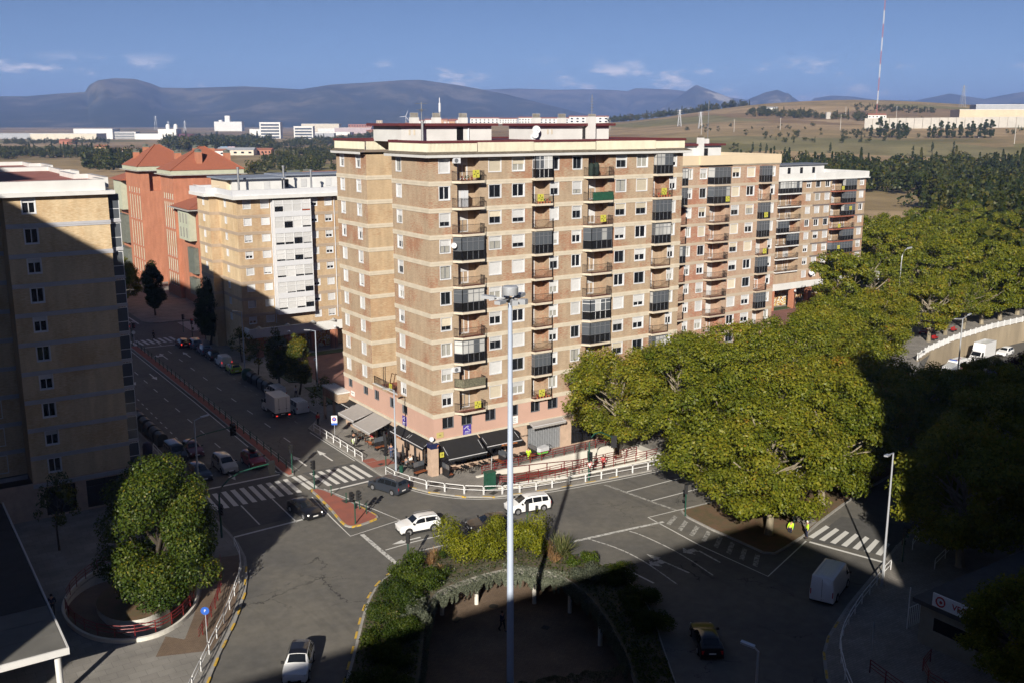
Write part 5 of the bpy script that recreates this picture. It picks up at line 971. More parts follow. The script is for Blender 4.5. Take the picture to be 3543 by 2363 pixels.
# ------------------------------------------------------------------ orange brick towers with hipped roofs
def hip(b, x0, x1, y0, y1, z, apex0, apex1, h, mi=0):
 A, B_, C_, D = (x0, y0, z), (x1, y0, z), (x1, y1, z), (x0, y1, z); p, q = (*apex0, z + h), (*apex1, z + h)
 b.face([A, B_, q, p], mi); b.face([B_, C_, q], mi); b.face([C_, D, p, q], mi); b.face([D, A, p], mi)
def tower(x0, x1, y0, y1, apex, label, chims):
 rb = empty('brick_tower', (0, 0, 0)); tag(rb, label, 'building'); ez = 27.2; ops = []; n = 5; wins = []
 span = y1 - y0; L = [(y0 + 1.0 + (span - 2.0) * i / n, y0 + 1.0 + (span - 2.0) * i / n + .55) for i in range(n)]
 for z0, z1 in ((22.0, 23.2), (15.6, 21.3), (9.2, 14.9), (5.9, 8.6), (2.6, 5.3)): ops += [(l, r, z0, z1, .25) for l, r in L]
 b = MB(); facade(b, 'u', x0, y0, y1, .05, ez, ops, 0, 1, .25); big = [(x0 + 2.2, x0 + 5.4, 22.4, 26.6, 1.2), (x0 + 6.2, x0 + 8.4, 22.4, 26.6, 1.2)] if 'farther' in label else []
 facade(b, 'v', y0, x0, x1, .05, ez, big, 0, 1); b.face([(x1, y0, 0), (x1, y1, 0), (x1, y1, ez), (x1, y0, ez)]); b.face([(x0, y1, 0), (x1, y1, 0), (x1, y1, ez), (x0, y1, ez)]); part(b, 'brick_wall', ['brick_orange', 'pale_green'], rb)
 for l, r, z0, z1, d in ops:
  fr = MB(); am = (l + r) / 2; fr.box(x0 + .12, x0 + .2, l, r, z0, z0 + .08); fr.box(x0 + .12, x0 + .2, l, r, z1 - .08, z1); fr.box(x0 + .12, x0 + .2, l, l + .07, z0, z1); fr.box(x0 + .12, x0 + .2, r - .07, r, z0, z1); fr.box(x0 - .05, x0 + .12, l - .05, r + .05, z0 - .08, z0)
  if z1 - z0 > 4: fr.box(x0 + .1, x0 + .2, l, r, (z0 + z1) / 2 - .9, (z0 + z1) / 2 + .9, 1)
  wo = fr.build('window', ['white_pvc', 'pale_green'], rb); g = MB(); g.face([(x0 + .22, l, z0), (x0 + .22, r, z0), (x0 + .22, r, z1), (x0 + .22, l, z1)]); g.build('pane', 'brick_orange' if l > L[0][1] and z1 - z0 < 1.5 else 'glass_curtain', wo)
 e = 1.1; bx('eave_slab', 'concrete', rb, x0 - e, x1 + e, y0 - e, y1 + e, ez, ez + .18); bx('eave_wall', 'pale_green', rb, x0 - .55, x1 + .55, y0 - .55, y1 + .55, ez + .18, ez + 1.1)
 b = MB(); hip(b, x0 - .7, x1 + .7, y0 - .7, y1 + .7, ez + 1.1, apex, (apex[0] + 1.0, apex[1]), 5.0); rf = part(b, 'roof', 'roof_tile', rb)
 b = MB(); b.tube([(x0 - .7, y0 - .7, ez + 1.12), (*apex, ez + 6.12)], .14, 6); b.tube([(x1 + .7, y0 - .7, ez + 1.12), (apex[0] + 1, apex[1], ez + 6.12)], .14, 6); b.build('ridge_tiles', 'roof_tile', rf)
 for cx_, cy_, h_ in chims: c_ = MB(); c_.box(cx_ - .65, cx_ + .65, cy_ - .65, cy_ + .65, ez + 1.5, ez + h_); c_.box(cx_ - .6, cx_ + .6, cy_ - .6, cy_ + .6, ez + h_, ez + h_ + .5, 1); c_.cone((cx_, cy_, ez + h_ + .5), (cx_, cy_, ez + h_ + .8), 1.0, .1, 4, 1); c_.build('chimney', ['brick_orange', 'green_grey_glazing'], rf)
 return rb
tower(9.3, 24.5, 132.0, 142.3, (17.2, 137.5), 'nearer orange brick tower with hipped red tile roof', ((15.6, 133.6, 4.9), (13.0, 140.5, 4.6), (17.5, 141.5, 5.6), (20.5, 140, 5.6), (22.8, 136, 4.6)))
tb = tower(8.5, 22.5, 158.0, 172.0, (14.2, 164.5), 'farther orange brick tower with hipped red tile roof', ((10.5, 168, 4.2), (13.5, 170.5, 5.4), (18, 170, 5.0)))
# link wings with pale green oriel windows
wg = empty('brick_wing', (0, 0, 0)); tag(wg, 'low orange brick wing with pale green oriel between tower and white bay block', 'building'); bx('brick_wall', 'brick_orange', wg, 10.2, 24, 118.5, 131.9, .05, 20.5); bx('oriel', 'pale_green', wg, 8.6, 10.15, 120, 127.5, 14.0, 20.2); b = MB(); hip(b, 8.2, 25, 118, 132, 20.8, (15, 124), (19, 126), 3.2); part(b, 'roof', 'roof_tile', wg); bx('eave_slab', 'concrete', wg, 7.8, 25, 117.6, 132.0, 20.5, 20.7)
for z0, z1 in ((7, 12.5), (2.4, 6)): bx('glazed_bay', 'green_grey_glazing', wg, 9.2, 10.15, 119.5, 124, z0, z1)
for i in range(3):
 for z0 in (14.6, 17.6): bx('pane', 'glass_curtain', wg, 8.57, 8.6, 121 + i * 2.2, 121.9 + i * 2.2, z0, z0 + 2.1)
wg2 = empty('brick_wing', (0, 0, 0)); tag(wg2, 'narrow pale green wing at the far end of the orange brick towers', 'building'); bx('brick_wall', 'brick_orange', wg2, 9.5, 22, 172.1, 184, .05, 24); bx('oriel', 'pale_green', wg2, 7.6, 9.45, 174, 182, 17, 24.2); b = MB(); hip(b, 7, 23, 171.8, 185, 24.4, (14, 177), (16, 179), 3); part(b, 'roof', 'roof_tile', wg2)
for z0, z1 in ((8.5, 15.5), (2.5, 7)): bx('glazed_bay', 'green_grey_glazing', wg2, 8.0, 9.45, 174, 183, z0, z1)
rr3 = empty('brick_house', (0, 0, 0)); tag(rr3, 'red tiled roof with brick chimneys behind the white bay block', 'building'); bx('brick_wall', 'brick_orange', rr3, 28, 52, 112, 126, .05, 24); b = MB(); hip(b, 27, 53, 111, 127, 24, (36, 119), (44, 119), 4.0); rf = part(b, 'roof', 'roof_tile', rr3)
for x, y in ((29, 113.5), (31.5, 116), (34.5, 118), (44.5, 118), (46, 115), (47.4, 113)): b = MB(); b.box(x - .6, x + .6, y - .6, y + .6, 24.5, 28.0); b.box(x - .55, x + .55, y - .55, y + .55, 28, 28.5, 1); b.build('chimney', ['brick_orange', 'green_grey_glazing'], rf)
# ------------------------------------------------------------------ blocks behind the viewpoint: their shade covers the foreground
def plain_block(name, x0, x1, y0, y1, h, label, mat, extra=()):
 e = empty(name, (0, 0, 0)); tag(e, label, 'building'); b = MB(); n = int(h / 2.85); ops = []
 facade(b, 'v', y1, x0, x1, 0, h, [], 0, 0); b.box(x0, x1, y0, y1, 0, h, 0, skip='k'); part(b, 'brick_wall', mat, e); bx('cornice', 'white_render', e, x0 - .4, x1 + .4, y0 - .4, y1 + .4, h, h + .3)
 for k in range(n):
  b = MB(); z = k * 2.85 + 3; b.box(x0 - .05, x1 + .05, y0 - .05, y1 + .05, z, z + .3, 0, skip='tb'); part(b, 'floor_band', 'cream_band', e)
 for q in extra: bx('roof_pavilion', 'white_render', e, *q)
 return e
plain_block('apartment_block', -150, -41.6, -112, -95.0, 40.3, 'brick block in which the viewpoint stands, behind the camera', 'brick_main')
plain_block('apartment_block', -26.4, 150, -125, -95.0, 57.5, 'taller brick block to the right behind the camera', 'brick_main')
plain_block('apartment_block', -95, -75, -56.0, -22.0, 55.0, 'tall brick tower out of frame to the left of the plaza', 'brick_main')
plain_block('apartment_block', -95, -75, -19.0, 49, 59.2, 'taller long brick slab farther out of frame to the left', 'brick_main')
# ------------------------------------------------------------------ plants
def leaf_mesh(name, mat, P, Nrm, size, tint, aspect=.62, seed=1, blade=False):
 """many small rhombic leaves, each with its own facing and tint"""
 rg = np.random.default_rng(seed); n = len(P); Nrm = Nrm / (np.linalg.norm(Nrm, axis=1, keepdims=True) + 1e-9)
 a = rg.normal(size=(n, 3)); a -= Nrm * (a * Nrm).sum(1, keepdims=True); a /= np.linalg.norm(a, axis=1, keepdims=True) + 1e-9; b_ = np.cross(Nrm, a)
 s = (size * rg.uniform(.6, 1.25, n))[:, None] if np.isscalar(size) else (size * rg.uniform(.7, 1.2, n))[:, None]
 dr = Nrm * s * .18
 V = np.stack([P - a * s, P + b_ * s * aspect - dr, P + a * s, P - b_ * s * aspect - dr], 1).reshape(-1, 3)
 me = bpy.data.meshes.new(name); me.vertices.add(4 * n); me.vertices.foreach_set('co', V.astype(np.float32).ravel()); me.loops.add(4 * n); me.loops.foreach_set('vertex_index', np.arange(4 * n, dtype=np.int32))
 me.polygons.add(n); me.polygons.foreach_set('loop_start', np.arange(0, 4 * n, 4, dtype=np.int32)); me.update(calc_edges=True)
 at = me.attributes.new('tint', 'FLOAT', 'FACE'); at.data.foreach_set('value', np.clip(tint, 0, 1).astype(np.float32)); me.materials.append(M(mat)); return me
def blob_leaves(blobs, per, rg, shell=.55, up=.35):
 P = []; N = []; T = []
 for (x, y, z, r, rz) in blobs:
  n = int(per * r * r); d = rg.normal(size=(n, 3)); d /= np.linalg.norm(d, axis=1, keepdims=True); k = rg.uniform(shell, 1.05, n) ** .8
  p = d * k[:, None] * np.array([r, r, rz]) + np.array([x, y, z]); P.append(p); nn = d + rg.normal(size=(n, 3)) * .55; nn[:, 2] += up; N.append(nn); T.append(np.clip(rg.normal(.42 + rg.normal(0, .10), .17, n) + .10 * d[:, 2], 0, 1))
 return np.concatenate(P), np.concatenate(N), np.concatenate(T)
def limb(b, p, q, r0, r1, rg, bend=.12, n=4):
 p = Vector(p); q = Vector(q); L = (q - p).length; pts = []
 for i in range(n + 1):
  t = i / n; w_ = math.sin(math.pi * t) * bend * L; pts.append(p.lerp(q, t) + Vector((rg.normal() * w_ * .5, rg.normal() * w_ * .5, rg.normal() * w_ * .3)))
 b.tube(pts, [r0 + (r1 - r0) * i / n for i in range(n + 1)], 6)
def make_tree(kind, seed, H, Rr, leafmat, lsize, per, nblob, trunk_h, bark='bark', form='round', density=1.0):
 rg = np.random.default_rng(seed); blobs = []; zc = (H + trunk_h) / 2; hz = (H - trunk_h) / 2
 for i in range(nblob):
  for _ in range(30):
   d = rg.normal(size=3); d /= np.linalg.norm(d); k = rg.uniform(.35 if kind != 'plane' else .45, 1.0) ** .6; x, y, z = d[0] * Rr * k, d[1] * Rr * k, zc + d[2] * hz * k; t = (z - trunk_h) / (H - trunk_h)
   lim = {'round': 1.0, 'cone': (1.12 - .62 * t) if t > .12 else .9, 'column': .9 if t < .7 else 1.5 * (1.15 - t), 'poplar': 1.0}[form]
   if math.hypot(x, y) <= Rr * max(lim, .12) * .86: break
  r = Rr * (rg.uniform(.26, .40) if form == 'cone' else rg.uniform(.20, .34)) * (1 if form in ('round', 'cone') else 1.35); r *= .8 if kind == 'plane' else 1; blobs.append((x, y, z, r, r * (rg.uniform(.5, .78) if kind == 'plane' else rg.uniform(.65, .95))))
 P, N, T = blob_leaves(blobs, per * density, rg, *((.3, .6) if kind == 'plane' else ())); crown = leaf_mesh('crown', leafmat, P, N, lsize, T, seed=seed)
 b = MB(); base = Vector((0, 0, 0)); fork = Vector((rg.normal() * .15, rg.normal() * .15, trunk_h * 1.05)); tr = .028 * H if kind != 'thin' else .016 * H
 b.tube([base - Vector((0, 0, .2)), base + Vector((0, 0, .25)), fork * .5, fork], [tr * 1.45, tr * 1.12, tr, tr * .86], 9); order = sorted(blobs, key=lambda q: -q[3])[:max(5, nblob // 2)]
 lead = Vector((rg.normal() * .3, rg.normal() * .3, trunk_h + (H - trunk_h) * .75)); limb(b, fork, lead, tr * .8, tr * .2, rg)
 for q in order:
  s0 = fork.lerp(lead, float(np.clip((q[2] - trunk_h) / (H - trunk_h) * .7 - .05, 0, .8))); limb(b, s0, q[:3], tr * .36, tr * .09, rg)
 return crown, b.mesh('trunk', bark, smooth=True)
def plant_tree(meshes, loc, label, cat='tree', group=None, name='tree', rz=0, sc=(1, 1, 1), first='crown'):
 o = empty(name, loc, rz); o.scale = sc; tag(o, label, cat, group); link('crown', meshes[0], o); link('trunk', meshes[1], o); return o
PLANE = [make_tree('plane', 20 + i, 13.0, 6.8, 'leaf_plane', .155, 185, 100, 2.2) for i in range(4)]
PLANE_B = [make_tree('plane', 30 + i, 14.5, 6.4, 'leaf_plane', .24, 82, 88, 2.4) for i in range(3)]
SPARSE = make_tree('plane', 41, 11.5, 5.6, 'leaf_plane', .17, 60, 44, 3.6)
def T_(lst, i): return lst[i % len(lst)]
AV = [  # plane trees: x, y, scale, variant, label
 (21.6, -5.6, .98, 0, 'plane tree nearest the corner block over the red ramp railings'), (29.5, -7.8, 1.06, 1, 'second plane tree along the front of the corner block'), (38.8, -6.6, 1.08, 2, 'third plane tree along the front of the corner block'), (51.5, -4.4, 1.05, 3, 'plane tree in front of the gap between the two brick blocks'),
 (61.5, -1.5, 1.0, 0, 'plane tree in front of the pinkish second block'), (71.5, 1.6, 1.0, 1, 'plane tree right of the pinkish second block'), (83, 5.0, 1.0, 2, 'plane tree before the brick terrace of the arcade block'), (93.5, 11.5, .8, 3, 'plane tree at the start of the white parapet railing'),
 (18.4, -32.0, 1.0, 1, 'plane tree at the tip of the verge beside the hatched road marking'), (28.4, -30.0, 1.02, 2, 'plane tree in the verge next to the right hand crossing'), (19.8, -24.6, 1.08, 3, 'plane tree on the verge nearest the stop line'), (29.5, -24.6, 1.08, 0, 'second plane tree along the avenue edge of the verge'), (39, -27.0, 1.0, 1, 'plane tree in the middle of the verge behind the tall lamp'), (41, -23.2, .98, 2, 'third plane tree along the avenue edge of the verge'), (51, -24, .86, 3, 'plane tree half lit where the verge narrows'), (63, -21.6, .66, 0, 'plane tree at the far narrow end of the verge'), (74, -19.5, .6, 2, 'plane tree past the end of the verge')]
for i, (x, y, s_, k_, lab) in enumerate(AV): plant_tree(PLANE[k_], (x, y, .1), lab, 'tree', 'plane trees along the avenue', 'plane_tree', i * 1.9, (s_, s_, s_ * rnd.uniform(.95, 1.04)))
DARK = [(27, -46.3, 1.0, 'shaded plane tree beside the railing right of the crossing'), (40, -42.5, 1.0, 'shaded plane tree second along the right hand pavement'), (52, -39.5, 1.02, 'shaded plane tree third along the right hand pavement'), (64, -36.5, 1.0, 'shaded plane tree fourth along the right hand pavement'), (38, -53, 1.05, 'shaded plane tree behind the first row at the right edge'), (51, -50, 1.05, 'shaded plane tree at the right edge behind the third'), (77, -33, 1.0, 'shaded plane tree near the parked vans at the right edge'), (91, -28, 1.0, 'farthest shaded plane tree on the right hand pavement'), (11.6, -60.8, .66, 'shaded tree in front of the low building with the white sign')]
for i, (x, y, s_, lab) in enumerate(DARK): plant_tree(T_(PLANE, i), (x, y, .1), lab, 'tree', 'shaded trees on the right', 'plane_tree', i * 2.3 + 1, (s_, s_, s_))
BEY = [(108, 11.6, .82), (123.6, 14.6, .84), (130.7, 15.4, .9), (137.7, 15.8, .95), (146, 17, 1.0), (156, 18, 1.0)]
for i, (x, y, s_) in enumerate(BEY): plant_tree(SPARSE if i in (1,) else T_(PLANE_B, i), (x, y, .1), ['first', 'second', 'third', 'fourth', 'fifth', 'sixth'][i] + ' plane tree above the retaining wall counted from the left', 'tree', 'plane trees above the retaining wall', 'plane_tree', i * 1.3, (s_, s_, s_ * .95))
plant_tree(SPARSE, (115.8, 13.4, .1), 'thin leaved plane tree with bare pale trunk above the retaining wall', 'tree', 'plane trees above the retaining wall', 'plane_tree', .4)
g_ = 'plane trees massed behind the retaining wall'; kk = 0
for row, (v0, us) in enumerate(((27, (104, 114, 126, 138, 150, 163, 177)), (39, (150, 162, 175, 189, 204)), (52, (152, 164, 177, 190, 205, 222)), (66, (150, 163, 176, 190, 206, 224)), (82, (158, 174, 190, 208, 228)))):
 for j, u in enumerate(us):
  kk += 1; s_ = rnd.uniform(.92, 1.12); plant_tree(T_(PLANE_B, kk), (u + rnd.uniform(-1.5, 1.5), v0 + rnd.uniform(-2, 2), .1), ordw(j) + ' plane tree from the left in the ' + ordw(row) + ' row behind the retaining wall', 'tree', g_, 'plane_tree', kk * 1.1, (s_, s_, s_))
CH = make_tree('chestnut', 77, 12.6, 4.7, 'leaf_chestnut', .115, 420, 88, .9, 'bark_dark', 'cone'); plant_tree(CH, (-33.2, -14.0, -.2), 'large dome shaped chestnut turning yellow inside the curved ramp', 'tree', None, 'chestnut_tree')
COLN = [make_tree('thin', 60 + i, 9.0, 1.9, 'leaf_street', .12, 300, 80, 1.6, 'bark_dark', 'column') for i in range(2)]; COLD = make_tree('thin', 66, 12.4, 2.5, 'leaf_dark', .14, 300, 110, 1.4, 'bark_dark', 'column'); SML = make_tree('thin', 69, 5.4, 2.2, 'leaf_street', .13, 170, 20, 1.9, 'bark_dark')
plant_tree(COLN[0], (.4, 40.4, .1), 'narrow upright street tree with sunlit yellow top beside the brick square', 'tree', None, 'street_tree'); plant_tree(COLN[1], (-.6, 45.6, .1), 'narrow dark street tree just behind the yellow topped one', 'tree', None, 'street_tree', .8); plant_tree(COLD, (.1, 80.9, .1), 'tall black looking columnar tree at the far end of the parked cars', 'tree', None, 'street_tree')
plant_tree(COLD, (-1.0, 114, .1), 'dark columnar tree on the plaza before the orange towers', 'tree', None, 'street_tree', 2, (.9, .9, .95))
for x, y, lab in ((.2, 64.7, 'small dark street tree by the white parked van'), (-.5, 55.0, 'small dark street tree behind the waste containers'), (-1.4, 26.8, 'small open street tree near the red shirted man')): plant_tree(SML, (x, y, .1), lab, 'tree', None, 'street_tree', y)
for i, (x, y) in enumerate(((-4.0, 128), (-3.5, 138), (-3.2, 150), (-2.5, 163), (-10, 190), (-14, 205))): plant_tree(T_(PLANE_B, i), (x, y, .1), ['nearest', 'second', 'third', 'fourth', 'fifth', 'farthest'][i] + ' of the street trees running past the orange towers', 'tree', 'street trees past the towers', 'street_tree', i, (.62, .62, .68))
plant_tree(PLANE[1], (-28.5, 7.5, .1), 'dark leafy tree in the shade beside the shop fronts of the left block', 'tree', None, 'street_tree', 2, (.3, .3, .38))
plant_tree(SML, (-38.5, 1.5, .1), 'thin dark young tree on the shaded plaza at left', 'tree', None, 'street_tree', 1, (1, 1, 1.3))
# ------------------------------------------------------------------ planting on the round island
def shrub(kind, x, y, z, r, h, seed, mat, lsize, per, label, name='shrub', weep=False):
 rg = np.random.default_rng(seed); bl = []
 for _ in range(14): a = rg.uniform(0, 6.28); k = rg.uniform(0, .75) ** .6 * r; rr_ = r * rg.uniform(.28, .5); bl.append((math.cos(a) * k, math.sin(a) * k, h * rg.uniform(.25, .78), rr_, min(rr_, h * .45)))
 P, N, T = blob_leaves(bl, per, rg, .5, .25)
 if weep: N[:, 2] *= .2
 P[:, 2] = np.maximum(P[:, 2], .02); o = link(name, leaf_mesh('foliage', mat, P, N, lsize, T, aspect=.4 if weep else .6, seed=seed), None, (x, y, z)); return tag(o, label, 'shrub')
def blades(x, y, z, n, L, seed, mat, label, w_=.045, droop=.6, name='grass_clump', cat='plant', upright=.5):
 rg = np.random.default_rng(seed); V = []; F = []; T = []
 for i in range(n):
  a = rg.uniform(0, 6.283); e = rg.uniform(upright, 1.45); l = L * rg.uniform(.6, 1.1); d = np.array([math.cos(a) * math.cos(e), math.sin(a) * math.cos(e), math.sin(e)]); side = np.array([-math.sin(a), math.cos(a), 0]) * w_; p = np.array([rg.normal() * .08 * L, rg.normal() * .08 * L, 0.]); i0 = len(V)
  for k in range(4):
   t = k / 3; q = p + d * l * t; q[2] -= droop * l * t * t * .55 * math.cos(e); wk = side * (1 - t * .85)
   V += [q - wk, q + wk]
  for k in range(3): F.append((i0 + 2 * k, i0 + 2 * k + 1, i0 + 2 * k + 3, i0 + 2 * k + 2)); T.append(rg.uniform(0, 1))
 me = bpy.data.meshes.new(name); me.from_pydata([tuple(v) for v in V], [], F); at = me.attributes.new('tint', 'FLOAT', 'FACE'); at.data.foreach_set('value', T); me.materials.append(M(mat)); o = link(name, me, None, (x, y, z)); return tag(o, label, cat)
IZ = .45
isl = MB(); 
cen = (-13.5, -38)
def by_angle(L, n):
 out_ = []
 for i in range(n):
  t = 2 * math.pi * i / n; d = Vector((math.cos(t), math.sin(t))); best = None
  for k in range(len(L)):
   a = Vector(L[k]) - Vector(cen); c_ = Vector(L[(k + 1) % len(L)]) - Vector(cen); e = c_ - a; den = d.x * e.y - d.y * e.x
   if abs(den) < 1e-9: continue
   r_ = (a.x * e.y - a.y * e.x) / den; s_ = (a.x * d.y - a.y * d.x) / den
   if r_ > 0 and 0 <= s_ <= 1 and (best is None or r_ > best): best = r_
  out_.append((cen[0] + d.x * best, cen[1] + d.y * best))
 return out_
OA, IA = by_angle(offset(ISL, 0), 120), by_angle(HOLE, 120)
b = MB()
for i in range(120):
 j = (i + 1) % 120; o0, o1 = Vector(OA[i]), Vector(OA[j]); i0, i1 = Vector(IA[i]), Vector(IA[j]); steps = [(0, .0, .15), (.035, .15, .15), (.05, .16, .30), (.3, .30, .5), (.75, .5, IZ + .1), (1.0, IZ + .1, IZ)]; pr = 0; pz = .15
 b.face([(*o0, 0), (*o1, 0), (*o1, .15), (*o0, .15)], 1)
 rad = [(0, .15, 1), (.045, .15, 1), (.05, .28, 0), (.3, .45, 0), (.7, .55, 0), (1, .5, 0)]
 for (t0, z0, m0), (t1, z1, m1) in zip(rad[:-1], rad[1:]): b.face([(*o0.lerp(i0, t0), z0), (*o1.lerp(i1, t0), z0), (*o1.lerp(i1, t1), z1), (*o0.lerp(i0, t1), z1)], m0)
 b.face([(*i0, .5), (*i1, .5), (*i1, -.2), (*i0, -.2)], 2); q0, q1 = i0.lerp(o0, .0), i1.lerp(o1, .0)
 b.face([(*i0, -.2), (*i1, -.2), (*i1.lerp(o1, .93), -.2), (*i0.lerp(o0, .93), -.2)], 2); b.face([(*i0.lerp(o0, .93), -.2), (*i1.lerp(o1, .93), -.2), (*i1.lerp(o1, .93), -3.0), (*i0.lerp(o0, .93), -3.0)], 3)
struct(b.build('planted_island', ['island_soil', 'kerb_stone', 'rim_stone', 'concrete']))
b = MB(); b.sheet([tuple(Vector(i_).lerp(Vector(o_), .93)) for i_, o_ in zip(IA, OA)], [], -3.0); plz = struct(b.build('sunken_plaza', 'paving_brown'))
cover(-8.0, -24.6, -2.995, .42, .42, rnd_=True, par=plz); cover(-11.9, -24.9, -2.995, .45, .3, .5, par=plz); cover(-6.4, -30.2, -2.995, .3, .3, .5, par=plz)
for i, (x, y) in enumerate(((-12.5, -23.4), (-9.0, -23.4), (-4.7, -26.1), (-3.1, -29.2), (-17.5, -28.5), (-20.5, -33.5), (-24, -39.5), (-4.4, -35))):
 b = MB(); b.tube([(x, y, -3), (x, y, -.2)], .19, 14); tag(b.build('plaza_column', 'wall_white', smooth=True), ['leftmost lit white column holding the planted rim', 'second lit white column of the sunken plaza', 'third white column at the shadow edge of the plaza', 'shaded white column right of the lamp mast', 'white column hidden under the left rim', 'shaded column farther down the left rim', 'shaded column near the bottom of the left rim', 'shaded column under the right rim'][i], 'column', 'columns round the sunken plaza')
shrub('bush', -7.9, -21.4, .4, 3.0, 3.7, 5, 'leaf_bush', .085, 620, 'left half of the big yellow green bush behind the lamp mast', 'bush'); shrub('bush', -4.3, -22.9, .4, 2.8, 3.5, 6, 'leaf_bush', .085, 620, 'right half of the big yellow green bush behind the lamp mast', 'bush')
k_ = 0
for x, y, r, h, mt, lab in ((-15.3, -21.2, 1.1, 1.2, 'leaf_grassy', 'round grassy clump by the left kerb tip'), (-13.2, -20.0, 1.2, 1.4, 'leaf_grassy', 'round grassy clump beside the small traffic light'), (-10.6, -20.3, .7, 1.1, 'leaf_shrub', 'small dark shrub between dry tufts and the big bush'), (-14.6, -23.6, 2.0, 1.5, 'leaf_grassy', 'wide grassy shrub above the leftmost plaza column'), (-13.2, -23.6, 1.4, 1.3, 'leaf_grassy', 'second wide grassy shrub above the plaza opening'),
  (-17.6, -24.4, 1.7, 1.3, 'leaf_shrub', 'dark shrub on the upper left slope of the island'), (-17.2, -26.6, 1.8, 1.5, 'leaf_shrub', 'tall dark shrub on the left rim above the shaded plaza'), (-19.6, -27.3, 1.7, 1.1, 'leaf_shrub', 'shrub halfway along the left kerb'), (-19.4, -30.0, 1.7, 1.3, 'leaf_shrub', 'shrub on the left rim at the shadow line'), (-21.6, -30.6, 1.6, 1.1, 'leaf_shrub', 'lit shrub lowest along the left kerb'), (-22.8, -33.6, 1.8, 1.3, 'leaf_shrub', 'shaded shrub low on the left of the island'), (-25.0, -37, 2.0, 1.4, 'leaf_shrub', 'shaded shrub at the bottom left of the island'),
  (-18.0, -28.9, 1.2, 1.2, 'leaf_silver', 'silvery shrub hanging over the left rim'), (-17.0, -27.2, .9, 1.2, 'leaf_silver', 'small silvery shrub over the dark rim corner'), (.0, -27.6, 1.0, .9, 'leaf_grassy', 'bright grassy clump by the right kerb'), (-1.6, -27.6, .7, .7, 'leaf_grassy', 'small bright clump right of the spiky plant'), (-.6, -32, 1.9, 1.2, 'leaf_shrub', 'shaded shrub on the right slope'), (-2.0, -30.8, 1.7, 1.2, 'leaf_silver', 'shaded silvery shrub on the right rim'), (-1.6, -36.2, 1.9, 1.2, 'leaf_shrub', 'shaded shrub lower on the right slope'), (-3.3, -39.5, 1.9, 1.2, 'leaf_shrub', 'lowest shaded shrub on the right slope'), (-2.2, -23.4, .8, 1.0, 'leaf_grassy', 'grassy clump right of the big bush')):
 k_ += 1; shrub('s', x, y, .35, r, h, 100 + k_, mt, .07 if mt != 'leaf_grassy' else .09, 900 if mt != 'leaf_grassy' else 500, lab)
 if mt == 'leaf_grassy': blades(x, y, .4, 150, h * 1.15, 300 + k_, 'leaf_grassy', lab.replace('shrub', 'clump') + ', long drooping blades', .02, .9)
def trailing(P0, P1, label, seed):
 rg = np.random.default_rng(seed); n = 5600; p0, p1 = Vector(P0), Vector(P1); d = (p1 - p0); nrm = Vector((d.y, -d.x)).normalized(); L = []; N_ = []; T = []
 for i in range(n):
  t = rg.uniform(); s_ = rg.uniform(); base = p0 + d * t; strand = .62 + .38 * math.sin(t * 60 + 2 * math.sin(t * 23)); drop = s_ * (1.15 * strand + .25)
  off = .05 + .22 * math.sin(min(1, s_ * 1.3) * math.pi * .6) + rg.normal() * .05
  if s_ < .25: off -= (.25 - s_) * 5.5
  L.append((base.x + nrm.x * off, base.y + nrm.y * off, .62 - drop)); N_.append((nrm.x + rg.normal() * .4, nrm.y + rg.normal() * .4, .4 + rg.normal() * .4)); T.append(rg.uniform())
 o = link('trailing_rosemary', leaf_mesh('foliage', 'leaf_silver', np.array(L), np.array(N_), .085, np.array(T), .35, seed), None); return tag(o, label, 'plant')
tr_ = [k for k in range(120) if IA[k][1] > -44]; tr_.sort(key=lambda k: math.atan2(IA[k][1] - cen[1], IA[k][0] - cen[0])); sec_ = 9
for q in range(sec_):
 a_, c_ = tr_[q * (len(tr_) - 1) // sec_], tr_[(q + 1) * (len(tr_) - 1) // sec_]
 trailing(IA[c_], IA[a_], ordw(q) + ' stretch of grey green trailing plants on the plaza rim from the right', q + 1)
for i, (x, y, n, L, lab) in enumerate(((-12.0, -20.6, 130, 1.0, 'dry orange grass tuft beside the left clump'), (-11.2, -19.9, 170, 1.35, 'taller dry orange grass tuft left of the big bush'), (-12.0, -22.2, 70, .8, 'small dry tuft above the trailing plants'))): blades(x, y, .4, n, L, 500 + i, 'blade_dry', lab, .035, .5)
blades(-1.2, -25.4, .4, 280, 2.3, 510, 'blade_green', 'large spiky sword leaved plant at the right of the island', .055, .35, 'spiky_plant'); blades(-2.3, -24.9, .4, 120, 1.6, 511, 'blade_dry', 'browner spiky plant next to the large sword leaved one', .05, .4, 'spiky_plant'); blades(-2.7, -26.4, .4, 90, 1.1, 512, 'blade_dry', 'low dry spiky plant over the right rim', .045, .5, 'spiky_plant')
rg = np.random.default_rng(9); P = []
for _ in range(9000):
 i = int(rg.integers(0, 120)); t = rg.uniform(.08, .95); f = rg.uniform(); o = Vector(OA[i]).lerp(Vector(OA[(i + 1) % 120]), f).lerp(Vector(IA[i]).lerp(Vector(IA[(i + 1) % 120]), f), t)
 P.append((o.x, o.y, .3 + .25 * min(1, t / .6) + rg.uniform(0, .18)))
P = np.array(P); o = link('ground_cover', leaf_mesh('ground_cover', 'leaf_shrub', P, rg.normal(size=P.shape) + np.array([0, 0, .6]), .12, rg.uniform(0, 1, len(P)), .5, 3)); o['kind'] = 'stuff'; o['label'] = 'low mixed ground cover over the round island'
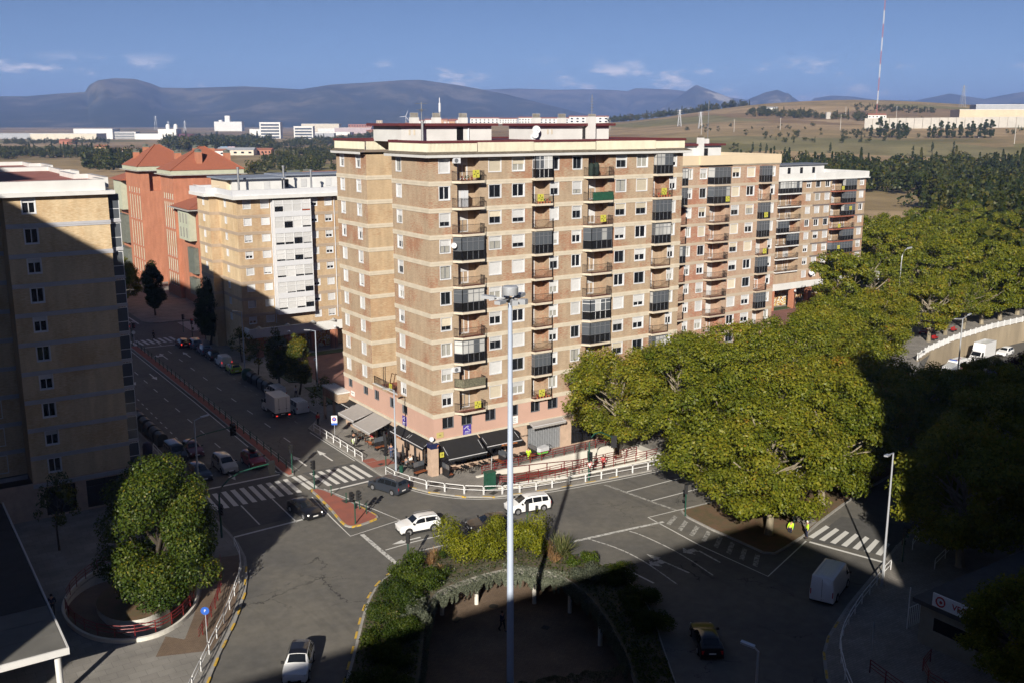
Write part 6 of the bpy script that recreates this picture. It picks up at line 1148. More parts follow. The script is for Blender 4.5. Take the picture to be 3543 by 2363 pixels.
# ------------------------------------------------------------------ open country, hills and far town
def smst(x, a, b):
 t = min(1.0, max(0.0, (x - a) / (b - a))); return t * t * (3 - 2 * t)
_D = [0, 700, 1000, 1150, 1500, 1700, 2100, 2400, 3200, 5000, 9000, 14000]; _Z = [0, 0, 10, 20, 35, 44, 60, 66, 42, 26, 20, 15]; KNOLL = (1758.7, 1326.9)
def land(x, y):
 """ground level: flat by the town, rising into farmed hills to the north-east, a rounded knoll on the crest"""
 dx, dy = x - CAM[0], y - CAM[1]; d = math.hypot(dx, dy); az = math.degrees(math.atan2(dx, dy)) - 33.7; az = (az + 180) % 360 - 180
 f = .6 * smst(az, -10, -4) + .4 * smst(az, 4, 14); f *= 1 - .5 * smst(az, 34, 60)
 if abs(az) > 100: f = 0
 z = np.interp(d, _D, _Z) * f + (1 - f) * np.interp(d, [0, 2500, 5000, 8000, 14000], [0, 0, 14, 24, 30])
 return float(z + 25 * math.exp(-((x - KNOLL[0]) ** 2 + (y - KNOLL[1]) ** 2) / (2 * 210 ** 2)))
def field_mat():
 m = node_mat('fields', (.2, .16, .09), .95); t = m.node_tree; b = t.nodes['Principled BSDF']; b.inputs['Specular IOR Level'].default_value = .1; tc = t.nodes.new('ShaderNodeTexCoord')
 mp = t.nodes.new('ShaderNodeMapping'); mp.inputs['Scale'].default_value = (.0062, .0034, 0); mp.inputs['Rotation'].default_value = (0, 0, .5); t.links.new(tc.outputs['Object'], mp.inputs[0])
 wn_ = t.nodes.new('ShaderNodeTexNoise'); wn_.inputs['Scale'].default_value = 1.6; t.links.new(mp.outputs[0], wn_.inputs[0]); va = t.nodes.new('ShaderNodeVectorMath'); va.operation = 'MULTIPLY_ADD'; va.inputs[1].default_value = (.55, .55, 0); t.links.new(wn_.outputs['Color'], va.inputs[0]); t.links.new(mp.outputs[0], va.inputs[2])
 vo = t.nodes.new('ShaderNodeTexVoronoi'); vo.inputs['Scale'].default_value = 1.0; t.links.new(va.outputs[0], vo.inputs[0]); sp = t.nodes.new('ShaderNodeSeparateColor'); t.links.new(vo.outputs['Color'], sp.inputs[0])
 r = t.nodes.new('ShaderNodeValToRGB'); r.color_ramp.interpolation = 'CONSTANT'; cols = [(0, (.36, .26, .145)), (.22, (.31, .23, .12)), (.5, (.26, .18, .10)), (.70, (.21, .185, .08)), (.80, (.40, .29, .17)), (.95, (.23, .20, .10))]
 while len(r.color_ramp.elements) < 6: r.color_ramp.elements.new(.5)
 for e, (p, c_) in zip(r.color_ramp.elements, cols): e.position = p; e.color = (*c_, 1)
 t.links.new(sp.outputs[0], r.inputs[0]); n = t.nodes.new('ShaderNodeTexNoise'); n.inputs['Scale'].default_value = .018; n.inputs['Detail'].default_value = 9; n.inputs['Roughness'].default_value = .65; t.links.new(tc.outputs['Object'], n.inputs[0])
 n2 = t.nodes.new('ShaderNodeMapRange'); n2.inputs[1].default_value = .3; n2.inputs[2].default_value = .7; n2.inputs[3].default_value = .68; n2.inputs[4].default_value = 1.25; t.links.new(n.outputs[0], n2.inputs[0])
 x = t.nodes.new('ShaderNodeMix'); x.data_type = 'RGBA'; x.blend_type = 'MULTIPLY'; x.inputs[0].default_value = 1; t.links.new(r.outputs[0], x.inputs[6]); t.links.new(n2.outputs[0], x.inputs[7])
 wv = t.nodes.new('ShaderNodeTexWave'); wv.inputs['Scale'].default_value = .06; wv.inputs['Distortion'].default_value = 3; t.links.new(va.outputs[0], wv.inputs[0]); ge = t.nodes.new('ShaderNodeTexNoise'); ge.inputs['Scale'].default_value = .0025; ge.inputs['Detail'].default_value = 4; t.links.new(tc.outputs['Object'], ge.inputs[0])
 gr = t.nodes.new('ShaderNodeMapRange'); gr.inputs[1].default_value = .58; gr.inputs[2].default_value = .72; t.links.new(ge.outputs[0], gr.inputs[0]); g2 = t.nodes.new('ShaderNodeMix'); g2.data_type = 'RGBA'; t.links.new(gr.outputs[0], g2.inputs[0]); t.links.new(x.outputs[2], g2.inputs[6]); g2.inputs[7].default_value = (.10, .105, .04, 1); t.links.new(g2.outputs[2], b.inputs['Base Color'])
field_mat()
def axis_lines(lo, hi):
 L = {lo, hi}; s = 0.0
 for a, b_, st in ((-16000, -3000, 1000), (-3000, -400, 250), (-400, 2600, 50), (2600, 4000, 200), (4000, 16000, 1000)): L |= set(np.arange(a, b_ + 1, st).tolist())
 return sorted(L)
gx = axis_lines(-150, 260); gy = axis_lines(-110, 230); V = []; F = []; idx = {}
for j, y in enumerate(gy):
 for i, x in enumerate(gx): idx[i, j] = len(V); V.append((x, y, land(x, y) - (.03 if -200 <= x <= 300 and -150 <= y <= 280 else 0)))
for j in range(len(gy) - 1):
 for i in range(len(gx) - 1):
  if -151 < gx[i] and gx[i + 1] < 261 and -111 < gy[j] and gy[j + 1] < 231: continue
  F.append((idx[i, j], idx[i + 1, j], idx[i + 1, j + 1], idx[i, j + 1]))
me = bpy.data.meshes.new('ground'); me.from_pydata(V, [], F); me.materials.append(M('fields')); me.polygons.foreach_set('use_smooth', [True] * len(F)); struct(link('ground', me))
# mountain ranges: crest given point by point (surveyed position and height), flanks eroded by gullies
def mountain_mat(name, rock, amt):
 m = node_mat(name, (.05, .055, .03), .95); t = m.node_tree; b = t.nodes['Principled BSDF']; b.inputs['Specular IOR Level'].default_value = .05; tc = t.nodes.new('ShaderNodeTexCoord'); n = t.nodes.new('ShaderNodeTexNoise'); n.inputs['Scale'].default_value = .0022; n.inputs['Detail'].default_value = 10; n.inputs['Roughness'].default_value = .68; mp = t.nodes.new('ShaderNodeMapping'); mp.inputs['Scale'].default_value = (1, 1, 2.2); t.links.new(tc.outputs['Object'], mp.inputs[0]); t.links.new(mp.outputs[0], n.inputs[0])
 sp = t.nodes.new('ShaderNodeSeparateXYZ'); t.links.new(tc.outputs['Object'], sp.inputs[0]); hz = t.nodes.new('ShaderNodeMapRange'); hz.inputs[1].default_value = 60; hz.inputs[2].default_value = 420; hz.inputs[3].default_value = -.06; hz.inputs[4].default_value = .10; t.links.new(sp.outputs[2], hz.inputs[0]); ad = t.nodes.new('ShaderNodeMath'); t.links.new(n.outputs[0], ad.inputs[0]); t.links.new(hz.outputs[0], ad.inputs[1])
 r = t.nodes.new('ShaderNodeValToRGB'); cols = [(.40, (.030, .040, .020)), (.52, (.055, .058, .030)), (.60, (.13, .115, .07)), (.60 + amt, rock)]
 while len(r.color_ramp.elements) < 4: r.color_ramp.elements.new(.5)
 for e, (p, c_) in zip(r.color_ramp.elements, cols): e.position = p; e.color = (*c_, 1)
 t.links.new(ad.outputs[0], r.inputs[0]); t.links.new(r.outputs[0], b.inputs['Base Color'])
mountain_mat('mountain_forest', (.20, .17, .12), .16); mountain_mat('mountain_rock', (.42, .38, .31), .05)
def range_(name, ridge, front, back, mat, rough, seed):
 rg = np.random.default_rng(seed); pts = [Vector(p) for p in ridge]; fine = []
 for a, b_ in zip(pts[:-1], pts[1:]):
  n = max(2, int((b_.xy - a.xy).length / 90))
  for i in range(n): fine.append(a.lerp(b_, i / n))
 fine.append(pts[-1]); m_ = len(fine); ph = rg.uniform(0, 6.28, (5,)); V = []; F = []; steps = [-1, -.82, -.65, -.5, -.38, -.27, -.18, -.1, -.04, 0, .08, .25, .55, 1]
 nz_ = np.cumsum(rg.normal(size=m_)); nz_ -= np.convolve(np.pad(nz_, 12, mode='edge'), np.ones(25) / 25, 'valid'); nz_ /= np.abs(nz_).max() + 1e-6
 for i, p in enumerate(fine):
  out_ = (p.xy - Vector(CAM[:2])).normalized()
  for s_ in steps:
   off = out_ * (front * s_ if s_ < 0 else back * s_); a = abs(s_); base = 25.0; prof = (1 - a) ** 1.35 if s_ < 0 else (1 - a); amp = rough * math.sin(math.pi * min(1, a * 1.6)) * (p.z * .3)
   g = sum(math.sin(i * f + s_ * 5 * k + ph[k]) / (k + 1) for k, f in enumerate((.21, .47, .93, 1.7, 3.1))) * .6 + nz_[i]
   V.append((p.x + off.x, p.y + off.y, base + (p.z - base) * prof + (amp * g if 0 < a < 1 else 0) - (20 if a == 1 else 0)))
 k = len(steps)
 for i in range(m_ - 1):
  for j in range(k - 1): F.append((i * k + j, (i + 1) * k + j, (i + 1) * k + j + 1, i * k + j + 1))
 me = bpy.data.meshes.new(name); me.from_pydata(V, [], F); me.materials.append(M(mat)); me.polygons.foreach_set('use_smooth', [True] * len(F)); struct(link(name, me))
range_('mountain_table_top', [(-817, 8875, 196.1), (-73, 8908, 193.6), (479, 8892, 225.4), (1070, 8838, 252.2), (1253, 8813, 254.3), (1474, 8778, 277.2), (1681, 8739, 293.3), (1717, 8732, 348.5), (1785, 8718, 387.2), (1905, 8692, 406.3), (2061, 8656, 401.8), (2173, 8629, 368.7), (2253, 8608, 334.7), (2452, 8553, 333.4), (2889, 8414, 352.2), (3159, 8316, 340.2), (3329, 8249, 330.6), (3568, 8148, 372.3), (3872, 8007, 392.6), (4108, 7889, 412.2), (4258, 7809, 416.6), (4373, 7745, 398.6), (4537, 7650, 373.3), (4700, 7551, 340.3), (4893, 7428, 296.0), (5083, 7299, 240.2), (5270, 7166, 184.1), (5454, 7027, 128.0), (5634, 6885, 79.3), (5781, 6762, 45.7)], 2600, 2500, 'mountain_forest', 0.55, 1)
range_('mountain_far_ridge', [(6338, 11229, 420.2), (6812, 10949, 463.9), (7228, 10679, 480.1), (7634, 10393, 463.7), (7897, 10195, 468.4), (8155, 9990, 462.2), (8324, 9851, 445.5), (8406, 9781, 482.3), (8770, 9457, 458.8), (8966, 9272, 420.4), (9343, 8894, 344.0), (9698, 8507, 278.6), (10030, 8116, 260.4)], 2600, 1200, 'mountain_forest', 0.5, 2)
range_('mountain_peak', [(7042, 8316, 42.8), (7215, 8166, 147.2), (7316, 8076, 214.9), (7448, 7955, 326.7), (7545, 7864, 424.3), (7577, 7833, 441.9), (7616, 7795, 419.3), (7740, 7673, 355.9), (7867, 7543, 288.3), (7961, 7445, 252.1), (8084, 7311, 153.8), (8205, 7176, 64.8)], 1500, 1200, 'mountain_rock', 0.5, 3)
range_('mountain_second_peak', [(7011, 6988, 62.8), (7149, 6847, 200.8), (7231, 6761, 273.0), (7338, 6646, 336.2), (7404, 6573, 355.4), (7471, 6497, 314.7), (7552, 6403, 234.3), (7630, 6311, 174.0), (7781, 6125, 81.9)], 1400, 1200, 'mountain_rock', 0.45, 4)
range_('mountain_eastern_ridge', [(9261, 8246, 159.3), (9485, 7989, 268.1), (9545, 7917, 337.0), (9668, 7769, 365.2), (9818, 7579, 348.5), (9963, 7388, 312.3), (10209, 7047, 299.3), (10336, 6862, 345.1), (10409, 6751, 377.0), (10507, 6599, 341.8), (10602, 6447, 311.7), (10712, 6264, 356.0), (10798, 6115, 386.2), (10996, 5756, 407.5), (11266, 5216, 357.7), (11691, 4194, 293.6), (12068, 2969, 215.6)], 2200, 1200, 'mountain_forest', 0.5, 5)
range_('mountain_foothill', [(6154, 4957, 127.4), (6342, 4716, 160.7), (6483, 4524, 181.0), (6616, 4330, 170.2), (6740, 4136, 156.5), (6868, 3924, 181.5), (7084, 3526, 183.1), (7467, 2643, 134.8)], 1400, 1200, 'mountain_forest', 0.45, 6)
WOODS = {'wood_right': [(410, 351), (281, 212), (426, 272), (446, 244), (338, 171), (314, 115), (298, 58), (588, 139), (696, 333), (601, 437), (518, 455)], 'wood_near': [(198, 74), (149, 21), (160, -2), (316, 65), (296, 105), (269, 113)], 'belt1': [(335, 1357), (470, 1314), (714, 1970), (686, 2297), (507, 2036)], 'belt2': [(115, 792), (149, 734), (224, 1024), (184, 1135)], 'belt3': [(68, 1152), (200, 1132), (233, 1360), (102, 1500)], 'belt4': [(206, 1992), (390, 1961), (449, 2235), (242, 2290)], 'belt5': [(209, 664), (290, 686), (637, 1462), (473, 1206), (306, 895)], 'belt6': [(527, 1506), (535, 1450), (804, 1716), (992, 1957), (893, 2114)], 'scrub7': [(756, 684), (850, 589), (1079, 550), (1192, 615), (1068, 748), (874, 749)], 'belt8': [(1367, 1655), (1625, 1482), (1757, 1605), (1474, 1787)], 'belt9': [(1292, 1180), (1265, 903), (1352, 970), (1407, 1277)], 'belt10': [(1498, 1108), (1526, 967), (1630, 1028), (1593, 1182)], 'scrub11': [(938, 968), (996, 759), (1113, 854), (1041, 1077)], 'belt12': [(1162, 790), (1201, 697), (1302, 761), (1275, 872)], 'belt13': [(81, 452), (90, 408), (139, 581), (131, 646)], 'belt14': [(459, 1318), (459, 1049), (515, 1188), (535, 1450)],}
def inside(P, x, y):
 c_ = False; n = len(P)
 for i in range(n):
  a, b_ = P[i], P[(i + 1) % n]
  if (a[1] > y) != (b_[1] > y) and x < (b_[0] - a[0]) * (y - a[1]) / (b_[1] - a[1]) + a[0]: c_ = not c_
 return c_
def card_tree(seed, H, Rr, n, size, form):
 rg = np.random.default_rng(seed); d = rg.normal(size=(n, 3)); d /= np.linalg.norm(d, axis=1, keepdims=True); k = rg.uniform(.5, 1.0, n) ** .5
 if form == 'conifer': t = rg.uniform(0, 1, n) ** .8; a = rg.uniform(0, 6.283, n); r_ = Rr * (1 - t) * rg.uniform(.55, 1, n); P = np.stack([np.cos(a) * r_, np.sin(a) * r_, H * (.1 + .9 * t)], 1); d = np.stack([np.cos(a), np.sin(a), .4 + 0 * a], 1)
 else:
  bl = rg.normal(size=(7, 3)) * np.array([Rr * .45, Rr * .45, H * .16]); c_ = bl[rg.integers(0, 7, n)]; P = d * k[:, None] * np.array([Rr * .62, Rr * .62, H * .26]) + c_ + np.array([0, 0, H * .56]); P[:, 2] = np.clip(P[:, 2], H * .08, None)
 return P, d + rg.normal(size=(n, 3)) * .5, np.clip(rg.normal(.45, .2, n) + .12 * d[:, 2], 0, 1)
CARDS = [card_tree(200 + i, 1.0, .46, 210, .1, 'round') for i in range(4)] + [card_tree(220 + i, 1.0, .2, 150, .1, 'conifer') for i in range(2)]
def wood(name, poly, spacing, hmin, hmax, label, mat='leaf_far', con=.15, skip=None, lean=1.0):
 rg = np.random.default_rng(len(name) + int(spacing * 10)); xs = [p[0] for p in poly]; ys = [p[1] for p in poly]; PP, NN, TT, SS = [], [], [], []; cnt = 0
 area = (max(xs) - min(xs)) * (max(ys) - min(ys)); tries = int(area / spacing ** 2)
 for _ in range(tries):
  x, y = rg.uniform(min(xs), max(xs)), rg.uniform(min(ys), max(ys))
  if not inside(poly, x, y) or (skip and skip(x, y)): continue
  h = rg.uniform(hmin, hmax); c_ = rg.uniform() < con; P, N, T = CARDS[4 + int(rg.integers(0, 2))] if c_ else CARDS[int(rg.integers(0, 4))]; a = rg.uniform(0, 6.28); ca, sa = math.cos(a), math.sin(a); wx = h * rg.uniform(.8, 1.25) * lean
  q = P.copy(); q[:, 0], q[:, 1] = (P[:, 0] * ca - P[:, 1] * sa) * wx, (P[:, 0] * sa + P[:, 1] * ca) * wx; q[:, 2] *= h * (1.35 if c_ else 1); q += np.array([x, y, land(x, y)]); nn = N.copy(); nn[:, 0], nn[:, 1] = N[:, 0] * ca - N[:, 1] * sa, N[:, 0] * sa + N[:, 1] * ca
  PP.append(q); NN.append(nn); TT.append(T + rg.normal(0, .13) - (.22 if c_ else 0)); SS.append(np.full(len(P), h * .085)); cnt += 1
 if not PP: return
 o = link(name, leaf_mesh(name, mat, np.concatenate(PP), np.concatenate(NN), np.concatenate(SS), np.concatenate(TT), .8, 7)); o['kind'] = 'stuff'; o['label'] = label; o['category'] = 'trees'; return cnt
wood('wood', WOODS['wood_right'], 11.0, 8, 13, 'dense mixed wood covering the slope beyond the avenue', con=.25); wood('wood', WOODS['wood_near'], 8.0, 9, 14, 'dense dark grove at the right behind the plane trees', con=.3)
for k_, sp_, h0, h1, lab in (('belt1', 26, 10, 18, 'belt of tall trees before the white factory'), ('belt2', 14, 8, 15, 'clump of trees behind the left block roof'), ('belt3', 16, 7, 12, 'hedge trees at the left edge of the plain'), ('belt4', 26, 6, 11, 'hedgerow before the long grey sheds'), ('belt5', 17, 5, 10, 'scrub and garden trees behind the orange towers'), ('belt6', 24, 8, 14, 'trees below the office blocks'), ('scrub7', 26, 3, 6, 'scrub under the long concrete wall'), ('belt8', 22, 9, 15, 'line of trees on the far crest'), ('belt9', 16, 6, 12, 'dark trees on the hill left of the mast'), ('belt10', 13, 3, 7, 'scrub round the foot of the knoll'), ('scrub11', 38, 3, 6, 'scattered bushes on the stubble slope'), ('belt12', 16, 4, 8, 'bushes behind the concrete wall'), ('belt13', 11, 8, 14, 'trees beside the street beyond the left block'), ('belt14', 26, 4, 9, 'garden trees by the billboards')): wood('wood', WOODS[k_], sp_, h0, h1, lab)
# poplars and other single far trees
POP = [make_tree('thin', 90 + i, 17.0, 2.9, 'leaf_poplar', .42, 70, 44, .8, 'bark_dark', 'column') for i in range(2)]; FT = make_tree('plane', 95, 9.0, 4.6, 'leaf_far', .6, 14, 22, 1.2, 'bark_dark')
for i, (x, y, z, s_) in enumerate(((923, 638, 22.9, .85), (931, 633, 23, 1.5), (933, 626, 22.9, 1.15), (940, 622, 23.1, 1.1), (942, 616, 23, 1.15), (946, 613, 23.1, 1.05), (949, 611, 23.1, 1.0), (963, 592, 23.1, .85), (968, 589, 23.2, .9), (970, 582, 23.2, 1.2), (976, 578, 23.3, 1.05), (978, 572, 23.2, 1.05), (985, 568, 23.4, 1.05), (987, 561, 23.3, 1.0), (992, 558, 23.4, 1.1), (995, 551, 23.4, 1.0), (1000, 548, 23.5, 1.2), (1002, 542, 23.4, 1.25))): plant_tree(POP[i % 2], (x, y, z - .3), ordw(i) + ' poplar from the left in the row below the concrete wall', 'tree', 'poplars below the concrete wall', 'poplar_tree', i, (s_, s_, s_))
for i, (x, y, z) in enumerate(((1264, 4055, 10), (1277, 4046, 10), (1288, 4039, 10), (1300, 4031, 10), (1311, 4023, 10), (1323, 4015, 10), (1334, 4008, 10))): plant_tree(POP[i % 2], (x, y, z), ordw(i) + ' poplar from the left in front of the white mill', 'tree', 'poplars at the mill', 'poplar_tree', i, (2.2, 2.2, 1.55))
for i, (x, y, z) in enumerate(((698, 605, 11), (698, 595, 11), (688, 578, 10), (673, 555, 9), (659, 530, 8), (640, 490, 7), (742, 547, 11), (762, 471, 9.6), (806, 481, 12), (826, 472, 12.9))): plant_tree(POP[i % 2], (x, y, z), ordw(i) + ' slim dark cypress from the left along the wood edge', 'tree', 'cypresses along the wood edge', 'cypress_tree', i, (.45, .45, .6))
for i, (x, y, z, lab) in enumerate(((680, 613, 10.7, 'round dark tree beside the second block roof'), (882, 708, 23.4, 'slim dark tree standing alone on the stubble'), (871, 778, 24.8, 'low round bush on the stubble field'), (939, 892, 28.6, 'small tree halfway up the stubble slope'), (924, 901, 27.4, 'small bush halfway up the stubble slope'))): plant_tree(FT, (x, y, z - .2), lab, 'tree', None, 'field_tree', i, (1.35, 1.35, 1.2) if i == 0 else (.7, .7, .9))
# ------------------------------------------------------------------ far buildings
for n_, c_ in {'far_white': (.72, .71, .68), 'far_cream': (.62, .56, .45), 'far_grey': (.36, .37, .39), 'far_brick': (.36, .16, .10), 'far_maroon': (.10, .03, .04), 'far_red_roof': (.36, .14, .08), 'far_green': (.10, .28, .22), 'far_ochre': (.48, .30, .17), 'far_pink': (.44, .36, .37), 'far_concrete': (.48, .45, .40), 'far_beige': (.60, .49, .34), 'far_slate': (.10, .105, .12)}.items(): node_mat(n_, c_, .8, .12, .15, detail=5)
VZ = -R(33.7)
def far_building(name, x, y, z, w_, d_, h_, wall, label, roof=None, rh=0, rows=0, cols=0, band=False, rz=0.0, roofmat='far_red_roof', cat='building', door=False):
 o = empty(name, (x, y, z), VZ + rz); tag(o, label, cat); b = MB(); b.box(-w_ / 2, w_ / 2, -d_ / 2, d_ / 2, -2, h_); b.build('wall', wall, o)
 if roof == 'gable': b = MB(); e = .6; A = [(-w_ / 2 - e, -d_ / 2 - e, h_), (w_ / 2 + e, -d_ / 2 - e, h_), (w_ / 2 + e, d_ / 2 + e, h_), (-w_ / 2 - e, d_ / 2 + e, h_)]; p, q = (-w_ / 2 - e, 0, h_ + rh), (w_ / 2 + e, 0, h_ + rh); b.face([A[0], A[1], q, p]); b.face([A[3], p, q, A[2]]); b.face([A[0], p, A[3]]); b.face([A[1], A[2], q]); b.face(A); b.build('roof', roofmat, o)
 elif roof == 'flat': b = MB(); b.box(-w_ / 2 - .4, w_ / 2 + .4, -d_ / 2 - .4, d_ / 2 + .4, h_, h_ + max(.5, rh)); b.build('roof', roofmat, o)
 if rows:
  ph = (h_ - 2.0) / rows
  for r_ in range(rows):
   if band: bx('window', 'glass_bay', o, -w_ * .44, w_ * .44, -d_ / 2 - .25, -d_ / 2 - .05, 1.6 + r_ * ph, 1.6 + r_ * ph + ph * .62)
   else:
    for c_ in range(cols):
     x0 = -w_ / 2 + w_ * (c_ + .3) / cols; bx('window', 'glass_dark', o, x0, x0 + w_ / cols * .4, -d_ / 2 - .2, -d_ / 2 - .04, 1.4 + r_ * ph + ph * .2, 1.4 + r_ * ph + ph * .68)
 return o
fb = far_building
fb('warehouse', 422, 2554, 1, 159, 60, 14.5, 'far_cream', 'long cream factory hall at the left of the plain', 'flat', .8, roofmat='far_white'); fb('warehouse', 505, 2640, 1, 98, 50, 25, 'far_white', 'taller white hall behind the long factory', 'flat', 1, roofmat='far_white'); fb('office_building', 566, 2597, 1, 59, 30, 18, 'far_white', 'white office with blue grey strip windows beside the factory', 'flat', .8, 4, 1, True, roofmat='far_grey'); fb('warehouse', 606, 2519, 1, 63, 40, 14, 'far_white', 'low white hall right of the factory office', 'flat', .6, roofmat='far_grey')
o = fb('silo_plant', 633, 2442, 1, 44, 40, 25, 'far_white', 'white plant with two round silo heads on its roof', 'flat', .6, roofmat='far_white')
for dx in (-4, 15): b = MB(); b.lathe((dx, 0, 25), [(5, 0), (5, 8), (4, 11), (1.5, 13)], 12); b.build('silo', 'far_white', o)
fb('warehouse', 672, 2430, 1, 52, 40, 14, 'far_maroon', 'dark maroon hall beside the silo plant', 'flat', .5, roofmat='far_maroon'); fb('warehouse', 335, 2775, 2, 135, 60, 13, 'far_grey', 'long grey shed at the far left edge', 'flat', .8, roofmat='far_grey')
o = fb('mill', 1303, 4029, 10, 113, 40, 38, 'far_white', 'big white mill with tower above the plain', None); bx('tower', 'far_white', o, -14, 6, -12, 12, 38, 62); bx('stair_head', 'far_white', o, -40, -28, -8, 8, 38, 45)
fb('office_building', 904, 2478, 1, 54, 26, 41, 'far_white', 'left of two white office blocks with dark glass bands', 'flat', 1.2, 5, 1, True, roofmat='far_white'); fb('office_building', 956, 2380, 1, 49, 26, 31, 'far_white', 'right of two white office blocks with dark glass bands', 'flat', 1.2, 4, 1, True, roofmat='far_white'); fb('warehouse', 958, 2739, 2, 34, 30, 22, 'far_white', 'plain white box beside the left office block', 'flat', .6, roofmat='far_white')
for a in ((1578, 3726, 9, 150, 60, 30, 'far_cream', 'cream industrial hall behind the office blocks'), (1379, 2992, 6, 120, 50, 20, 'far_pink', 'pinkish hall left of the brick school'), (1231, 2850, 4, 130, 40, 10, 'far_white', 'low long white shed below the brick school'), (1450, 3300, 7, 120, 40, 16, 'far_white', 'white hall among the industrial roofs'), (1100, 2600, 3, 70, 30, 10, 'far_grey', 'grey shed at the foot of the right office'), (1300, 2900, 5, 60, 30, 8, 'far_maroon', 'low maroon shed among the white ones')): fb('warehouse', *a, 'flat', .8, roofmat='far_white')
fb('brick_school', 1622, 3456, 10, 89, 30, 27, 'far_brick', 'long brick building with rows of windows near the horizon', 'flat', .8, 3, 9, roofmat='far_red_roof'); fb('tower_block', 1834, 3722, 15, 25, 20, 38, 'far_beige', 'slim beige tower block on the horizon', 'flat', .5, 8, 3, roofmat='far_beige')
fb('shed', 370, 1165, 0, 46, 18, 6.5, 'far_cream', 'cream farm shed with grey roof beyond the towers', 'gable', 3, 1, 5, roofmat='far_grey'); fb('brick_house', 402, 1165, 0, 28, 14, 6.5, 'far_brick', 'brick house with row of white windows by the shed', 'gable', 2, 1, 6); fb('house', 304, 1036, 0, 20, 12, 9, 'far_white', 'white house with red roof right behind the tower chimneys', 'gable', 2.2, 2, 3); fb('house', 260, 1412, 0, 16, 11, 7, 'far_ochre', 'ochre farmhouse in the fields', 'gable', 3, 1, 3); fb('house', 246, 1248, 0, 17, 11, 5.5, 'far_white', 'white cottage with red roof on the plain', 'gable', 2.6, 1, 2); fb('house', 256, 1222, 0, 15, 9, 4.2, 'far_white', 'low white cottage beside the other', 'gable', 1.8, 1, 2); fb('house', 330, 2050, 1, 30, 14, 6, 'far_red_roof', 'small red farm building before the factory', 'gable', 3)
for i, (x, y, w_, h_, wl) in enumerate(((1253, 1982, 69, 13, 'far_white'), (1246, 1868, 42, 11, 'far_white'), (1256, 1800, 46, 13.5, 'far_white'), (1303, 1767, 67, 12, 'far_white'), (1396, 1760, 91, 15, 'far_white'), (1430, 1800, 50, 12, 'far_cream'))): fb('apartment_row', x, y, land(x, y), w_, 14, h_, wl, ['first', 'second', 'third', 'fourth', 'fifth', 'sixth'][i] + ' of the white apartment rows on the crest from the left', 'gable', 2.5, 2, 7)
vg = random.Random(4)
for i in range(26):
 t = i / 25; x = 1165 + t * 90 + vg.uniform(-8, 8); y = 2390 - t * 330 + vg.uniform(-60, 60); w_ = vg.uniform(12, 24); fb('village_house', x, y, land(x, y) + vg.uniform(0, 5), w_, 11, vg.uniform(6, 10), vg.choice(('far_cream', 'far_ochre', 'far_brick', 'far_white')), ordw(i) + ' tiled village house from the left on the crest', 'gable', 3, rz=vg.uniform(-.4, .4))['group'] = 'village houses on the crest'
o = empty('concrete_wall', (0, 0, 0)); tag(o, 'long pale concrete prison wall on the hill at right', 'wall'); a0, a1 = Vector((1088, 773)), Vector((1320, 560)); n_ = 30
for i in range(n_): p, q = a0.lerp(a1, i / n_), a0.lerp(a1, (i + .96) / n_); b = MB(); d_ = (q - p).normalized(); zz_ = land(p.x, p.y); b.obox((*((p + q) / 2), zz_ + 6.2), (*d_, 0), (-d_.y, d_.x, 0), (0, 0, 1), (q - p).length / 2, .4, 7.6); b.build('wall_panel', 'far_concrete', o)
fb('prison_hall', 1341, 743, 41, 110, 60, 17, 'far_beige', 'big beige hall behind the concrete wall', 'flat', .6, rz=-.2, roofmat='far_white'); fb('prison_hall', 1400, 770, 42, 80, 40, 24, 'far_grey', 'grey upper hall rising over the beige one', 'flat', .6, rz=-.2, roofmat='far_white'); fb('house', 1359, 958, 47, 30, 12, 5.5, 'far_white', 'white house with red roof at the mast foot', 'gable', 2.6, 1, 5); fb('house', 1430, 1252, 62.5, 34, 12, 6, 'far_white', 'white cottage on the skyline left of the knoll', 'gable', 2, 1, 3, roofmat='far_grey'); fb('stone_tower', 1304, 1009, 46, 7, 6, 11, 'far_concrete', 'small stone tower ruin on the hillside', 'flat', .5, roofmat='far_concrete')
for i, (x, y, c_) in enumerate(((388, 1273, 'far_slate'), (396, 1266, 'far_pink'))):
 o = empty('billboard', (x, y, 0), VZ); tag(o, ('left' if i == 0 else 'right') + ' of two roadside billboards below the sheds', 'billboard'); b = MB(); b.box(-5, 5, -.2, .2, 3, 8.5); b.build('panel', 'billboard_blue' if i == 0 else 'billboard_pink', o)
 for sx in (-3.5, 3.5): bx('leg', 'alu_grey', o, sx - .2, sx + .2, -.2, .2, -1, 3)
# masts, pylons, poles, turbine
o = empty('radio_mast', (1417, 1000, 50)); tag(o, 'very tall red and white guyed radio mast on the hill', 'mast')
for i in range(9):
 z0, z1 = i * 21.5, (i + 1) * 21.5; b = MB(); w_ = .9
 for k in range(3): a = k * 2.094; b.bar((math.cos(a) * w_, math.sin(a) * w_, z0), (math.cos(a) * w_, math.sin(a) * w_, z1), .3, .3)
 for k in range(7): zz_ = z0 + (z1 - z0) * k / 7; b.bar((w_, 0, zz_), (-w_ * .5, w_ * .87, zz_ + 3), .18, .18); b.bar((-w_ * .5, w_ * .87, zz_), (-w_ * .5, -w_ * .87, zz_ + 3), .18, .18); b.bar((-w_ * .5, -w_ * .87, zz_), (w_, 0, zz_ + 3), .18, .18)
 b.build('lattice_section', 'mast_red' if i % 2 == 0 else 'far_white', o)
b = MB()
for k in range(3):
 a = k * 2.094 + .4
 for zz_ in (95, 170): b.bar((0, 0, zz_), (math.cos(a) * 85, math.sin(a) * 85, -8), .06, .06)
b.build('guy_wires', 'alu_grey', o)
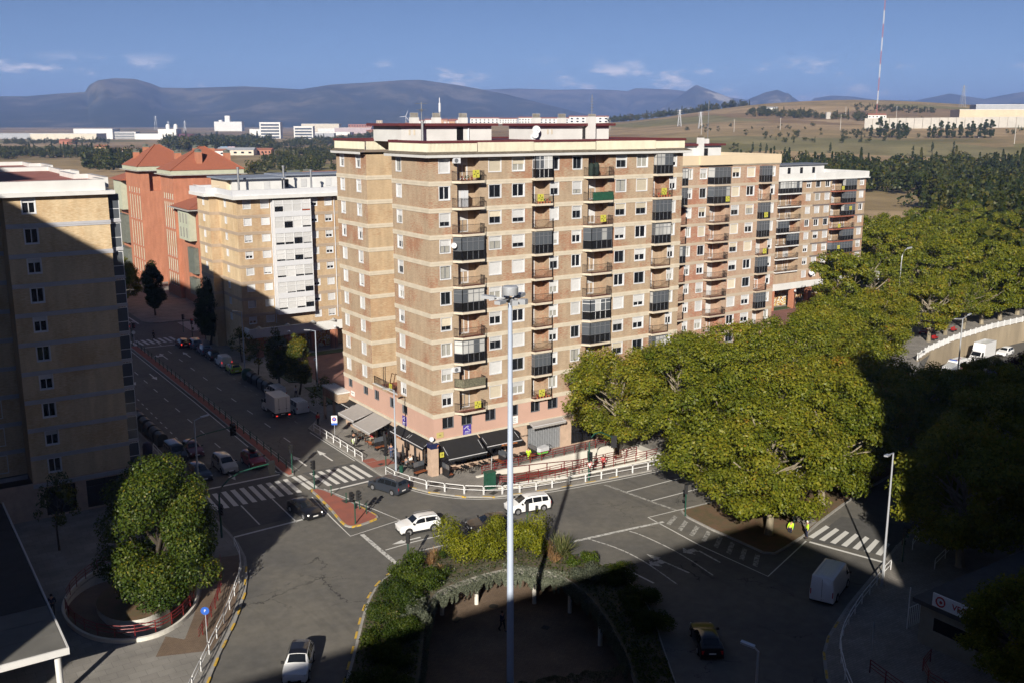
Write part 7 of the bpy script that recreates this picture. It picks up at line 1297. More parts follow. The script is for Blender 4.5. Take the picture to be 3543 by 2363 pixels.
def pylon(x, y, h_, label, z=None):
 b = MB(); z = land(x, y) if z is None else z; w_ = h_ * .11
 for sx in (-1, 1):
  for sy in (-1, 1): b.bar((sx * w_, sy * w_, 0), (sx * .4, sy * .4, h_), .5, .5)
 for k in range(6): t0, t1 = k / 6, (k + 1) / 6; q = lambda t: w_ + (.4 - w_) * t; b.bar((-q(t0), -q(t0), h_ * t0), (q(t1), -q(t1), h_ * t1), .3, .3); b.bar((q(t0), -q(t0), h_ * t0), (-q(t1), -q(t1), h_ * t1), .3, .3)
 for zz_ in (.72, .84, .95): b.bar((-h_ * .16, 0, h_ * zz_), (h_ * .16, 0, h_ * zz_), .4, .4)
 tag(b.build('lattice_pylon', 'galvanised', None, (x, y, z), VZ), label, 'pylon')
pylon(1719, 1037, 40, 'lattice pylon on the skyline right of the knoll'); pylon(1121, 4462, 62, 'lattice mast behind the silo plant'); pylon(1023, 3900, 40, 'left of two pylons behind the factory'); pylon(1100, 3950, 42, 'right of two pylons behind the factory'); pylon(1085, 1125, 26, 'small pylon on the stubble above the second block'); pylon(1010, 1000, 24, 'small pylon on the stubble slope')
for i, (x, y, h_) in enumerate(((1041, 1247, 17), (995, 552, 15), (931, 474, 24), (1042, 775, 20), (1344, 1006, 18), (1206, 810, 26), (992, 832, 16), (883, 867, 14), (930, 855, 16))): b = MB(); b.tube([(0, 0, -1), (0, 0, h_)], [.4, .25], 6); b.bar((-1.2, 0, h_ - .6), (1.2, 0, h_ - .6), .25, .25); tag(b.build('utility_pole', 'far_concrete', None, (x, y, land(x, y)), VZ), 'pale pole in the hillside fields ' + ('at the far end of the stubble', 'at the right end of the poplar row', 'of steel at the right edge of the pale field', 'left of the first poplar', 'near the radio mast', 'above the middle of the concrete wall', 'left of the stone tower', 'above the second block roof', 'beside the lone slim tree')[i], 'pole', 'poles in the hillside fields')
o = empty('wind_turbine', (2743, 5217, 20), VZ); tag(o, 'white wind turbine turning before the dark mountain', 'wind turbine'); b = MB(); b.tube([(0, 0, 0), (0, 0, 62)], [2.0, 1.3], 8); b.build('tower', 'far_white', o); bx('nacelle', 'far_white', o, -1.6, 1.6, -3, 4, 61, 64.5)
for k in range(3): a = 1.15 + k * 2.094; b = MB(); b.tube([(0, -3.4, 63), (math.cos(a) * 14, -3.4, 63 + math.sin(a) * 14), (math.cos(a) * 40, -3.4, 63 + math.sin(a) * 40)], [1.2, 2.0, .5], 6); b.build('blade', 'far_white', o)
# roofs of allotment sheds by the grove
for i, (x, y) in enumerate(((262, 96), (276, 92), (255, 108))): fb('allotment_shed', x, y, 0, 11, 6, 3, 'far_white', ['left', 'middle', 'rear'][i] + ' tiled shed roof among the trees at the right edge', 'gable', 1.2, roofmat='far_red_roof' if i else 'far_grey')
# ------------------------------------------------------------------ air
b = MB(); b.box(-17500, 17500, -17500, 17500, -7, 520); hz = b.build('haze', [])
hm = bpy.data.materials.new('haze_air'); hm.use_nodes = True; t = hm.node_tree; t.nodes.remove(t.nodes['Principled BSDF']); pv = t.nodes.new('ShaderNodeVolumePrincipled'); pv.inputs['Color'].default_value = (.30, .45, .93, 1); pv.inputs['Density'].default_value = 1.05e-4; pv.inputs['Anisotropy'].default_value = 0.0
t.links.new(pv.outputs[0], t.nodes['Material Output'].inputs['Volume']); hz.data.materials.append(hm); hz['kind'] = 'stuff'; hz['label'] = 'thin blue haze over the plain and hills'
# ------------------------------------------------------------------ vehicles
# station: x along the car (front +), sill z, shoulder z, top z, half width low, at shoulder, at top edge
def profile(kind):
 P = {
     'hatch': (4.15, 1.50, .89, [(.50, .30, .60, .62, .68, .66, .40), (.485, .20, .70, .74, .80, .78, .60), (.40, .18, .82, .88, .88, .85, .74), (.23, .18, .92, .97, .89, .87, .74), (.20, .18, .94, 1.02, .89, .87, .72), (.05, .18, .96, 1.40, .89, .87, .61), (-.06, .18, .97, 1.49, .89, .87, .60), (-.28, .18, .99, 1.47, .89, .87, .60), (-.40, .18, 1.0, 1.40, .89, .86, .60), (-.475, .20, .98, 1.06, .86, .82, .66), (-.495, .24, .86, .92, .80, .76, .60), (-.50, .34, .58, .62, .72, .70, .5)], .20, .05, -.40, -.475),
     'suv': (4.15, 1.60, .90, [(.50, .34, .68, .72, .70, .68, .42), (.485, .24, .80, .86, .82, .80, .62), (.40, .22, .94, 1.0, .90, .87, .76), (.24, .22, 1.02, 1.07, .90, .88, .75), (.21, .22, 1.03, 1.11, .90, .88, .73), (.07, .22, 1.05, 1.50, .90, .88, .63), (-.05, .22, 1.06, 1.58, .90, .88, .62), (-.30, .22, 1.08, 1.56, .90, .88, .62), (-.42, .22, 1.09, 1.49, .90, .87, .61), (-.48, .24, 1.06, 1.14, .87, .83, .66), (-.497, .28, .92, .98, .82, .78, .6), (-.50, .36, .62, .68, .74, .72, .5)], .21, .07, -.42, -.48),
     'mpv': (4.55, 1.66, .92, [(.50, .30, .62, .66, .70, .68, .42), (.488, .20, .76, .82, .82, .80, .62), (.42, .18, .90, .97, .90, .87, .75), (.30, .18, .98, 1.05, .92, .89, .76), (.27, .18, 1.0, 1.10, .92, .89, .75), (.10, .18, 1.02, 1.56, .92, .89, .65), (-.03, .18, 1.03, 1.65, .92, .89, .64), (-.30, .18, 1.04, 1.63, .92, .89, .64), (-.44, .18, 1.05, 1.55, .92, .88, .64), (-.485, .20, 1.02, 1.12, .88, .84, .68), (-.497, .24, .88, .94, .82, .78, .6), (-.50, .34, .6, .66, .74, .72, .5)], .27, .10, -.44, -.485),
     'sedan': (4.45, 1.44, .89, [(.50, .28, .56, .60, .68, .66, .42), (.485, .19, .66, .72, .80, .78, .62), (.40, .17, .78, .85, .88, .85, .74), (.22, .17, .88, .94, .89, .87, .75), (.19, .17, .90, .98, .89, .87, .73), (.03, .17, .93, 1.34, .89, .87, .61), (-.08, .17, .94, 1.43, .89, .87, .60), (-.24, .17, .95, 1.41, .89, .87, .60), (-.32, .17, .95, 1.34, .89, .87, .62), (-.43, .18, .95, 1.02, .88, .84, .70), (-.485, .20, .90, .96, .84, .80, .66), (-.50, .32, .6, .66, .74, .72, .5)], .19, .03, -.32, -.43),
     'van': (5.4, 2.45, .99, [(.50, .32, .62, .70, .78, .76, .5), (.49, .24, .82, .90, .90, .88, .7), (.44, .22, 1.05, 1.14, .97, .94, .82), (.385, .22, 1.16, 1.28, .99, .96, .84), (.37, .22, 1.18, 1.34, .99, .96, .83), (.27, .22, 1.2, 2.18, .99, .97, .78), (.20, .22, 1.2, 2.42, .99, .98, .84), (-.10, .22, 1.2, 2.45, .99, .98, .86), (-.47, .22, 1.2, 2.43, .99, .98, .86), (-.492, .24, 1.2, 2.36, .98, .96, .84), (-.50, .30, 1.2, 2.30, .95, .94, .80)], .37, .27, None, None),
     'smallvan': (4.5, 1.85, .91, [(.50, .30, .60, .66, .72, .70, .46), (.488, .20, .76, .84, .84, .82, .66), (.42, .18, .95, 1.02, .90, .87, .76), (.31, .18, 1.04, 1.11, .91, .88, .77), (.29, .18, 1.05, 1.16, .91, .88, .76), (.15, .18, 1.08, 1.70, .91, .89, .70), (.06, .18, 1.08, 1.83, .91, .89, .72), (-.30, .18, 1.08, 1.84, .91, .89, .72), (-.47, .18, 1.08, 1.82, .91, .89, .72), (-.492, .22, 1.06, 1.72, .90, .87, .70), (-.50, .28, 1.0, 1.1, .86, .84, .64)], .29, .15, -.47, -.497),
 }
 return P[kind]
def make_car(kind, paint, label, loc, head, group=None, z=0.0, name=None, roof=None, lights=None, extras=()):
 L, H, Wd, st, ws0, ws1, rw0, rw1 = profile(kind); S_ = [(f * L, *r) for f, *r in st]
 root = empty(name or {'van': 'van', 'smallvan': 'van'}.get(kind, 'car'), (loc[0], loc[1], z), head); tag(root, label, 'van' if 'van' in kind else 'car', group)
 def sec(s):
  x, zl, zb, zt, a, c_, e = s; zm = zl + (zb - zl) * .55; k = .07 if zt - zb > .2 else .02
  return [(x, a * .90, zl), (x, a, zl + .10), (x, max(a, c_) + .012, zm), (x, c_, zb), (x, e + (.03 if zt - zb > .2 else .10), zt - k), (x, e - .05, zt - k * .25), (x, e * .5, zt + .012), (x, 0, zt + .02)]
 def at(x):
  for p, q in zip(S_[:-1], S_[1:]):
   if p[0] >= x >= q[0]: t = (p[0] - x) / (p[0] - q[0] + 1e-9); return tuple(u + (v - u) * t for u, v in zip(p, q))
  return S_[-1]
 fine = []
 for p, q in zip(S_[:-1], S_[1:]):
  n = max(1, int((p[0] - q[0]) / .28))
  for i in range(n): t = i / n; fine.append(tuple(u + (v - u) * t for u, v in zip(p, q)))
 fine.append(S_[-1]); b = MB(); rings = []
 for s in fine:
  h = sec(s); ring = [(x, -y, zz_) for x, y, zz_ in h] + [(x, y, zz_) for x, y, zz_ in reversed(h[:-1])]; rings.append(len(b.v)); b.v += ring; m_ = len(ring)
 for r0, r1 in zip(rings[:-1], rings[1:]):
  for j in range(m_ - 1):
   b.f.append((r0 + j, r0 + j + 1, r1 + j + 1, r1 + j)); b.m.append(1 if (roof and j in (5, 6, 7, 8)) and False else 0)
 b.f.append(tuple(rings[0] + j for j in reversed(range(m_)))); b.m.append(0); b.f.append(tuple(rings[-1] + j for j in range(m_))); b.m.append(0)
 b.f.append(tuple([r for r in rings] + [r + m_ - 1 for r in reversed(rings)])); b.m.append(0)
 b.build('body', [paint], root, smooth=True)
 def side_pt(x, t, sgn): s = at(x); h = sec(s); d, e = Vector(h[3]), Vector(h[4]); p = d.lerp(e, t); return Vector((p.x, sgn * (p.y + .012), p.z + .004))
 x0, x1 = ws1 * L + .28, (rw0 * L + .10 if rw0 else -.05 * L)
 if kind == 'van': cuts = [(x0 + .25, x0 - .62)]
 elif kind == 'smallvan' and 'panel' in extras: cuts = [(x0 + .1, x0 - .75)]
 elif kind in ('mpv', 'smallvan'): cuts = [(x0 - .02, x0 - .95), (x0 - 1.02, x0 - 1.95), (x0 - 2.02, x1 - .05)]
 else: cuts = [(x0 - .02, x0 - .98), (x0 - 1.05, x1 - .12)]
 for c0, c1 in cuts:
  for sgn in (-1, 1):
   g = MB(); n = 4
   for i in range(n):
    a, d = c0 + (c1 - c0) * i / n, c0 + (c1 - c0) * (i + 1) / n
    ta = min(.90, max(.1, .9 if i > 0 or kind == 'van' else .9)); g.face([side_pt(a, .06, sgn), side_pt(d, .06, sgn), side_pt(d, .92, sgn), side_pt(a, .92 if i or c0 != cuts[0][0] else .55, sgn)])
   g.build('side_window', 'car_glass', root)
 def top_panel(xa, xb, nm, inset=.07):
  g = MB(); sa, sb = at(xa), at(xb); ha, hb = sec(sa), sec(sb); n = 6
  def pt(h, u):
   w_ = (h[5][1] + .02) * (1 - inset); y = -w_ + 2 * w_ * u; return (h[5][0], y, h[5][2] + (h[7][2] - h[5][2]) * (1 - (2 * u - 1) ** 2) + .012)
  for i in range(n): g.face([pt(ha, i / n), pt(ha, (i + 1) / n), pt(hb, (i + 1) / n), pt(hb, i / n)])
  g.build(nm, 'car_glass', root)
 top_panel(ws0 * L - .02, ws1 * L + .03, 'windscreen')
 if rw0: top_panel(rw0 * L - .02, rw1 * L + .02, 'rear_window', .1)
 if roof: 
  g = MB(); n = 8; xs = [ws1 * L - .02 + ((rw0 or -.47) * L + .02 - ws1 * L) * i / n for i in range(n + 1)]
  for a, d in zip(xs[:-1], xs[1:]):
   ha, hd = sec(at(a)), sec(at(d))
   for j in (4, 5, 6):
    for s_ in (-1, 1): q = [ha[j], ha[j + 1], hd[j + 1], hd[j]]; g.face([(p[0], s_ * p[1], p[2] + .006) for p in q])
  g.build('roof_panel', roof, root, smooth=True)
 wr = .33 if kind not in ('van', 'suv') else .355; wb = (.31, -.30) if kind != 'van' else (.30, -.29)
 if kind == 'mpv': wb = (.31, -.31)
 for fx in wb:
  for sgn in (-1, 1):
   xx = fx * L; a = MB(); a.tube([(xx, sgn * (Wd - .06), wr + .03), (xx, sgn * (Wd + .014), wr + .03)], wr * 1.16, 20); a.build('wheel_arch', 'plastic_black', root)
   wl = MB(); wl.tube([(0, -.10, 0), (0, -.11, 0), (0, .10, 0), (0, .115, 0)], [wr * .97, wr, wr, wr * .97], 20); wo = wl.build('wheel', 'rubber', root, (xx, sgn * (Wd - .07), wr))
   rm = MB(); rm.tube([(0, sgn * .10, 0), (0, sgn * .122, 0)], wr * .64, 16)
   for k in range(5): t = k * 1.2566; rm.bar((0, sgn * .124, 0), (math.cos(t) * wr * .6, sgn * .126, math.sin(t) * wr * .6), .035, .07)
   rm.build('rim', 'rim', wo)
 f = at(.482 * L); r_ = at(-.492 * L); fz = f[2] - .02
 for sgn in (-1, 1):
  h = MB(); h.obox((.470 * L, sgn * (f[4] * .80), fz), (1, -sgn * .45, 0), (sgn * .45, 1, 0), (0, 0, 1), .06, .17, .065); h.build('headlight', 'lit_white' if lights == 'on' else 'lamp_clear', root)
  tz = r_[2] - .12; h = MB(); h.obox((-.490 * L, sgn * (r_[4] * .86), tz if kind != 'van' else 1.0), (1, sgn * .3, 0), (-sgn * .3, 1, 0), (0, 0, 1), .05, .10, .13 if kind != 'van' else .24); h.build('tail_light', 'lit_red' if lights == 'tail' else 'tail_red', root)
  mx_ = at(ws1 * L + .62); m_ = MB(); m_.obox((ws1 * L + .52, sgn * (Wd + .10), mx_[2] + .12), (1, 0, 0), (0, 1, 0), (0, 0, 1), .07, .10, .075); m_.bar((ws1 * L + .52, sgn * (Wd - .06), mx_[2] + .06), (ws1 * L + .52, sgn * (Wd + .05), mx_[2] + .10), .05, .05); m_.build('wing_mirror', 'plastic_black', root)
 bx('grille', 'plastic_black', root, .497 * L, .503 * L, -.46, .46, .28, .46); bx('number_plate', 'plate', root, .503 * L, .508 * L, -.26, .26, .42, .53); bx('number_plate', 'plate', root, -.508 * L, -.503 * L, -.26, .26, .5, .61)
 bx('underbody', 'plastic_black', root, -.49 * L, .49 * L, -Wd + .03, Wd - .03, .15, .26)
 if 'rails' in extras:
  for sgn in (-1, 1): g = MB(); g.tube([(.05 * L, sgn * .60, H + .0), (0, sgn * .60, H + .06), (-.34 * L, sgn * .60, H + .05), (-.38 * L, sgn * .6, H - .03)], .022, 6); g.build('roof_rail', 'rim', root)
 if 'box' in extras: g = MB(); g.lathe((0, 0, 0), [(.3, 0), (.42, .08), (.42, .26), (.3, .36)], 12); o_ = g.build('roof_box', 'plastic_black', root, (-.08 * L, 0, H + .05), smooth=True); o_.scale = (1.9, 1.0, 1)
 if 'cladding' in extras:
  for sgn in (-1, 1): bx('cladding', 'plastic_black', root, -.47 * L, .47 * L, sgn * Wd - .02, sgn * Wd + .016, .2, .38)
 if 'ribs' in extras:
  for i in range(7): g = MB(); g.box(-.46 * L, .16 * L, -.66 + i * .22 - .03, -.66 + i * .22 + .03, H - .0, H + .035); g.build('roof_rib', paint, root)
  bx('door_seam', 'plastic_black', root, -.503 * L, -.498 * L, -.012, .012, .4, 2.2)
 if 'driver' in extras: pass
 return root
HU = math.atan2
def hd(dx, dy): return math.atan2(dy, dx)
make_car('suv', 'paint_white', 'white compact sport utility car turning past the traffic island', (-8.8, -12.45), hd(-1, .12), extras=('rails', 'cladding'), name='car')
make_car('mpv', 'paint_white', 'white people carrier driving left behind the lamp mast', (2.9, -14.0), hd(-1, .2), extras=('rails',))
make_car('hatch', 'paint_brown', 'dark car half hidden behind the yellow green bush', (-3.0, -15.9), hd(-1, .22))
make_car('mpv', 'paint_slate', 'dark slate people carrier waiting at the crossing by the corner bars', (-6.35, -1.2), hd(-.35, 1), extras=('rails',))
make_car('sedan', 'paint_black', 'black car leaving the crossing beside the red traffic island', (-16.3, -2.4), hd(.12, -1), lights='on')
make_car('suv', 'paint_white', 'white car with black roof driving towards the viewer at bottom left', (-28.0, -30.0), hd(-.5, -.86), roof='paint_black')
make_car('mpv', 'paint_silver', 'silver people carrier waiting at the stop line', (-18.7, 15.2), hd(0, -1)); make_car('hatch', 'paint_dark_blue', 'dark blue car first in the lane nearest the left kerb', (-21.9, 14.0), hd(0, -1)); make_car('suv', 'paint_red', 'red car with black roof box waiting beside the median', (-15.5, 14.8), hd(0, -1), extras=('box',)); make_car('hatch', 'paint_maroon', 'dark red car second in the queue near the left kerb', (-20.2, 22.6), hd(0, -1)); make_car('smallvan', 'paint_slate', 'dark people van parked by the white railing of the left block', (-22.3, 22.0), hd(0, -1))
make_car('hatch', 'paint_maroon', 'dark red car with lit tail lights at the far stop line', (-4.4, 82.6), hd(0, 1), lights='tail'); G_ = 'cars parked along the right kerb'
make_car('mpv', 'paint_blue_grey', 'grey estate car at the head of the parked row', (-2.8, 80.9), hd(.05, 1), G_); make_car('mpv', 'paint_blue_grey', 'grey car second in the parked row', (-2.8, 75.2), hd(.05, 1), G_); make_car('hatch', 'paint_black', 'black car third in the parked row', (-2.85, 70.2), hd(.05, 1), G_); make_car('smallvan', 'paint_white', 'white panel van with lit tail lights in the parked row', (-2.9, 64.7), hd(.05, 1), G_, lights='tail', extras=('panel',)); make_car('hatch', 'paint_lime', 'lime green car with black roof in the parked row', (-2.95, 59.6), hd(.05, 1), G_, roof='paint_black')
make_car('smallvan', 'paint_white', 'white van with roof rails hidden beyond the box truck', (-2.8, 41.6), hd(0, 1), extras=('rails',)); make_car('smallvan', 'paint_white', 'small white van parked at the kerb beside the box truck', (-3.0, 33.0), hd(0, 1), extras=('rails',))
make_car('van', 'paint_white', 'large white panel van in the shade at lower right', (13.7, -43.0), hd(.92, .40), extras=('ribs',)); make_car('sedan', 'paint_black', 'black car seen from behind in the deep shade below', (-1.2, -43.6), hd(.54, .84))
make_car('hatch', 'paint_red', 'red car parked under the trees above the retaining wall', (114.2, 16.2), hd(-.9, -.3)); make_car('suv', 'paint_black', 'black car parked under the trees above the retaining wall', (120.8, 17.6), hd(-.9, -.3)); make_car('hatch', 'paint_white', 'white car following the box truck down the underpass', (124.5, 6.6), hd(-1, -.14), z=-3.5); make_car('van', 'paint_white', 'white van ahead of the ambulance behind the leaves', (97.5, .6), hd(-1, -.35), z=-3.1)
make_car('hatch', 'paint_grey', 'grey car under the trees in the avenue', (60, -14.5), hd(-1, -.05), z=-.6); make_car('hatch', 'paint_blue_grey', 'blue car in the underpass beside the purple bushes', (108, -1.5), hd(-1, -.2), z=-3.4)
amb = make_car('van', 'paint_white', 'white ambulance with red stripes and crosses in the underpass', (103.6, 3.2), hd(-1, -.16), z=-3.35, name='ambulance', lights='on'); amb['category'] = 'ambulance'
for sgn in (-1, 1):
 bx('stripe', 'red_paint', amb, -2.5, 1.8, sgn * 1.0 - .004, sgn * 1.0 + .006, .45, .95); bx('side_window', 'car_glass', amb, -1.9, .6, sgn * .985 - .004, sgn * .985 + .01, 1.45, 2.05)
bx('stripe', 'red_paint', amb, 2.60, 2.72, -.85, .85, .55, .85)
for p, rt in (((2.33, 0, 1.24), (0, -.5, 0)), ((.3, .35, 2.475), (0, 0, 0)), ((-1.4, 0, 2.49), (0, 0, 0))): b = MB(); b.box(-.22, .22, -.07, .07, 0, .012); b.box(-.07, .07, -.22, .22, 0, .011); o = b.build('red_cross', 'red_paint', amb, p); o.rotation_euler = rt
bx('light_bar', 'blue_paint', amb, .95, 1.2, -.6, .6, 2.44, 2.56); 
for sgn in (-1, 1): lettering('Cruz Roja', .34, 'red_paint', amb, (-.3, sgn * 1.012, 1.15), (math.pi / 2, 0, 0 if sgn < 0 else math.pi))
def box_truck(loc, head, label, z, boxL, boxH):
 o = empty('box_truck', (*loc, z), head); tag(o, label, 'truck'); b = MB(); W_ = 1.0
 st = [(0, .35, .75, .8), (-.05, .3, 1.0, 1.0), (-.55, .3, 1.25, 1.02), (-.75, .3, 1.35, 1.02), (-1.35, .3, 2.1, .92), (-1.55, .3, 2.22, .92), (-2.1, .3, 2.22, .94)]; rings = []
 for x, zl, zt, hw in st: rings.append(len(b.v)); b.v += [(x, -hw, zl), (x, -hw * 1.0, (zl + zt) / 2), (x, -hw * .93, zt - .08), (x, -hw * .85, zt), (x, hw * .85, zt), (x, hw * .93, zt - .08), (x, hw, (zl + zt) / 2), (x, hw, zl)]
 for r0, r1 in zip(rings[:-1], rings[1:]):
  for j in range(7): b.f.append((r0 + j, r0 + j + 1, r1 + j + 1, r1 + j)); b.m.append(0)
 b.f.append(tuple(rings[0] + j for j in reversed(range(8)))); b.m.append(0); b.build('cab', 'paint_white', o, smooth=True)
 g = MB(); g.face([(-.80, -.82, 1.42), (-.80, .82, 1.42), (-1.32, .78, 2.06), (-1.32, -.78, 2.06)]); g.v = [(x + .012, y, zz_ + .012) for x, y, zz_ in g.v]; g.build('windscreen', 'car_glass', o)
 for s_ in (-1, 1):
  g = MB(); g.face([(-1.0, s_ * 1.015, 1.38), (-1.95, s_ * .985, 1.38), (-1.95, s_ * .955, 2.0), (-1.35, s_ * .94, 2.0)]); g.build('side_window', 'car_glass', o); g = MB(); g.box(-1.05, -.9, s_ * 1.2 - .1, s_ * 1.2 + .1, 1.4, 1.75); g.bar((-1, s_ * .95, 1.4), (-1, s_ * 1.15, 1.5), .05, .05); g.build('wing_mirror', 'plastic_black', o); bx('headlight', 'lamp_clear', o, -.02, .03, s_ * .7 - .16, s_ * .7 + .16, .72, .9)
 bx('cargo_box', 'paint_white', o, -2.25 - boxL, -2.2, -1.06, 1.06, .85, .85 + boxH)
 if boxH > 2.2: g = MB(); g.face([(-2.15, -1.0, 2.25), (-2.15, 1.0, 2.25), (-2.15, 1.0, .84 + boxH), (-2.15, -1.0, .84 + boxH)]); g.face([(-1.5, -.9, 2.25), (-2.15, -1.0, .84 + boxH), (-2.15, 1.0, .84 + boxH), (-1.5, .9, 2.25)]); g.build('wind_deflector', 'paint_white', o)
 e = -2.25 - boxL
 for y0, y1 in ((-1.0, -.02), (.02, 1.0)): g = MB(); g.box(e - .03, e - .005, y0, y1, .95, .75 + boxH); d_ = g.build('rear_door', 'paint_white', o); h = MB(); h.box(e - .06, e - .035, (y0 + y1) / 2 - .02, (y0 + y1) / 2 + .02, 1.0, .7 + boxH); h.box(e - .07, e - .035, (y0 + y1) / 2 - .12, (y0 + y1) / 2 + .12, 1.35, 1.42); h.build('lock_bar', 'alu_grey', d_)
 bx('chassis', 'plastic_black', o, e, -.3, -.5, .5, .45, .84); bx('rear_bumper', 'plastic_black', o, e - .08, e, -1.0, 1.0, .42, .6)
 for s_ in (-1, 1): bx('tail_light', 'lit_red', o, e - .1, e - .07, s_ * .85 - .12, s_ * .85 + .12, .45, .57)
 for fx in (-.75, e + 1.1):
  for s_ in (-1, 1): g = MB(); g.tube([(0, -.14, 0), (0, .14, 0)], .37, 18); wo = g.build('wheel', 'rubber', o, (fx, s_ * .86, .37)); g = MB(); g.tube([(0, s_ * .135, 0), (0, s_ * .15, 0)], .2, 12); g.build('rim', 'rim', wo)
 bx('number_plate', 'plate', o, e - .105, e - .08, -.26, .26, .62, .73); return o
box_truck((-5.75, 36.3), hd(.03, 1), 'white box truck double parked on the shaded street', 0, 3.6, 2.15); box_truck((112.9, 5.7), hd(-1, -.16), 'white box truck following the ambulance in the underpass', -3.5, 4.6, 2.6)
# ------------------------------------------------------------------ people (one skinned body each, clothes as shells)
def person(name, loc, rz, label, pose, top, bottom, hair='hair_dark', z=0.0, shoes='cloth_black', extra=None, sc=1.0):
 J = {'pelvis': (0, 0, .95), 'spine': (0, 0, 1.15), 'chest': (0, 0, 1.35), 'neck': (0, 0, 1.50), 'head': (0, .01, 1.60), 'crown': (0, .01, 1.71)}
 for s_, k in ((-1, 'l'), (1, 'r')):
  J[k + 'sh'] = (s_ * .19, 0, 1.43); J[k + 'el'] = (s_ * .25, -.02, 1.15); J[k + 'wr'] = (s_ * .26, .05, .90); J[k + 'ha'] = (s_ * .26, .07, .80); J[k + 'hip'] = (s_ * .095, 0, .90); J[k + 'kn'] = (s_ * .10, .02, .50); J[k + 'an'] = (s_ * .10, -.02, .08); J[k + 'to'] = (s_ * .11, .15, .04)
 if pose == 'walk': J.update(lkn=(-.1, .16, .52), lan=(-.1, .24, .10), lto=(-.11, .42, .07), rkn=(.1, -.04, .50), ran=(.1, -.30, .14), rto=(.11, -.17, .05), lel=(-.26, -.12, 1.17), lwr=(-.25, -.10, .93), lha=(-.25, -.06, .84), rel=(.26, .10, 1.16), rwr=(.25, .24, .95), rha=(.24, .30, .88))
 if pose == 'sit': 
  for k in ('pelvis', 'spine', 'chest', 'neck', 'head', 'crown', 'lsh', 'rsh', 'lel', 'rel', 'lwr', 'rwr', 'lha', 'rha', 'lhip', 'rhip'): x, y, zz_ = J[k]; J[k] = (x, y, zz_ - .45)
  J.update(lkn=(-.13, .42, .50), lan=(-.12, .42, .08), lto=(-.12, .60, .04), rkn=(.13, .42, .50), ran=(.12, .40, .08), rto=(.12, .58, .04), lel=(-.27, .12, .74), lwr=(-.16, .34, .72), lha=(-.1, .40, .73), rel=(.27, .12, .74), rwr=(.16, .34, .74), rha=(.1, .40, .75))
 if pose == 'crouch':
  for k in ('pelvis', 'spine', 'chest', 'neck', 'head', 'crown', 'lsh', 'rsh', 'lel', 'rel', 'lwr', 'rwr', 'lha', 'rha', 'lhip', 'rhip'): x, y, zz_ = J[k]; J[k] = (x, y + (zz_ - .9) * .55, zz_ - .5 - max(0, zz_ - 1.0) * .15)
  J.update(lkn=(-.15, .32, .50), lan=(-.13, 0, .08), lto=(-.14, .17, .04), rkn=(.15, .30, .42), ran=(.13, -.1, .08), rto=(.14, .08, .04))
 if pose == 'cycle': J.update(lkn=(-.1, .30, .72), lan=(-.1, .12, .38), lto=(-.1, .28, .34), rkn=(.1, .26, .62), ran=(.1, .16, .22), rto=(.1, .32, .18), chest=(0, .14, 1.33), neck=(0, .20, 1.47), head=(0, .24, 1.57), crown=(0, .25, 1.68), lsh=(-.19, .15, 1.40), rsh=(.19, .15, 1.40), lel=(-.26, .32, 1.18), lwr=(-.25, .52, 1.08), lha=(-.24, .60, 1.06), rel=(.26, .32, 1.18), rwr=(.25, .52, 1.08), rha=(.24, .60, 1.06))
 B_ = [('pelvis', 'spine'), ('spine', 'chest'), ('chest', 'neck'), ('neck', 'head'), ('head', 'crown')]
 for k in 'lr': B_ += [('chest', k + 'sh'), (k + 'sh', k + 'el'), (k + 'el', k + 'wr'), (k + 'wr', k + 'ha'), ('pelvis', k + 'hip'), (k + 'hip', k + 'kn'), (k + 'kn', k + 'an'), (k + 'an', k + 'to')]
 RAD = dict(pelvis=.135, spine=.125, chest=.14, neck=.058, head=.095, crown=.075); 
 for k in 'lr': RAD.update({k + 'sh': .07, k + 'el': .047, k + 'wr': .034, k + 'ha': .04, k + 'hip': .095, k + 'kn': .062, k + 'an': .042, k + 'to': .04})
 root = empty(name, (*loc, z), rz); root.scale = (sc,) * 3; tag(root, label, 'person')
 def skin(nm, bones, grow, mat, par, rootj):
  names = []; 
  for a, c_ in bones:
   for q in (a, c_):
    if q not in names: names.append(q)
  me = bpy.data.meshes.new(nm); me.from_pydata([J[q] for q in names], [(names.index(a), names.index(c_)) for a, c_ in bones], []); me.materials.append(M(mat)); o = link(nm, me, par); md = o.modifiers.new('skin', 'SKIN'); o.modifiers.new('smooth', 'SUBSURF').levels = 1; o.modifiers['smooth'].render_levels = 1; md.use_smooth_shade = True
  if not me.skin_vertices: me.attributes  # layer is created with the modifier
  sv = me.skin_vertices[0].data if me.skin_vertices else None
  if sv:
   for i, q in enumerate(names): sv[i].radius = (RAD[q] * grow, RAD[q] * grow * (.8 if q in ('pelvis', 'spine', 'chest') else 1)); sv[i].use_root = (q == rootj)
  return o
 skin('body', B_, 1.0, 'skin', root, 'pelvis')
 skin('jacket', [b_ for b_ in B_ if b_ in (('pelvis', 'spine'), ('spine', 'chest')) or b_[0] == 'chest' and b_[1] != 'neck' or b_[1][1:] in ('el', 'wr')], 1.16, top, root, 'spine')
 skin('trousers', [b_ for b_ in B_ if b_[1][1:] in ('hip', 'kn', 'an')], 1.15, bottom, root, 'pelvis')
 hp = Vector(J['crown']); h = MB(); h.lathe((0, 0, 0), [(.102, -.08), (.112, -.02), (.095, .05), (.05, .09), (.01, .1)], 10); h.build('hair', hair, root, hp + Vector((0, -.015, 0)), smooth=True)
 for k in 'lr': h = MB(); t_ = Vector(J[k + 'to']); a_ = Vector(J[k + 'an']); h.obox((t_ + a_) / 2 + Vector((0, .02, -.02)), (t_ - a_).normalized(), (1, 0, 0), (0, .2, 1), .14, .05, .045); h.build('shoe', shoes, root)
 return root
def fz(dx, dy): return math.atan2(dy, dx) - math.pi / 2
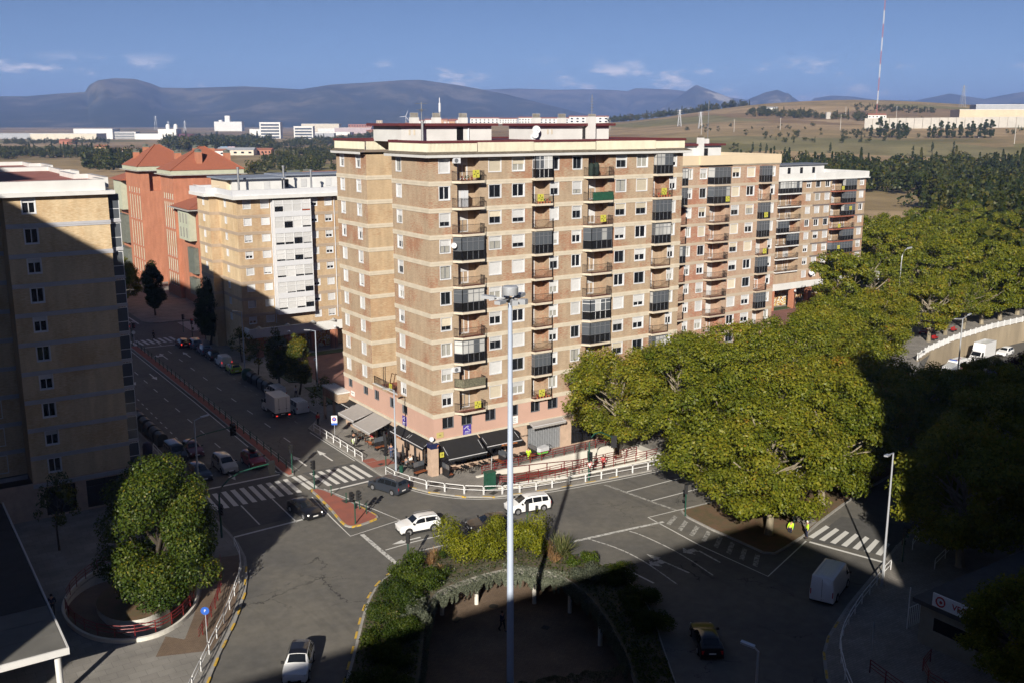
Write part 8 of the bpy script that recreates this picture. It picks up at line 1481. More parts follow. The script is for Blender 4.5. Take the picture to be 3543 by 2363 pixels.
K0 = KZ
person('person', (-3.4, 24.7), fz(.3, -1), 'man in red shirt standing at the end of the white railing', 'stand', 'cloth_red', 'cloth_black', z=K0); person('person', (-.6, 39.2), fz(.1, 1), 'man in white shirt walking past the lawn', 'walk', 'cloth_white', 'cloth_navy', z=K0); person('person', (-1.4, 7.8), fz(.6, .8), 'woman in denim standing at the cafe tables', 'stand', 'cloth_denim', 'cloth_denim', 'hair_brown', z=K0); person('person', (18.2, -7.2), fz(1, .1), 'walker in coral jacket going along the ramp', 'walk', 'cloth_coral', 'cloth_black', z=-.75)
person('person', (20.6, -34.7), fz(-1, .6), 'worker in yellow vest and white helmet beside the crossing', 'stand', 'hi_vis', 'cloth_navy', 'cloth_white', z=0.15); person('person', (20.3, -32.9), fz(1, .2), 'crouching worker in yellow vest at the signal pole', 'crouch', 'hi_vis', 'cloth_navy', z=.15); person('person', (11.9, -1.15), fz(-.4, -1), 'street sweeper in yellow seated by the roller gate', 'sit', 'hi_vis', 'hi_vis', z=K0)
person('person', (-.75, 4.3), fz(-.6, -.6), 'seated woman in white at the corner tables', 'sit', 'cloth_white', 'cloth_beige', 'hair_brown', z=K0); person('person', (-1.6, 3.7), fz(.8, .3), 'seated man in grey at the corner tables', 'sit', 'cloth_grey', 'cloth_black', z=K0); person('person', (-.5, 3.1), fz(-.8, .5), 'seated man in dark jacket by the bar door', 'sit', 'cloth_black', 'cloth_navy', z=K0); person('person', (-.55, 14.6), fz(-.9, -.2), 'seated woman under the grey awning', 'sit', 'cloth_coral', 'cloth_beige', 'hair_dark', z=K0); person('person', (-9.7, -28.6), fz(.2, -1), 'dark figure walking through the shaded sunken plaza', 'walk', 'cloth_navy', 'cloth_black', z=-3.0); person('person', (-7.3, 90.6), fz(1, .1), 'dark pedestrian on the far crossing', 'walk', 'cloth_black', 'cloth_black'); person('person', (-41.2, -11.5), fz(.2, 1), 'shaded figure in blue beside the curved ramp', 'walk', 'cloth_navy', 'cloth_black', z=K0); person('person', (.6, 85.3), fz(-.5, .5), 'man waiting at the far traffic light', 'stand', 'cloth_grey', 'cloth_navy', z=K0)
person('person', (-3.1, 14.55), fz(-.2, -1), 'cyclist in dark jacket and white trousers', 'cycle', 'cloth_black', 'cloth_white', z=K0)
bk = empty('bicycle', (-3.1, 14.75, K0), fz(-.2, -1)); tag(bk, 'bicycle ridden along the pavement by the white railing', 'bicycle')
for y in (-.52, .52): b = MB(); b.tube([(0, y + math.cos(a * .3142) * .33, .34 + math.sin(a * .3142) * .33) for a in range(21)], .022, 5); b.build('wheel', 'rubber', bk)
b = MB(); [b.tube([p, q], .022, 6) for p, q in (((0, -.52, .34), (0, -.12, .30)), ((0, -.12, .30), (0, -.2, .85)), ((0, -.12, .3), (0, .35, .85)), ((0, -.18, .78), (0, .35, .85)), ((0, .35, .85), (0, .52, .34)), ((0, -.52, .34), (0, -.2, .8)))]; b.build('frame', 'hi_vis', bk); b = MB(); b.tube([(-.27, .32, 1.02), (0, .4, 1.0), (.27, .32, 1.02)], .018, 6); b.build('handlebar', 'plastic_black', bk); bx('saddle', 'plastic_black', bk, -.07, .07, -.32, -.05, .88, .94)
# ------------------------------------------------------------------ street furniture
def hoops(posts, z, label, group, mat='rail_white', h=.95):
 """white tubular guard rails: one hoop with a lower bar between each pair of feet"""
 n = len(posts) - 1
 for i in range(n):
  p, q = Vector(posts[i]), Vector(posts[i + 1]); d = (q - p); L = d.length; c_ = (p + q) / 2; b = MB(); a = L / 2 - .05
  b.tube([(-a, 0, 0), (-a, 0, h - .12), (-a + .05, 0, h - .03), (-a + .14, 0, h), (a - .14, 0, h), (a - .05, 0, h - .03), (a, 0, h - .12), (a, 0, 0)], .04, 6); b.tube([(-a, 0, .42), (-a + .1, 0, .5), (a - .1, 0, .5), (a, 0, .42)], .032, 6)
  tag(b.build('guard_rail', mat, None, (*c_, z), math.atan2(d.y, d.x), smooth=True), label % ordw(i), 'railing', group)
hoops([(-4.45, 3.2), (-4.35, 1.2), (-3.75, -1.2), (-2.9, -3.4), (-1.7, -5.2), (-.3, -6.9), (1.3, -8.2), (3.0, -9.2), (4.8, -9.8), (6.6, -10.25), (8.5, -10.55), (10.5, -10.85), (12.6, -11.1), (14.6, -11.35), (16.6, -11.55), (18.7, -11.8), (20.8, -12), (22.9, -12.1)], KZ, '%s white guard rail round the corner, counted from the crossing', 'white guard rails round the corner')
hoops([(-4.7, 23.0 - i * 2.05) for i in range(8)], KZ, '%s white guard rail along the side street from the far end', 'white guard rails in the side street')
hoops([(-24.9, -6.6), (-25.4, -9.6), (-26.1, -12.0), (-27.0, -14.2), (-28.1, -16.3), (-29.2, -18.4), (-30.3, -20.4), (-31.5, -22.4), (-32.7, -24.4), (-33.9, -26.4), (-35.1, -28.4), (-36.3, -30.4)], KZ, '%s white guard rail along the left plaza kerb from the top', 'white guard rails on the left plaza')
hoops([(21.4, -43.3), (19.6, -43.9), (17.7, -44.6), (15.8, -45.3), (13.9, -46.0), (12.0, -46.8), (10.2, -47.6), (8.4, -48.5), (6.6, -49.6), (5.0, -51.0), (3.4, -52.6), (1.9, -54.4)], KZ, '%s white guard rail on the shaded right pavement from the crossing', 'white guard rails on the right pavement')
hoops([(-23.85, 26.0), (-23.9, 23.6), (-23.95, 21.2), (-24.0, 18.8), (-24.1, 16.4), (-24.2, 14.0), (-24.3, 11.6), (-24.6, 9.2)], KZ, '%s shaded guard rail in front of the left block from the far end', 'guard rails before the left block'); hoops([(26.6, -41.8), (29, -40.8)], KZ, '%s lone guard rail beyond the right crossing', None); hoops([(24.6, -45.4), (27.4, -44.6), (30.2, -43.8)], KZ, '%s guard rail beside the shaded plane tree', None)
# median railing and island bollards
o = empty('median_fence', (0, 0, .15)); tag(o, 'long dark green railing down the red median strip', 'railing')
for i in range(30):
 v = 11.2 + i * 2.55; x = -12.95 + (v - 11) * .021
 bx('post', 'signal_green', o, x - .045, x + .045, v - .045, v + .045, 0, 1.05)
 if i < 29: x2 = x + 2.55 * .021; b = MB(); [b.bar((x, v, zz_), (x2, v + 2.55, zz_), .03, .04) for zz_ in (.35, .65, .98)]; b.build('rail', 'signal_green', o)
for i, (x, y) in enumerate(((-12.2, .4), (-11.75, -2.4), (-11.35, -4.7), (-11.3, -6.2))): b = MB(); b.tube([(x, y, .15), (x, y, 1.2)], .05, 8); b.tube([(x, y, 1.2), (x, y, 1.26)], .07, 8); tag(b.build('bollard', 'signal_green'), ordw(i) + ' green bollard on the red traffic island from the crossing', 'bollard', 'bollards on the traffic island')
# traffic lights
def head3(par, p, rz, lit=None, n=3, s=1.0):
 o = empty('signal_head', p, rz); o.parent = par; bx('housing', 'signal_black', o, -.15 * s, .15 * s, -.14 * s, .12 * s, 0, .32 * n * s); bx('backboard', 'signal_black', o, -.24 * s, .24 * s, .13 * s, .15 * s, -.08, .32 * n * s + .08) if n == 3 and s > 1.2 else b.box(-.1 * s, .1 * s, .12 * s, .14 * s, .02, .3 * s)
 for i in range(n):
  zz_ = (.32 * i + .16) * s; v = MB(); v.tube([(0, -.14 * s, zz_), (0, -.34 * s, zz_ - .02)], .115 * s, 10, cap=False); v.build('visor', 'signal_black', o); c_ = MB(); c_.tube([(0, -.141 * s, zz_), (0, -.15 * s, zz_)], .1 * s, 10); c_.build('lamp', lit[1] if lit and lit[0] == i else 'glass_dark', o)
def signal(loc, z, h, rz, label, heads=1, ped=True, lit=None):
 o = empty('traffic_light', (*loc, z)); tag(o, label, 'traffic light'); b = MB(); b.tube([(0, 0, 0), (0, 0, .3), (0, 0, h - .9)], [.09, .065, .06], 10); b.build('pole', 'signal_green', o, smooth=True)
 if heads == 1: head3(o, (0, 0, h - .98), rz, lit)
 else:
  b = MB(); b.bar((-.4, 0, h - 1.0), (.4, 0, h - 1.0), .06, .06); b.build('cross_arm', 'signal_green', o); head3(o, (-.36, 0, h - .98), rz, lit); head3(o, (.36, 0, h - .98), rz + .3, lit)
 if ped: head3(o, (.12, .16, 1.5 if h > 2.6 else 1.2), rz + 1.2, lit if heads == 1 else None, 2, .7)
 return o
signal((-13.3, -7.9), .15, 3.35, .4, 'twin headed green traffic light at the tip of the red island', 2); signal((-12.9, 3.2), .15, 3.2, 3.6, 'traffic light on the island beside the zebra crossing'); signal((-12.95, 9.4), .15, 3.3, 3.4, 'traffic light at the near end of the median railing'); signal((-13.4, -19.1), .3, 2.9, 2.4, 'traffic light between the grassy clumps on the round island', ped=False); signal((-1.2, -19.9), .3, 3.4, 2.4, 'traffic light rising behind the big yellow green bush', ped=False); signal((21.2, -32.6), .15, 3.3, -.5, 'traffic light with green lamp beside the crouching worker', 1, True, (0, 'lit_green')); signal((14.9, -24.3), .15, 3.3, 2.6, 'traffic light at the near corner of the verge'); signal((23.6, -42.9), KZ, 3.3, .2, 'shaded traffic light with green lamp at the right crossing', 1, True, (0, 'lit_green'))
signal((-11.8, 87.2), .15, 4.0, .2, 'traffic light with red lamp at the far end of the median', 2, True, (1, 'lit_red')); signal((-1.2, 87.6), KZ, 3.6, .3, 'traffic light with red lamp at the far right corner', 1, True, (2, 'lit_red')); signal((-1.0, 94.0), KZ, 3.4, .8, 'second traffic light beyond the far corner', 1, False, (2, 'lit_red')); signal((-3.4, 5.2), KZ, 2.4, .3, 'low pedestrian light with red lamp at the corner bars', 1, False, (1, 'lit_red'))
def gantry(loc, z, pts, rz, label, end_h):
 o = empty('traffic_light', (*loc, z)); tag(o, label, 'traffic light'); b = MB(); b.tube(pts, [.11, .10, .09] + [.07] * (len(pts) - 3), 10); b.build('arched_pole', 'signal_green', o, smooth=True); e = pts[-1]; head3(o, (e[0], e[1], e[2] - 1.0), rz, None, 3, 1.3); head3(o, (.1, .18, 2.3), rz, None, 3, 1.0); head3(o, (.1, -.18, 2.3), rz + 2.6, None, 3, 1.0); return o
gantry((-25.2, -3.9), KZ, [(0, 0, 0), (0, 0, 2.2), (0, 0, 4.2), (.35, .05, 5.0), (1.1, .1, 5.6), (2.2, .2, 6.0), (3.6, .3, 6.15), (5.3, .4, 6.2)], 3.3, 'green arched gantry light over the lanes at left', 6.2); gantry((-24.7, 10.6), KZ, [(0, 0, 0), (0, 0, 2.2), (0, 0, 4.0), (.35, .15, 4.8), (1.1, .4, 5.3), (2.4, .8, 5.5), (4.0, 1.3, 5.5), (6.4, 2.0, 5.5)], .1, 'dark arched gantry light in the shade behind the stop line', 5.5); g3 = gantry((13.2, -10.9), KZ, [(0, 0, 0), (0, 0, 2.2), (0, 0, 4.2), (.25, 0, 4.85), (.7, 0, 5.2), (1.5, 0, 5.25), (2.6, .05, 4.7), (3.5, .1, 4.2)], 2.6, 'green arched light by the ramp railings under the plane tree', 5.2)
b = MB(); b.face([(-.35, -.13, 2.05), (.35, -.13, 2.05), (0, -.13, 1.45)]); b.build('yield_sign', 'paper_white', g3); b = MB(); [b.bar(p, q, .02, .07) for p, q in (((-.35, -.14, 2.05), (.35, -.14, 2.05)), ((.35, -.14, 2.05), (0, -.14, 1.45)), ((0, -.14, 1.45), (-.35, -.14, 2.05)))]; b.build('sign_border', 'red_paint', g3)
# lamps
def lamp(loc, z, h, rz, arm, label, mat='lamp_pole', r=.11, double=False):
 o = empty('street_lamp', (*loc, z), rz); tag(o, label, 'street lamp'); b = MB(); b.tube([(0, 0, 0), (0, 0, .6), (0, 0, h)], [r * 1.2, r, r * .6], 12); b.build('pole', mat, o, smooth=True)
 for s_ in ((1, -1) if double else (1,)):
  b = MB(); b.tube([(0, 0, h - .03), (s_ * arm, 0, h + .22)], .05, 8); b.build('arm', mat, o); b = MB(); b.obox((s_ * (arm + .35), 0, h + .26), (1, 0, .12 * s_), (0, 1, 0), (0, 0, 1), .42, .15, .06); b.build('lantern', 'steel_pale', o)
 return o
lamp((-3.0, 3.5), KZ, 9.4, math.pi - .2, .5, 'grey street lamp in front of the corner bars'); lamp((-23.7, 8.2), KZ, 8.2, .1, .8, 'street lamp at the left end of the zebra crossing'); lamp((18.0, -44.9), KZ, 11.8, math.pi + .35, 1.4, 'tall lit street lamp beside the right crossing', 'steel_pale'); lamp((3.2, 40.4), KZ, 9.0, math.pi, .9, 'pale street lamp beside the brick square'); lamp((-.8, 60.5), KZ, 9.0, math.pi, .7, 'street lamp behind the parked cars'); lamp((78, -13.0), -1.5, 13.0, math.pi + .2, 2.0, 'tall double lamp in the middle of the avenue cutting', 'steel_pale', .13, True); lamp((33, -22.9), .14, 9.5, 1.7, .8, 'pale lamp post glimpsed through the plane trees', 'steel_pale'); lamp((22.3, -31.6), .14, 5.3, .3, .35, 'short lamp with camera box at the path in the verge', 'steel_pale', .07); lamp((-9.6, -56.0), 0, 8.0, 2.0, .3, 'shaded lamp post at the bottom edge', 'steel_pale'); lamp((26, -17.5 - 6.2), .14, 8.6, 1.5, .6, 'second lamp post among the plane trees', 'steel_pale')
o = empty('street_lamp', (116, 24, 0)); tag(o, 'curved swan neck lamp above the plane trees at right', 'street lamp'); b = MB(); b.tube([(0, 0, 0), (0, 0, 12), (.1, 0, 13.6), (.7, 0, 14.6), (1.7, 0, 15.0)], [.12, .09, .07, .06, .06], 8); b.build('pole', 'steel_pale', o, smooth=True); b = MB(); b.obox((2.2, 0, 15), (1, 0, .1), (0, 1, 0), (0, 0, 1), .55, .2, .12); b.build('lantern', 'steel_pale', o)
for i, (x, y) in enumerate(((4.2, 55.6), (4.6, 44.3), (8.8, 65.6), (17.2, 65.6), (113.2, 46.8), (129, 46.8), (141, 47.0))):
 o = empty('globe_lamp', (x, y, KZ)); tag(o, ['globe lamp at the far lawn of the brick square', 'globe lamp at the near lawn of the brick square', 'globe lamp by the left arcade pillar', 'globe lamp by the arcade pillar beside the corner block', 'globe lamp at the first pillar of the far arcade', 'globe lamp in the middle of the far arcade', 'globe lamp at the right end of the far arcade'][i], 'lamp'); b = MB(); b.tube([(0, 0, 0), (0, 0, 3.6)], .05, 8); b.build('pole', 'signal_black', o); b = MB(); b.lathe((0, 0, 3.85), [(.05, -.26), (.2, -.18), (.27, 0), (.2, .18), (.04, .26)], 12); b.build('globe', 'lamp_clear', o, smooth=True)
o = empty('high_mast_lamp', (-15.8, -39.0, -3)); tag(o, 'very tall pale blue lamp mast rising from the sunken plaza', 'street lamp'); HM = 30.1; b = MB(); b.tube([(0, 0, 0), (0, 0, 9), (0, 0, 9.02), (0, 0, 19), (0, 0, 19.02), (0, 0, HM)], [.27, .245, .235, .20, .19, .145], 16); b.build('pole', 'mast_blue', o, smooth=True); b = MB(); b.lathe((0, 0, HM + .25), [(.5, 0), (.53, .05), (.53, .5), (.46, .58), (.1, .62)], 24); b.build('top_drum', 'steel_pale', o, smooth=True); b = MB(); b.lathe((0, 0, HM - .25), [(.2, 0), (.4, .1), (.45, .22), (.2, .3)], 12); b.build('winch_ring', 'signal_black', o)
for k, a in enumerate((.54, 2.2, 3.7, 4.4, 5.2, 1.3)):
 c_, s_ = math.cos(a), math.sin(a); b = MB(); L_ = 1.0 if k < 3 else .45; b.tube([(c_ * .3, s_ * .3, HM - .02), (c_ * (L_ + .1), s_ * (L_ + .1), HM + .02)], .045, 8); b.build('arm', 'steel_pale', o); b = MB(); b.obox((c_ * (L_ + .5), s_ * (L_ + .5), HM + (0 if k < 3 else -.12)), (c_, s_, .05), (-s_, c_, 0), (0, 0, 1), .48 if k < 3 else .26, .2, .11 if k < 3 else .17); b.build('floodlight', 'steel_pale', o)
# signs
def round_sign(loc, z, h, rz, label, col, shape='round', txt=None):
 o = empty('road_sign', (*loc, z), rz); tag(o, label, 'sign'); b = MB(); b.tube([(0, 0, 0), (0, 0, h)], .035, 8); b.build('pole', 'steel_pale', o)
 if shape == 'round': b = MB(); b.tube([(0, -.04, h - .1), (0, -.07, h - .1)], .32, 20); b.build('disc', col, o)
 else:
  bx('panel', 'paper_white', o, -.36, .36, -.07, -.04, h - .75, h + .45); b = MB(); b.tube([(0, -.071, h), (0, -.08, h)], .28, 20); b.build('ring', 'red_paint', o); b = MB(); b.tube([(0, -.081, h), (0, -.088, h)], .2, 20); b.build('disc', 'blue_paint', o); bx('band', 'blue_paint', o, -.36, .36, -.075, -.071, h - .75, h - .5); lettering('P', .24, 'paper_white', o, (0, -.095, h), (math.pi / 2, 0, 0)); lettering('RESIDENTES', .09, 'signal_black', o, (0, -.075, h - .4), (math.pi / 2, 0, 0))
 if txt: lettering(txt, .3, 'paper_white', o, (0, -.08, h - .1), (math.pi / 2, 0, 0))
round_sign((-3.7, 18.7), KZ, 2.4, -.5, 'white residents parking sign beside the side street railing', None, 'panel'); round_sign((-32.3, -22.6), KZ, 2.7, -.55, 'round blue sign on a pole beside the left guard rail', 'blue_paint', txt='P'); round_sign((5.2, -3.6), KZ, 2.0, 1.0, 'small round sign seen edge on behind the green cabinet', 'paper_white'); round_sign((8.2, -51.2), KZ, 2.3, .6, 'dark round sign in the shade at lower right', 'alu_grey'); round_sign((-11.7, 86.2), .15, 2.6, -.5, 'round red ringed sign at the far median end', 'paper_white')
# cabinet, kiosk, bins
o = empty('utility_cabinet', (2.9, -6.9, KZ)); tag(o, 'green sprayed utility cabinet behind the white guard rails', 'cabinet'); bx('housing', 'cabinet_green', o, -.55, .55, -.35, .35, 0, 1.75); bx('lid', 'cabinet_green', o, -.6, .6, -.4, .4, 1.752, 1.86); bx('door', 'cabinet_green', o, -.5, -.02, -.37, -.352, .1, 1.65); bx('door', 'cabinet_green', o, .02, .5, -.37, -.352, .1, 1.65)
o = empty('kiosk', (-26.4, .6, KZ)); tag(o, 'dark green newspaper kiosk with hipped roof at the left kerb', 'kiosk'); bx('cabin', 'signal_green', o, -.9, .9, -1.1, 1.1, 0, 2.3); b = MB(); hip(b, -1.35, 1.35, -1.55, 1.55, 2.3, (0, -.3), (0, .3), .7); b.build('roof', 'signal_green', o)
for x in (-.45, .45): bx('poster', 'billboard_blue', o, x - .35, x + .35, -1.13, -1.11, 1.0, 2.0)
def bin_(kind, loc, rz, label, grp):
 o = empty('waste_container', (*loc, 0), rz); tag(o, label, 'container', grp)
 if kind == 'dome': b = MB(); b.lathe((0, 0, 0), [(.7, 0), (.85, .3), (.9, .9), (.8, 1.35), (.5, 1.7), (.1, 1.8)], 16); b.build('body', 'bin_green', o, smooth=True); bx('slot', 'plastic_black', o, -.2, .2, -.95, -.8, 1.05, 1.25)
 else:
  bx('body', 'bin_dark', o, -.85, .85, -.65, .65, .12, 1.1); b = MB(); b.tube([(-.87, 0, 1.02), (.87, 0, 1.02)], .66, 16); b.build('lid', 'bin_dark', o, smooth=True)
  for x in (-.6, .6): b = MB(); b.tube([(x - .06, 0, .1), (x + .06, 0, .1)], .1, 10); b.build('wheel', 'rubber', o)
for i, v in enumerate((53.6, 51.2, 48.8, 46.6, 44.6)): bin_('dome' if i == 0 else 'lid', (-2.75, v), math.pi / 2, (['round green bottle bank at the head of the right hand containers'] + [ordw(k + 1) + ' waste container of the right hand row from the far end' for k in range(4)])[i], 'waste containers on the right')
for i, v in enumerate((40.6, 37.8, 35.2, 32.6, 30.2, 27.9)): bin_('lid', (-22.45, v), -math.pi / 2, ordw(i) + ' waste container of the left hand row from the far end', 'waste containers on the left')
b = MB(); b.lathe((-24.9, 24.4, KZ), [(.5, 0), (.55, .3), (.55, 1.3), (.4, 1.6), (.1, 1.7)], 14); tag(b.build('recycling_bin', 'navy', smooth=True), 'dark blue round recycling bin behind the left guard rails', 'bin'); b = MB(); b.lathe((-2.75, 2.7, KZ), [(.2, 0), (.23, .1), (.24, .75), (.26, .8), (.1, .82)], 12); tag(b.build('litter_bin', 'signal_green', smooth=True), 'small green litter bin at the foot of the corner street lamp', 'bin')
o = empty('street_cleaning_cart', (13.9, -1.3, KZ), .2); tag(o, 'white and green street cleaning cart by the roller gate', 'cart'); b = MB(); b.slab([(-.7, -.35), (.5, -.35), (.5, .35), (-.7, .35)], .3, .62); b.build('base', 'hi_green', o); b = MB(); b.slab([(-.85, -.4), (.6, -.4), (.7, .4), (-.85, .4)], .62, 1.1); b.build('tub', 'white_metal', o); b = MB(); b.tube([(.6, -.3, .9), (1.15, -.25, 1.1), (1.15, .25, 1.1), (.6, .3, .9)], .03, 6); b.build('handle', 'plastic_black', o)
for x, y in ((-.5, -.32), (-.5, .32), (.35, 0)): b = MB(); b.tube([(x, y - .05, .2), (x, y + .05, .2)], .2, 12); b.build('wheel', 'rubber', o)
# cafe terraces
def chair(loc, rz, label, seat='plastic_black'):
 o = empty('cafe_chair', (*loc, KZ), rz); tag(o, label, 'chair', 'cafe chairs'); b = MB(); b.box(-.24, .24, -.22, .22, .43, .47); b.build('seat', seat, o); b = MB(); b.box(-.24, .24, .20, .24, .62, .86); b.build('backrest', seat, o); [(lambda m_: ([m_.bar((x, y, 0), (x * .9, y * .9, .65), .035, .035) for y in (-.22, .24)], m_.bar((x, -.22, .64), (x, .24, .66), .04, .03), m_.build('side_frame', 'plastic_black', o)))(MB()) for x in (-.25, .25)]
def ctable(loc, label):
 o = empty('cafe_table', (*loc, KZ)); tag(o, label, 'table', 'cafe tables'); bx('table_top', 'brown_table', o, -.33, .33, -.33, .33, .71, .75); b = MB(); [b.box(x - .02, x + .02, y - .02, y + .02, 0, .71) for x in (-.28, .28) for y in (-.28, .28)]; b.build('legs', 'plastic_black', o)
for i, (x, y) in enumerate(((2.0, -1.0), (4.3, -1.0), (6.9, -1.0), (10.0, -.95), (11.3, -.95))): ctable((x, y), ordw(i) + ' brown cafe table along the avenue front from the corner')
for i, (x, y, rz) in enumerate(((2.75, -1.1, -1.4), (3.55, -1.0, 1.5), (5.05, -1.1, -1.5), (6.05, -1.0, 1.5), (10.75, -1.05, -1.4))): chair((x, y), rz, ordw(i) + ' dark cafe chair along the avenue front from the corner')
for i, (x, y) in enumerate(((-1.1, 3.6), (-.6, 6.9), (-1.2, 8.9), (-.9, 13.3), (-1.0, 15.2), (-.9, 17.0))): ctable((x, y), ordw(i) + ' cafe table up the side street from the corner')
for i, (x, y, rz) in enumerate(((-1.9, 4.6, .8), (-1.7, 2.6, 2.6), (-1.3, 6.2, 2.0), (-1.6, 9.6, .6), (-1.6, 13.9, 1.0), (-1.7, 12.6, 2.2), (-1.7, 15.8, 1.2), (-1.6, 17.6, .7), (-.3, 12.6, -1), (-.3, 16.0, -1.4))): chair((x, y), rz, ordw(i) + ' cafe chair up the side street from the corner', 'wood_seat' if i in (4, 5, 6) else 'plastic_black')
def divider(loc, rz, label, L=1.5):
 o = empty('terrace_bench', (*loc, KZ), rz); tag(o, label, 'bench', 'terrace benches'); bx('screen', 'plastic_black', o, -L / 2, L / 2, .22, .28, 0, .95); bx('seat', 'wood_seat', o, -L / 2, L / 2, -.28, .2, .36, .44); b = MB(); [b.box(x - .03, x + .03, -.25, .2, 0, .36) for x in (-L / 2 + .1, L / 2 - .1)]; b.build('legs', 'plastic_black', o); bx('glass_screen', 'glass_bay', o, -L / 2, L / 2, .235, .265, .95, 1.5)
for i, (x, y, rz) in enumerate(((1.0, -1.2, 1.57), (-1.3, .9, 0.2), (8.0, -1.1, -1.57), (8.9, -1.1, 1.57), (12.3, -1.0, -1.57), (-1.0, 11.3, .1), (-1.5, 5.6, 1.6))): divider((x, y), rz, ['bench with glass screen right of the corner pillar', 'black bench left of the corner pillar', 'bench before the bar door on the avenue', 'bench with glass screen past the bar door', 'bench beside the roller gate', 'bench with red seat under the grey awning', 'bench near the folded parasols'][i])
for i, (x, y) in enumerate(((-1.3, 5.0), (-1.2, 2.2), (-.4, 11.6), (.0 - .5, 12.7), (-1.4, 9.2))): b = MB(); b.tube([(0, 0, 0), (0, 0, 2.5)], .03, 6); b.lathe((0, 0, .95), [(.06, 0), (.19, .12), (.17, .6), (.09, 1.3), (.02, 1.55)], 8); b.lathe((0, 0, 0), [(.3, 0), (.3, .08), (.05, .1)], 10); tag(b.build('folded_parasol', 'cloth_black', None, (x, y, KZ)), ['folded black parasol beside the seated woman', 'folded black parasol nearest the corner pillar', 'folded parasol right of the grey awning', 'folded parasol under the grey awning edge', 'folded parasol behind the woman in denim'][i], 'parasol', 'folded parasols')
# ------------------------------------------------------------------ ramps with red railings
def red_rail(path, label, n=3, h=1.0, step=1.6):
 o = empty('ramp_railing', (*path[0][:2], 0)); o.location = (0, 0, 0); tag(o, label, 'railing', 'dark red ramp railings')
 b = MB(); [b.tube([(p[0], p[1], p[2] + h - k * .27) for p in path], .035, 6) for k in range(n)]; b.build('rails', 'rail_red', o); acc = 0; nx = 0
 for p, q in zip(path[:-1], path[1:]):
  p, q = Vector(p), Vector(q); L = (q - p).length
  while nx <= acc + L + 1e-6: c_ = p.lerp(q, (nx - acc) / L); bx('post', 'rail_red', o, c_.x - .03, c_.x + .03, c_.y - .03, c_.y + .03, c_.z, c_.z + h); nx += step
  acc += L
ZR = lambda x: -min(2.3, max(0, (x - 5.2) * .115))
b = MB(); X = [5.2, 8, 11, 14, 17, 20, 24.5]
for a, c_ in zip(X[:-1], X[1:]): b.face([(a, -6.1, ZR(a)), (c_, -6.1, ZR(c_)), (c_, -3.3, ZR(c_)), (a, -3.3, ZR(a))])
for a, c_ in zip(X[:-1], X[1:]): z0, z1 = -2.3 - ZR(a) * -.0 - (ZR(24.5) - ZR(24.5 - (a - 5.2))) * 0 - 0, 0; b.face([(a, -9.2, -.9), (c_, -9.5, -.9), (c_, -6.1, -.9), (a, -6.1, -.9)])
b.face([(3.5, -8.4, -.9), (5.2, -9.2, -.9), (5.2, -6.1, -.9), (3.5, -6.1, -.9)]); rmp = struct(b.build('pedestrian_ramp', 'paving_brown'))
b = MB(); b.box(5.2, 24.6, -3.3, -3.05, -2.5, .34); b.box(5.6, 24.4, -6.25, -6.0, -2.5, -.35); b.box(24.4, 25.6, -9.6, -2.6, -2.5, .3); b.wallring([(3.7, -7.4), (5.4, -8.15), (9.6, -8.95), (24.3, -9.45), (24.3, -9.7), (9.6, -9.2), (5.35, -8.4), (3.5, -7.6)], -1, .34); b.sheet([(3.7, -7.4), (5.4, -8.15), (9.6, -8.95), (24.3, -9.45), (24.3, -9.7), (9.6, -9.2), (5.35, -8.4), (3.5, -7.6)], [], .34); b.box(3.4, 5.2, -3.5, -3.2, -.2, .3); b.build('ramp_wall', 'wall_white', rmp)
red_rail([(4.4, -2.9, KZ), (8.4, -3.1, .34), (16, -3.15, .34), (24.5, -2.85, .34)], 'dark red railing along the upper edge of the ramp'); red_rail([(5.0, -6.1, -.3), (10, -6.12, -.35), (17, -6.12, -.35), (24.2, -6.1, -.35)], 'dark red railing between the two ramp runs'); red_rail([(4.0, -7.2, .34), (5.4, -8.28, .34), (9.6, -9.08, .34), (17, -9.35, .34), (24.3, -9.58, .34)], 'dark red railing along the kerb side of the ramp'); red_rail([(5.4, -3.5, -.1), (12, -3.5, -.75), (24.3, -3.5, -2.1)], 'dark red handrail fixed along the white ramp wall', 1, .9, 2.5)
# spiral ramp round the chestnut
cR = (-35.2, -12.2); inn = [(cR[0] + (p[0] - cR[0]) * .55, cR[1] + (p[1] - cR[1]) * .55) for p in RING]
b = MB(); n = len(RING)
for i in range(n):
 j = (i + 1) % n; a, c_ = Vector(RING[i]), Vector(RING[j]); d, e = Vector(inn[i]), Vector(inn[j]); z0 = -.3 - 2.2 * (.5 - .5 * math.cos(2 * math.pi * i / n)); z1 = -.3 - 2.2 * (.5 - .5 * math.cos(2 * math.pi * (i + 1) / n)); b.face([(*a, z0), (*c_, z1), (*e, z1), (*d, z0)], 0)
 A, C_ = a + (a - Vector(cR)).normalized() * .22, c_ + (c_ - Vector(cR)).normalized() * .22; b.face([(*a, -2.6), (*c_, -2.6), (*c_, .45), (*a, .45)], 1); b.face([(*A, 0), (*C_, 0), (*C_, .45), (*A, .45)], 1); b.face([(*a, .45), (*c_, .45), (*C_, .45), (*A, .45)], 1); b.face([(*d, -2.6), (*e, -2.6), (*e, .2), (*d, .2)], 1)
b.sheet(inn, [], .2, 2); struct(b.build('spiral_ramp', ['paving_brown', 'wall_white', 'soil']))
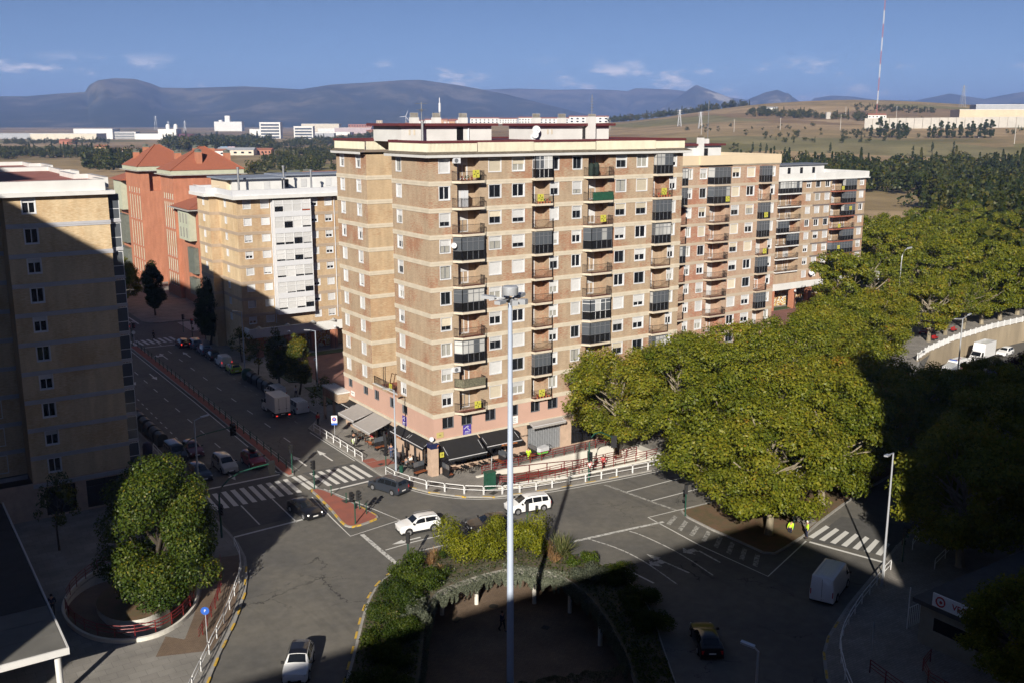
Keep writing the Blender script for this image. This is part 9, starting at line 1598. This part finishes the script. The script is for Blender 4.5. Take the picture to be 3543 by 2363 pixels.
red_rail([(p[0], p[1], .45) for p in offset(RING, .1)[0:60:2]], 'dark red railing round the curved ramp under the chestnut', 3, .95, 1.5); pl = [(-27.2, -9.8, KZ), (-27.9, -12.2, KZ), (-28.7, -14.6, KZ), (-30.0, -17.4, KZ), (-31.6, -20.2, KZ), (-32.8, -22.2, KZ)]; red_rail(pl, 'dark red railing parallel to the left white guard rails', 3, 1.0, 1.4); red_rail([(10.5, -54.5, KZ), (8.8, -55.0, KZ), (7.6, -56.4, KZ), (7.4, -58.2, KZ)], 'dark railing of the shaded ramp at the bottom right'); red_rail([(5.6, -53.0, KZ), (5.0, -55.5, KZ), (4.6, -58, KZ)], 'second dark railing at the bottom right edge')
b = MB(); ribbon(b, [(-26.6, -8.2), (-27.6, -11.5), (-29.0, -15.2), (-31.0, -19.4), (-33.0, -22.6), (-35.4, -21.3)], 3.0, KZ + .004); b.build('ramp_approach', 'paving_brown', pav_l)
# ------------------------------------------------------------------ retaining wall of the underpass, parapet railing, bushes
o = empty('retaining_wall', (0, 0, 0)); tag(o, 'ochre concrete retaining wall beside the sunken avenue', 'wall'); WP = [(93, 3.2), (99.5, 5.6), (111.0, 8.4), (126.6, 10.6), (140.2, 11.2), (170, 11.9)]
for p, q in zip(WP[:-1], WP[1:]): p, q = Vector(p), Vector(q); d = q - p; b = MB(); b.obox((*((p + q) / 2 + Vector((-d.y, d.x)).normalized() * .2), -1.7), (*d, 0), (-d.y, d.x, 0), (0, 0, 1), d.length / 2, .2, 2.1); b.build('wall_panel', 'retaining', o)
o = empty('parapet_railing', (0, 0, .4)); tag(o, 'white panelled railing on top of the retaining wall', 'railing')
for p, q in zip(WP[:-1], WP[1:]):
 p, q = Vector(p), Vector(q); d = q - p; n = max(1, int(d.length / 2.0)); nn = Vector((-d.y, d.x)).normalized() * .25
 for i in range(n): a, c_ = p.lerp(q, i / n) + nn, p.lerp(q, (i + 1) / n) + nn; b = MB(); b.obox((*a, .55), (*d, 0), (-d.y, d.x, 0), (0, 0, 1), .12, .07, .62); b.build('post', 'rail_white', o); b = MB(); b.bar((*a, .98), (*c_, .98), .06, .08); b.bar((*a, .12), (*c_, .12), .06, .06); [b.bar((*a.lerp(c_, k / 8), .12), (*a.lerp(c_, k / 8), .98), .05, .09) for k in range(1, 8)]; b.build('panel', 'rail_white', o)
for i, (x, y) in enumerate(((107, -4.5), (112, -3.5), (117, -2.5), (122, -1.6), (128, -.8))): shrub('p', x, y, -3.5, 2.6, 3.6, 700 + i, 'leaf_purple', .22, 70, ordw(i) + ' purple leaved bush in the underpass verge from the left', 'bush')
for i, (x, y) in enumerate(((110, 11.6), (119.5, 14.0), (146, 14.6))): o = empty('park_bench', (x, y, KZ), .2); tag(o, ordw(i) + ' red bench above the retaining wall from the left', 'bench'); bx('seat', 'red_paint', o, -.9, .9, -.25, .25, .42, .48); bx('backrest', 'red_paint', o, -.9, .9, .22, .28, .55, .9); [(lambda m_: m_.build('leg', 'signal_black', o))((lambda m_: (m_.box(x_ - .04, x_ + .04, -.22, .26, 0, .42), m_)[1])(MB())) for x_ in (-.7, .7)]
# ------------------------------------------------------------------ low buildings at the edges
o = empty('market_pavilion', (0, 0, 0)); tag(o, 'low pavilion with pale sheet roof and white columns at lower left', 'building'); bx('wall', 'stone_base', o, -74, -47, -24, 4, 0, 3.9); PX = -42.3
for i in range(13): b = MB(); y0 = -25.3 + i * 2.4; b.box(-75, PX - .05, y0 + .01, y0 + 2.39, 4.02, 4.1); b.build('roof_panel', 'sheet_roof' if i < 3 else 'sheet_roof_shaded', o)  # panels beyond the pale sunlit corner are painted dark to imitate shade
b = MB(); b.box(-75.1, PX, -25.4, 6, 3.72, 4.0); b.box(PX, PX + .12, -25.52, 6, 3.66, 4.14); b.box(-75, PX, -25.52, -25.4, 3.66, 4.14); b.build('fascia', 'white_render', o)
for y in (-24.4, -18.5, -12.5, -6.5, -.5): b = MB(); b.tube([(PX - .5, y, .1), (PX - .5, y, 3.72)], .22, 14); b.build('column', 'white_render', o, smooth=True)
o = empty('works_hut', (0, 0, 0)); tag(o, 'low flat roofed hut carrying a white lettered sign at right', 'building'); bx('wall', 'hut_wall', o, 12.3, 27, -66, -52.2, 0, 3.4); bx('roof', 'asphalt_patch', o, 11.8, 27.4, -66.4, -51.8, 3.4, 3.75); bx('window', 'glass_dark', o, 12.24, 12.29, -58, -53.4, 1.6, 2.6)
o = empty('roof_sign', (11.7, -55.6, 4.35), -math.pi / 2); tag(o, 'white sign with red ring and red lettering on the hut roof', 'sign'); bx('board', 'paper_white', o, -2.1, 2.1, -.05, .05, -.5, .5); lettering('VEOLIA', .62, 'sign_red', o, (.5, -.06, 0), (math.pi / 2, 0, 0), bold=.01); b = MB(); b.tube([(-1.45 + .34 * math.cos(t * .3142), -.062, .34 * math.sin(t * .3142)) for t in range(21)], .06, 6); b.build('ring', 'sign_red', o); b = MB(); b.tube([(-1.42, -.055, -.02), (-1.42, -.075, -.02)], .12, 14); b.build('dot', 'sign_red', o)
b = MB(); b.tube([(13.3, -50.6, 0), (13.3, -50.6, 3.6)], .05, 8); [b.bar((13.3 + k * .25, -50.6, .2), (13.3 + k * .25, -50.6, 1.9), .03, .03) for k in range(10)]; b.bar((13.3, -50.6, 1.9), (15.6, -50.6, 1.9), .05, .05); tag(b.build('gate', 'rail_white'), 'white barred gate beside the hut', 'gate')
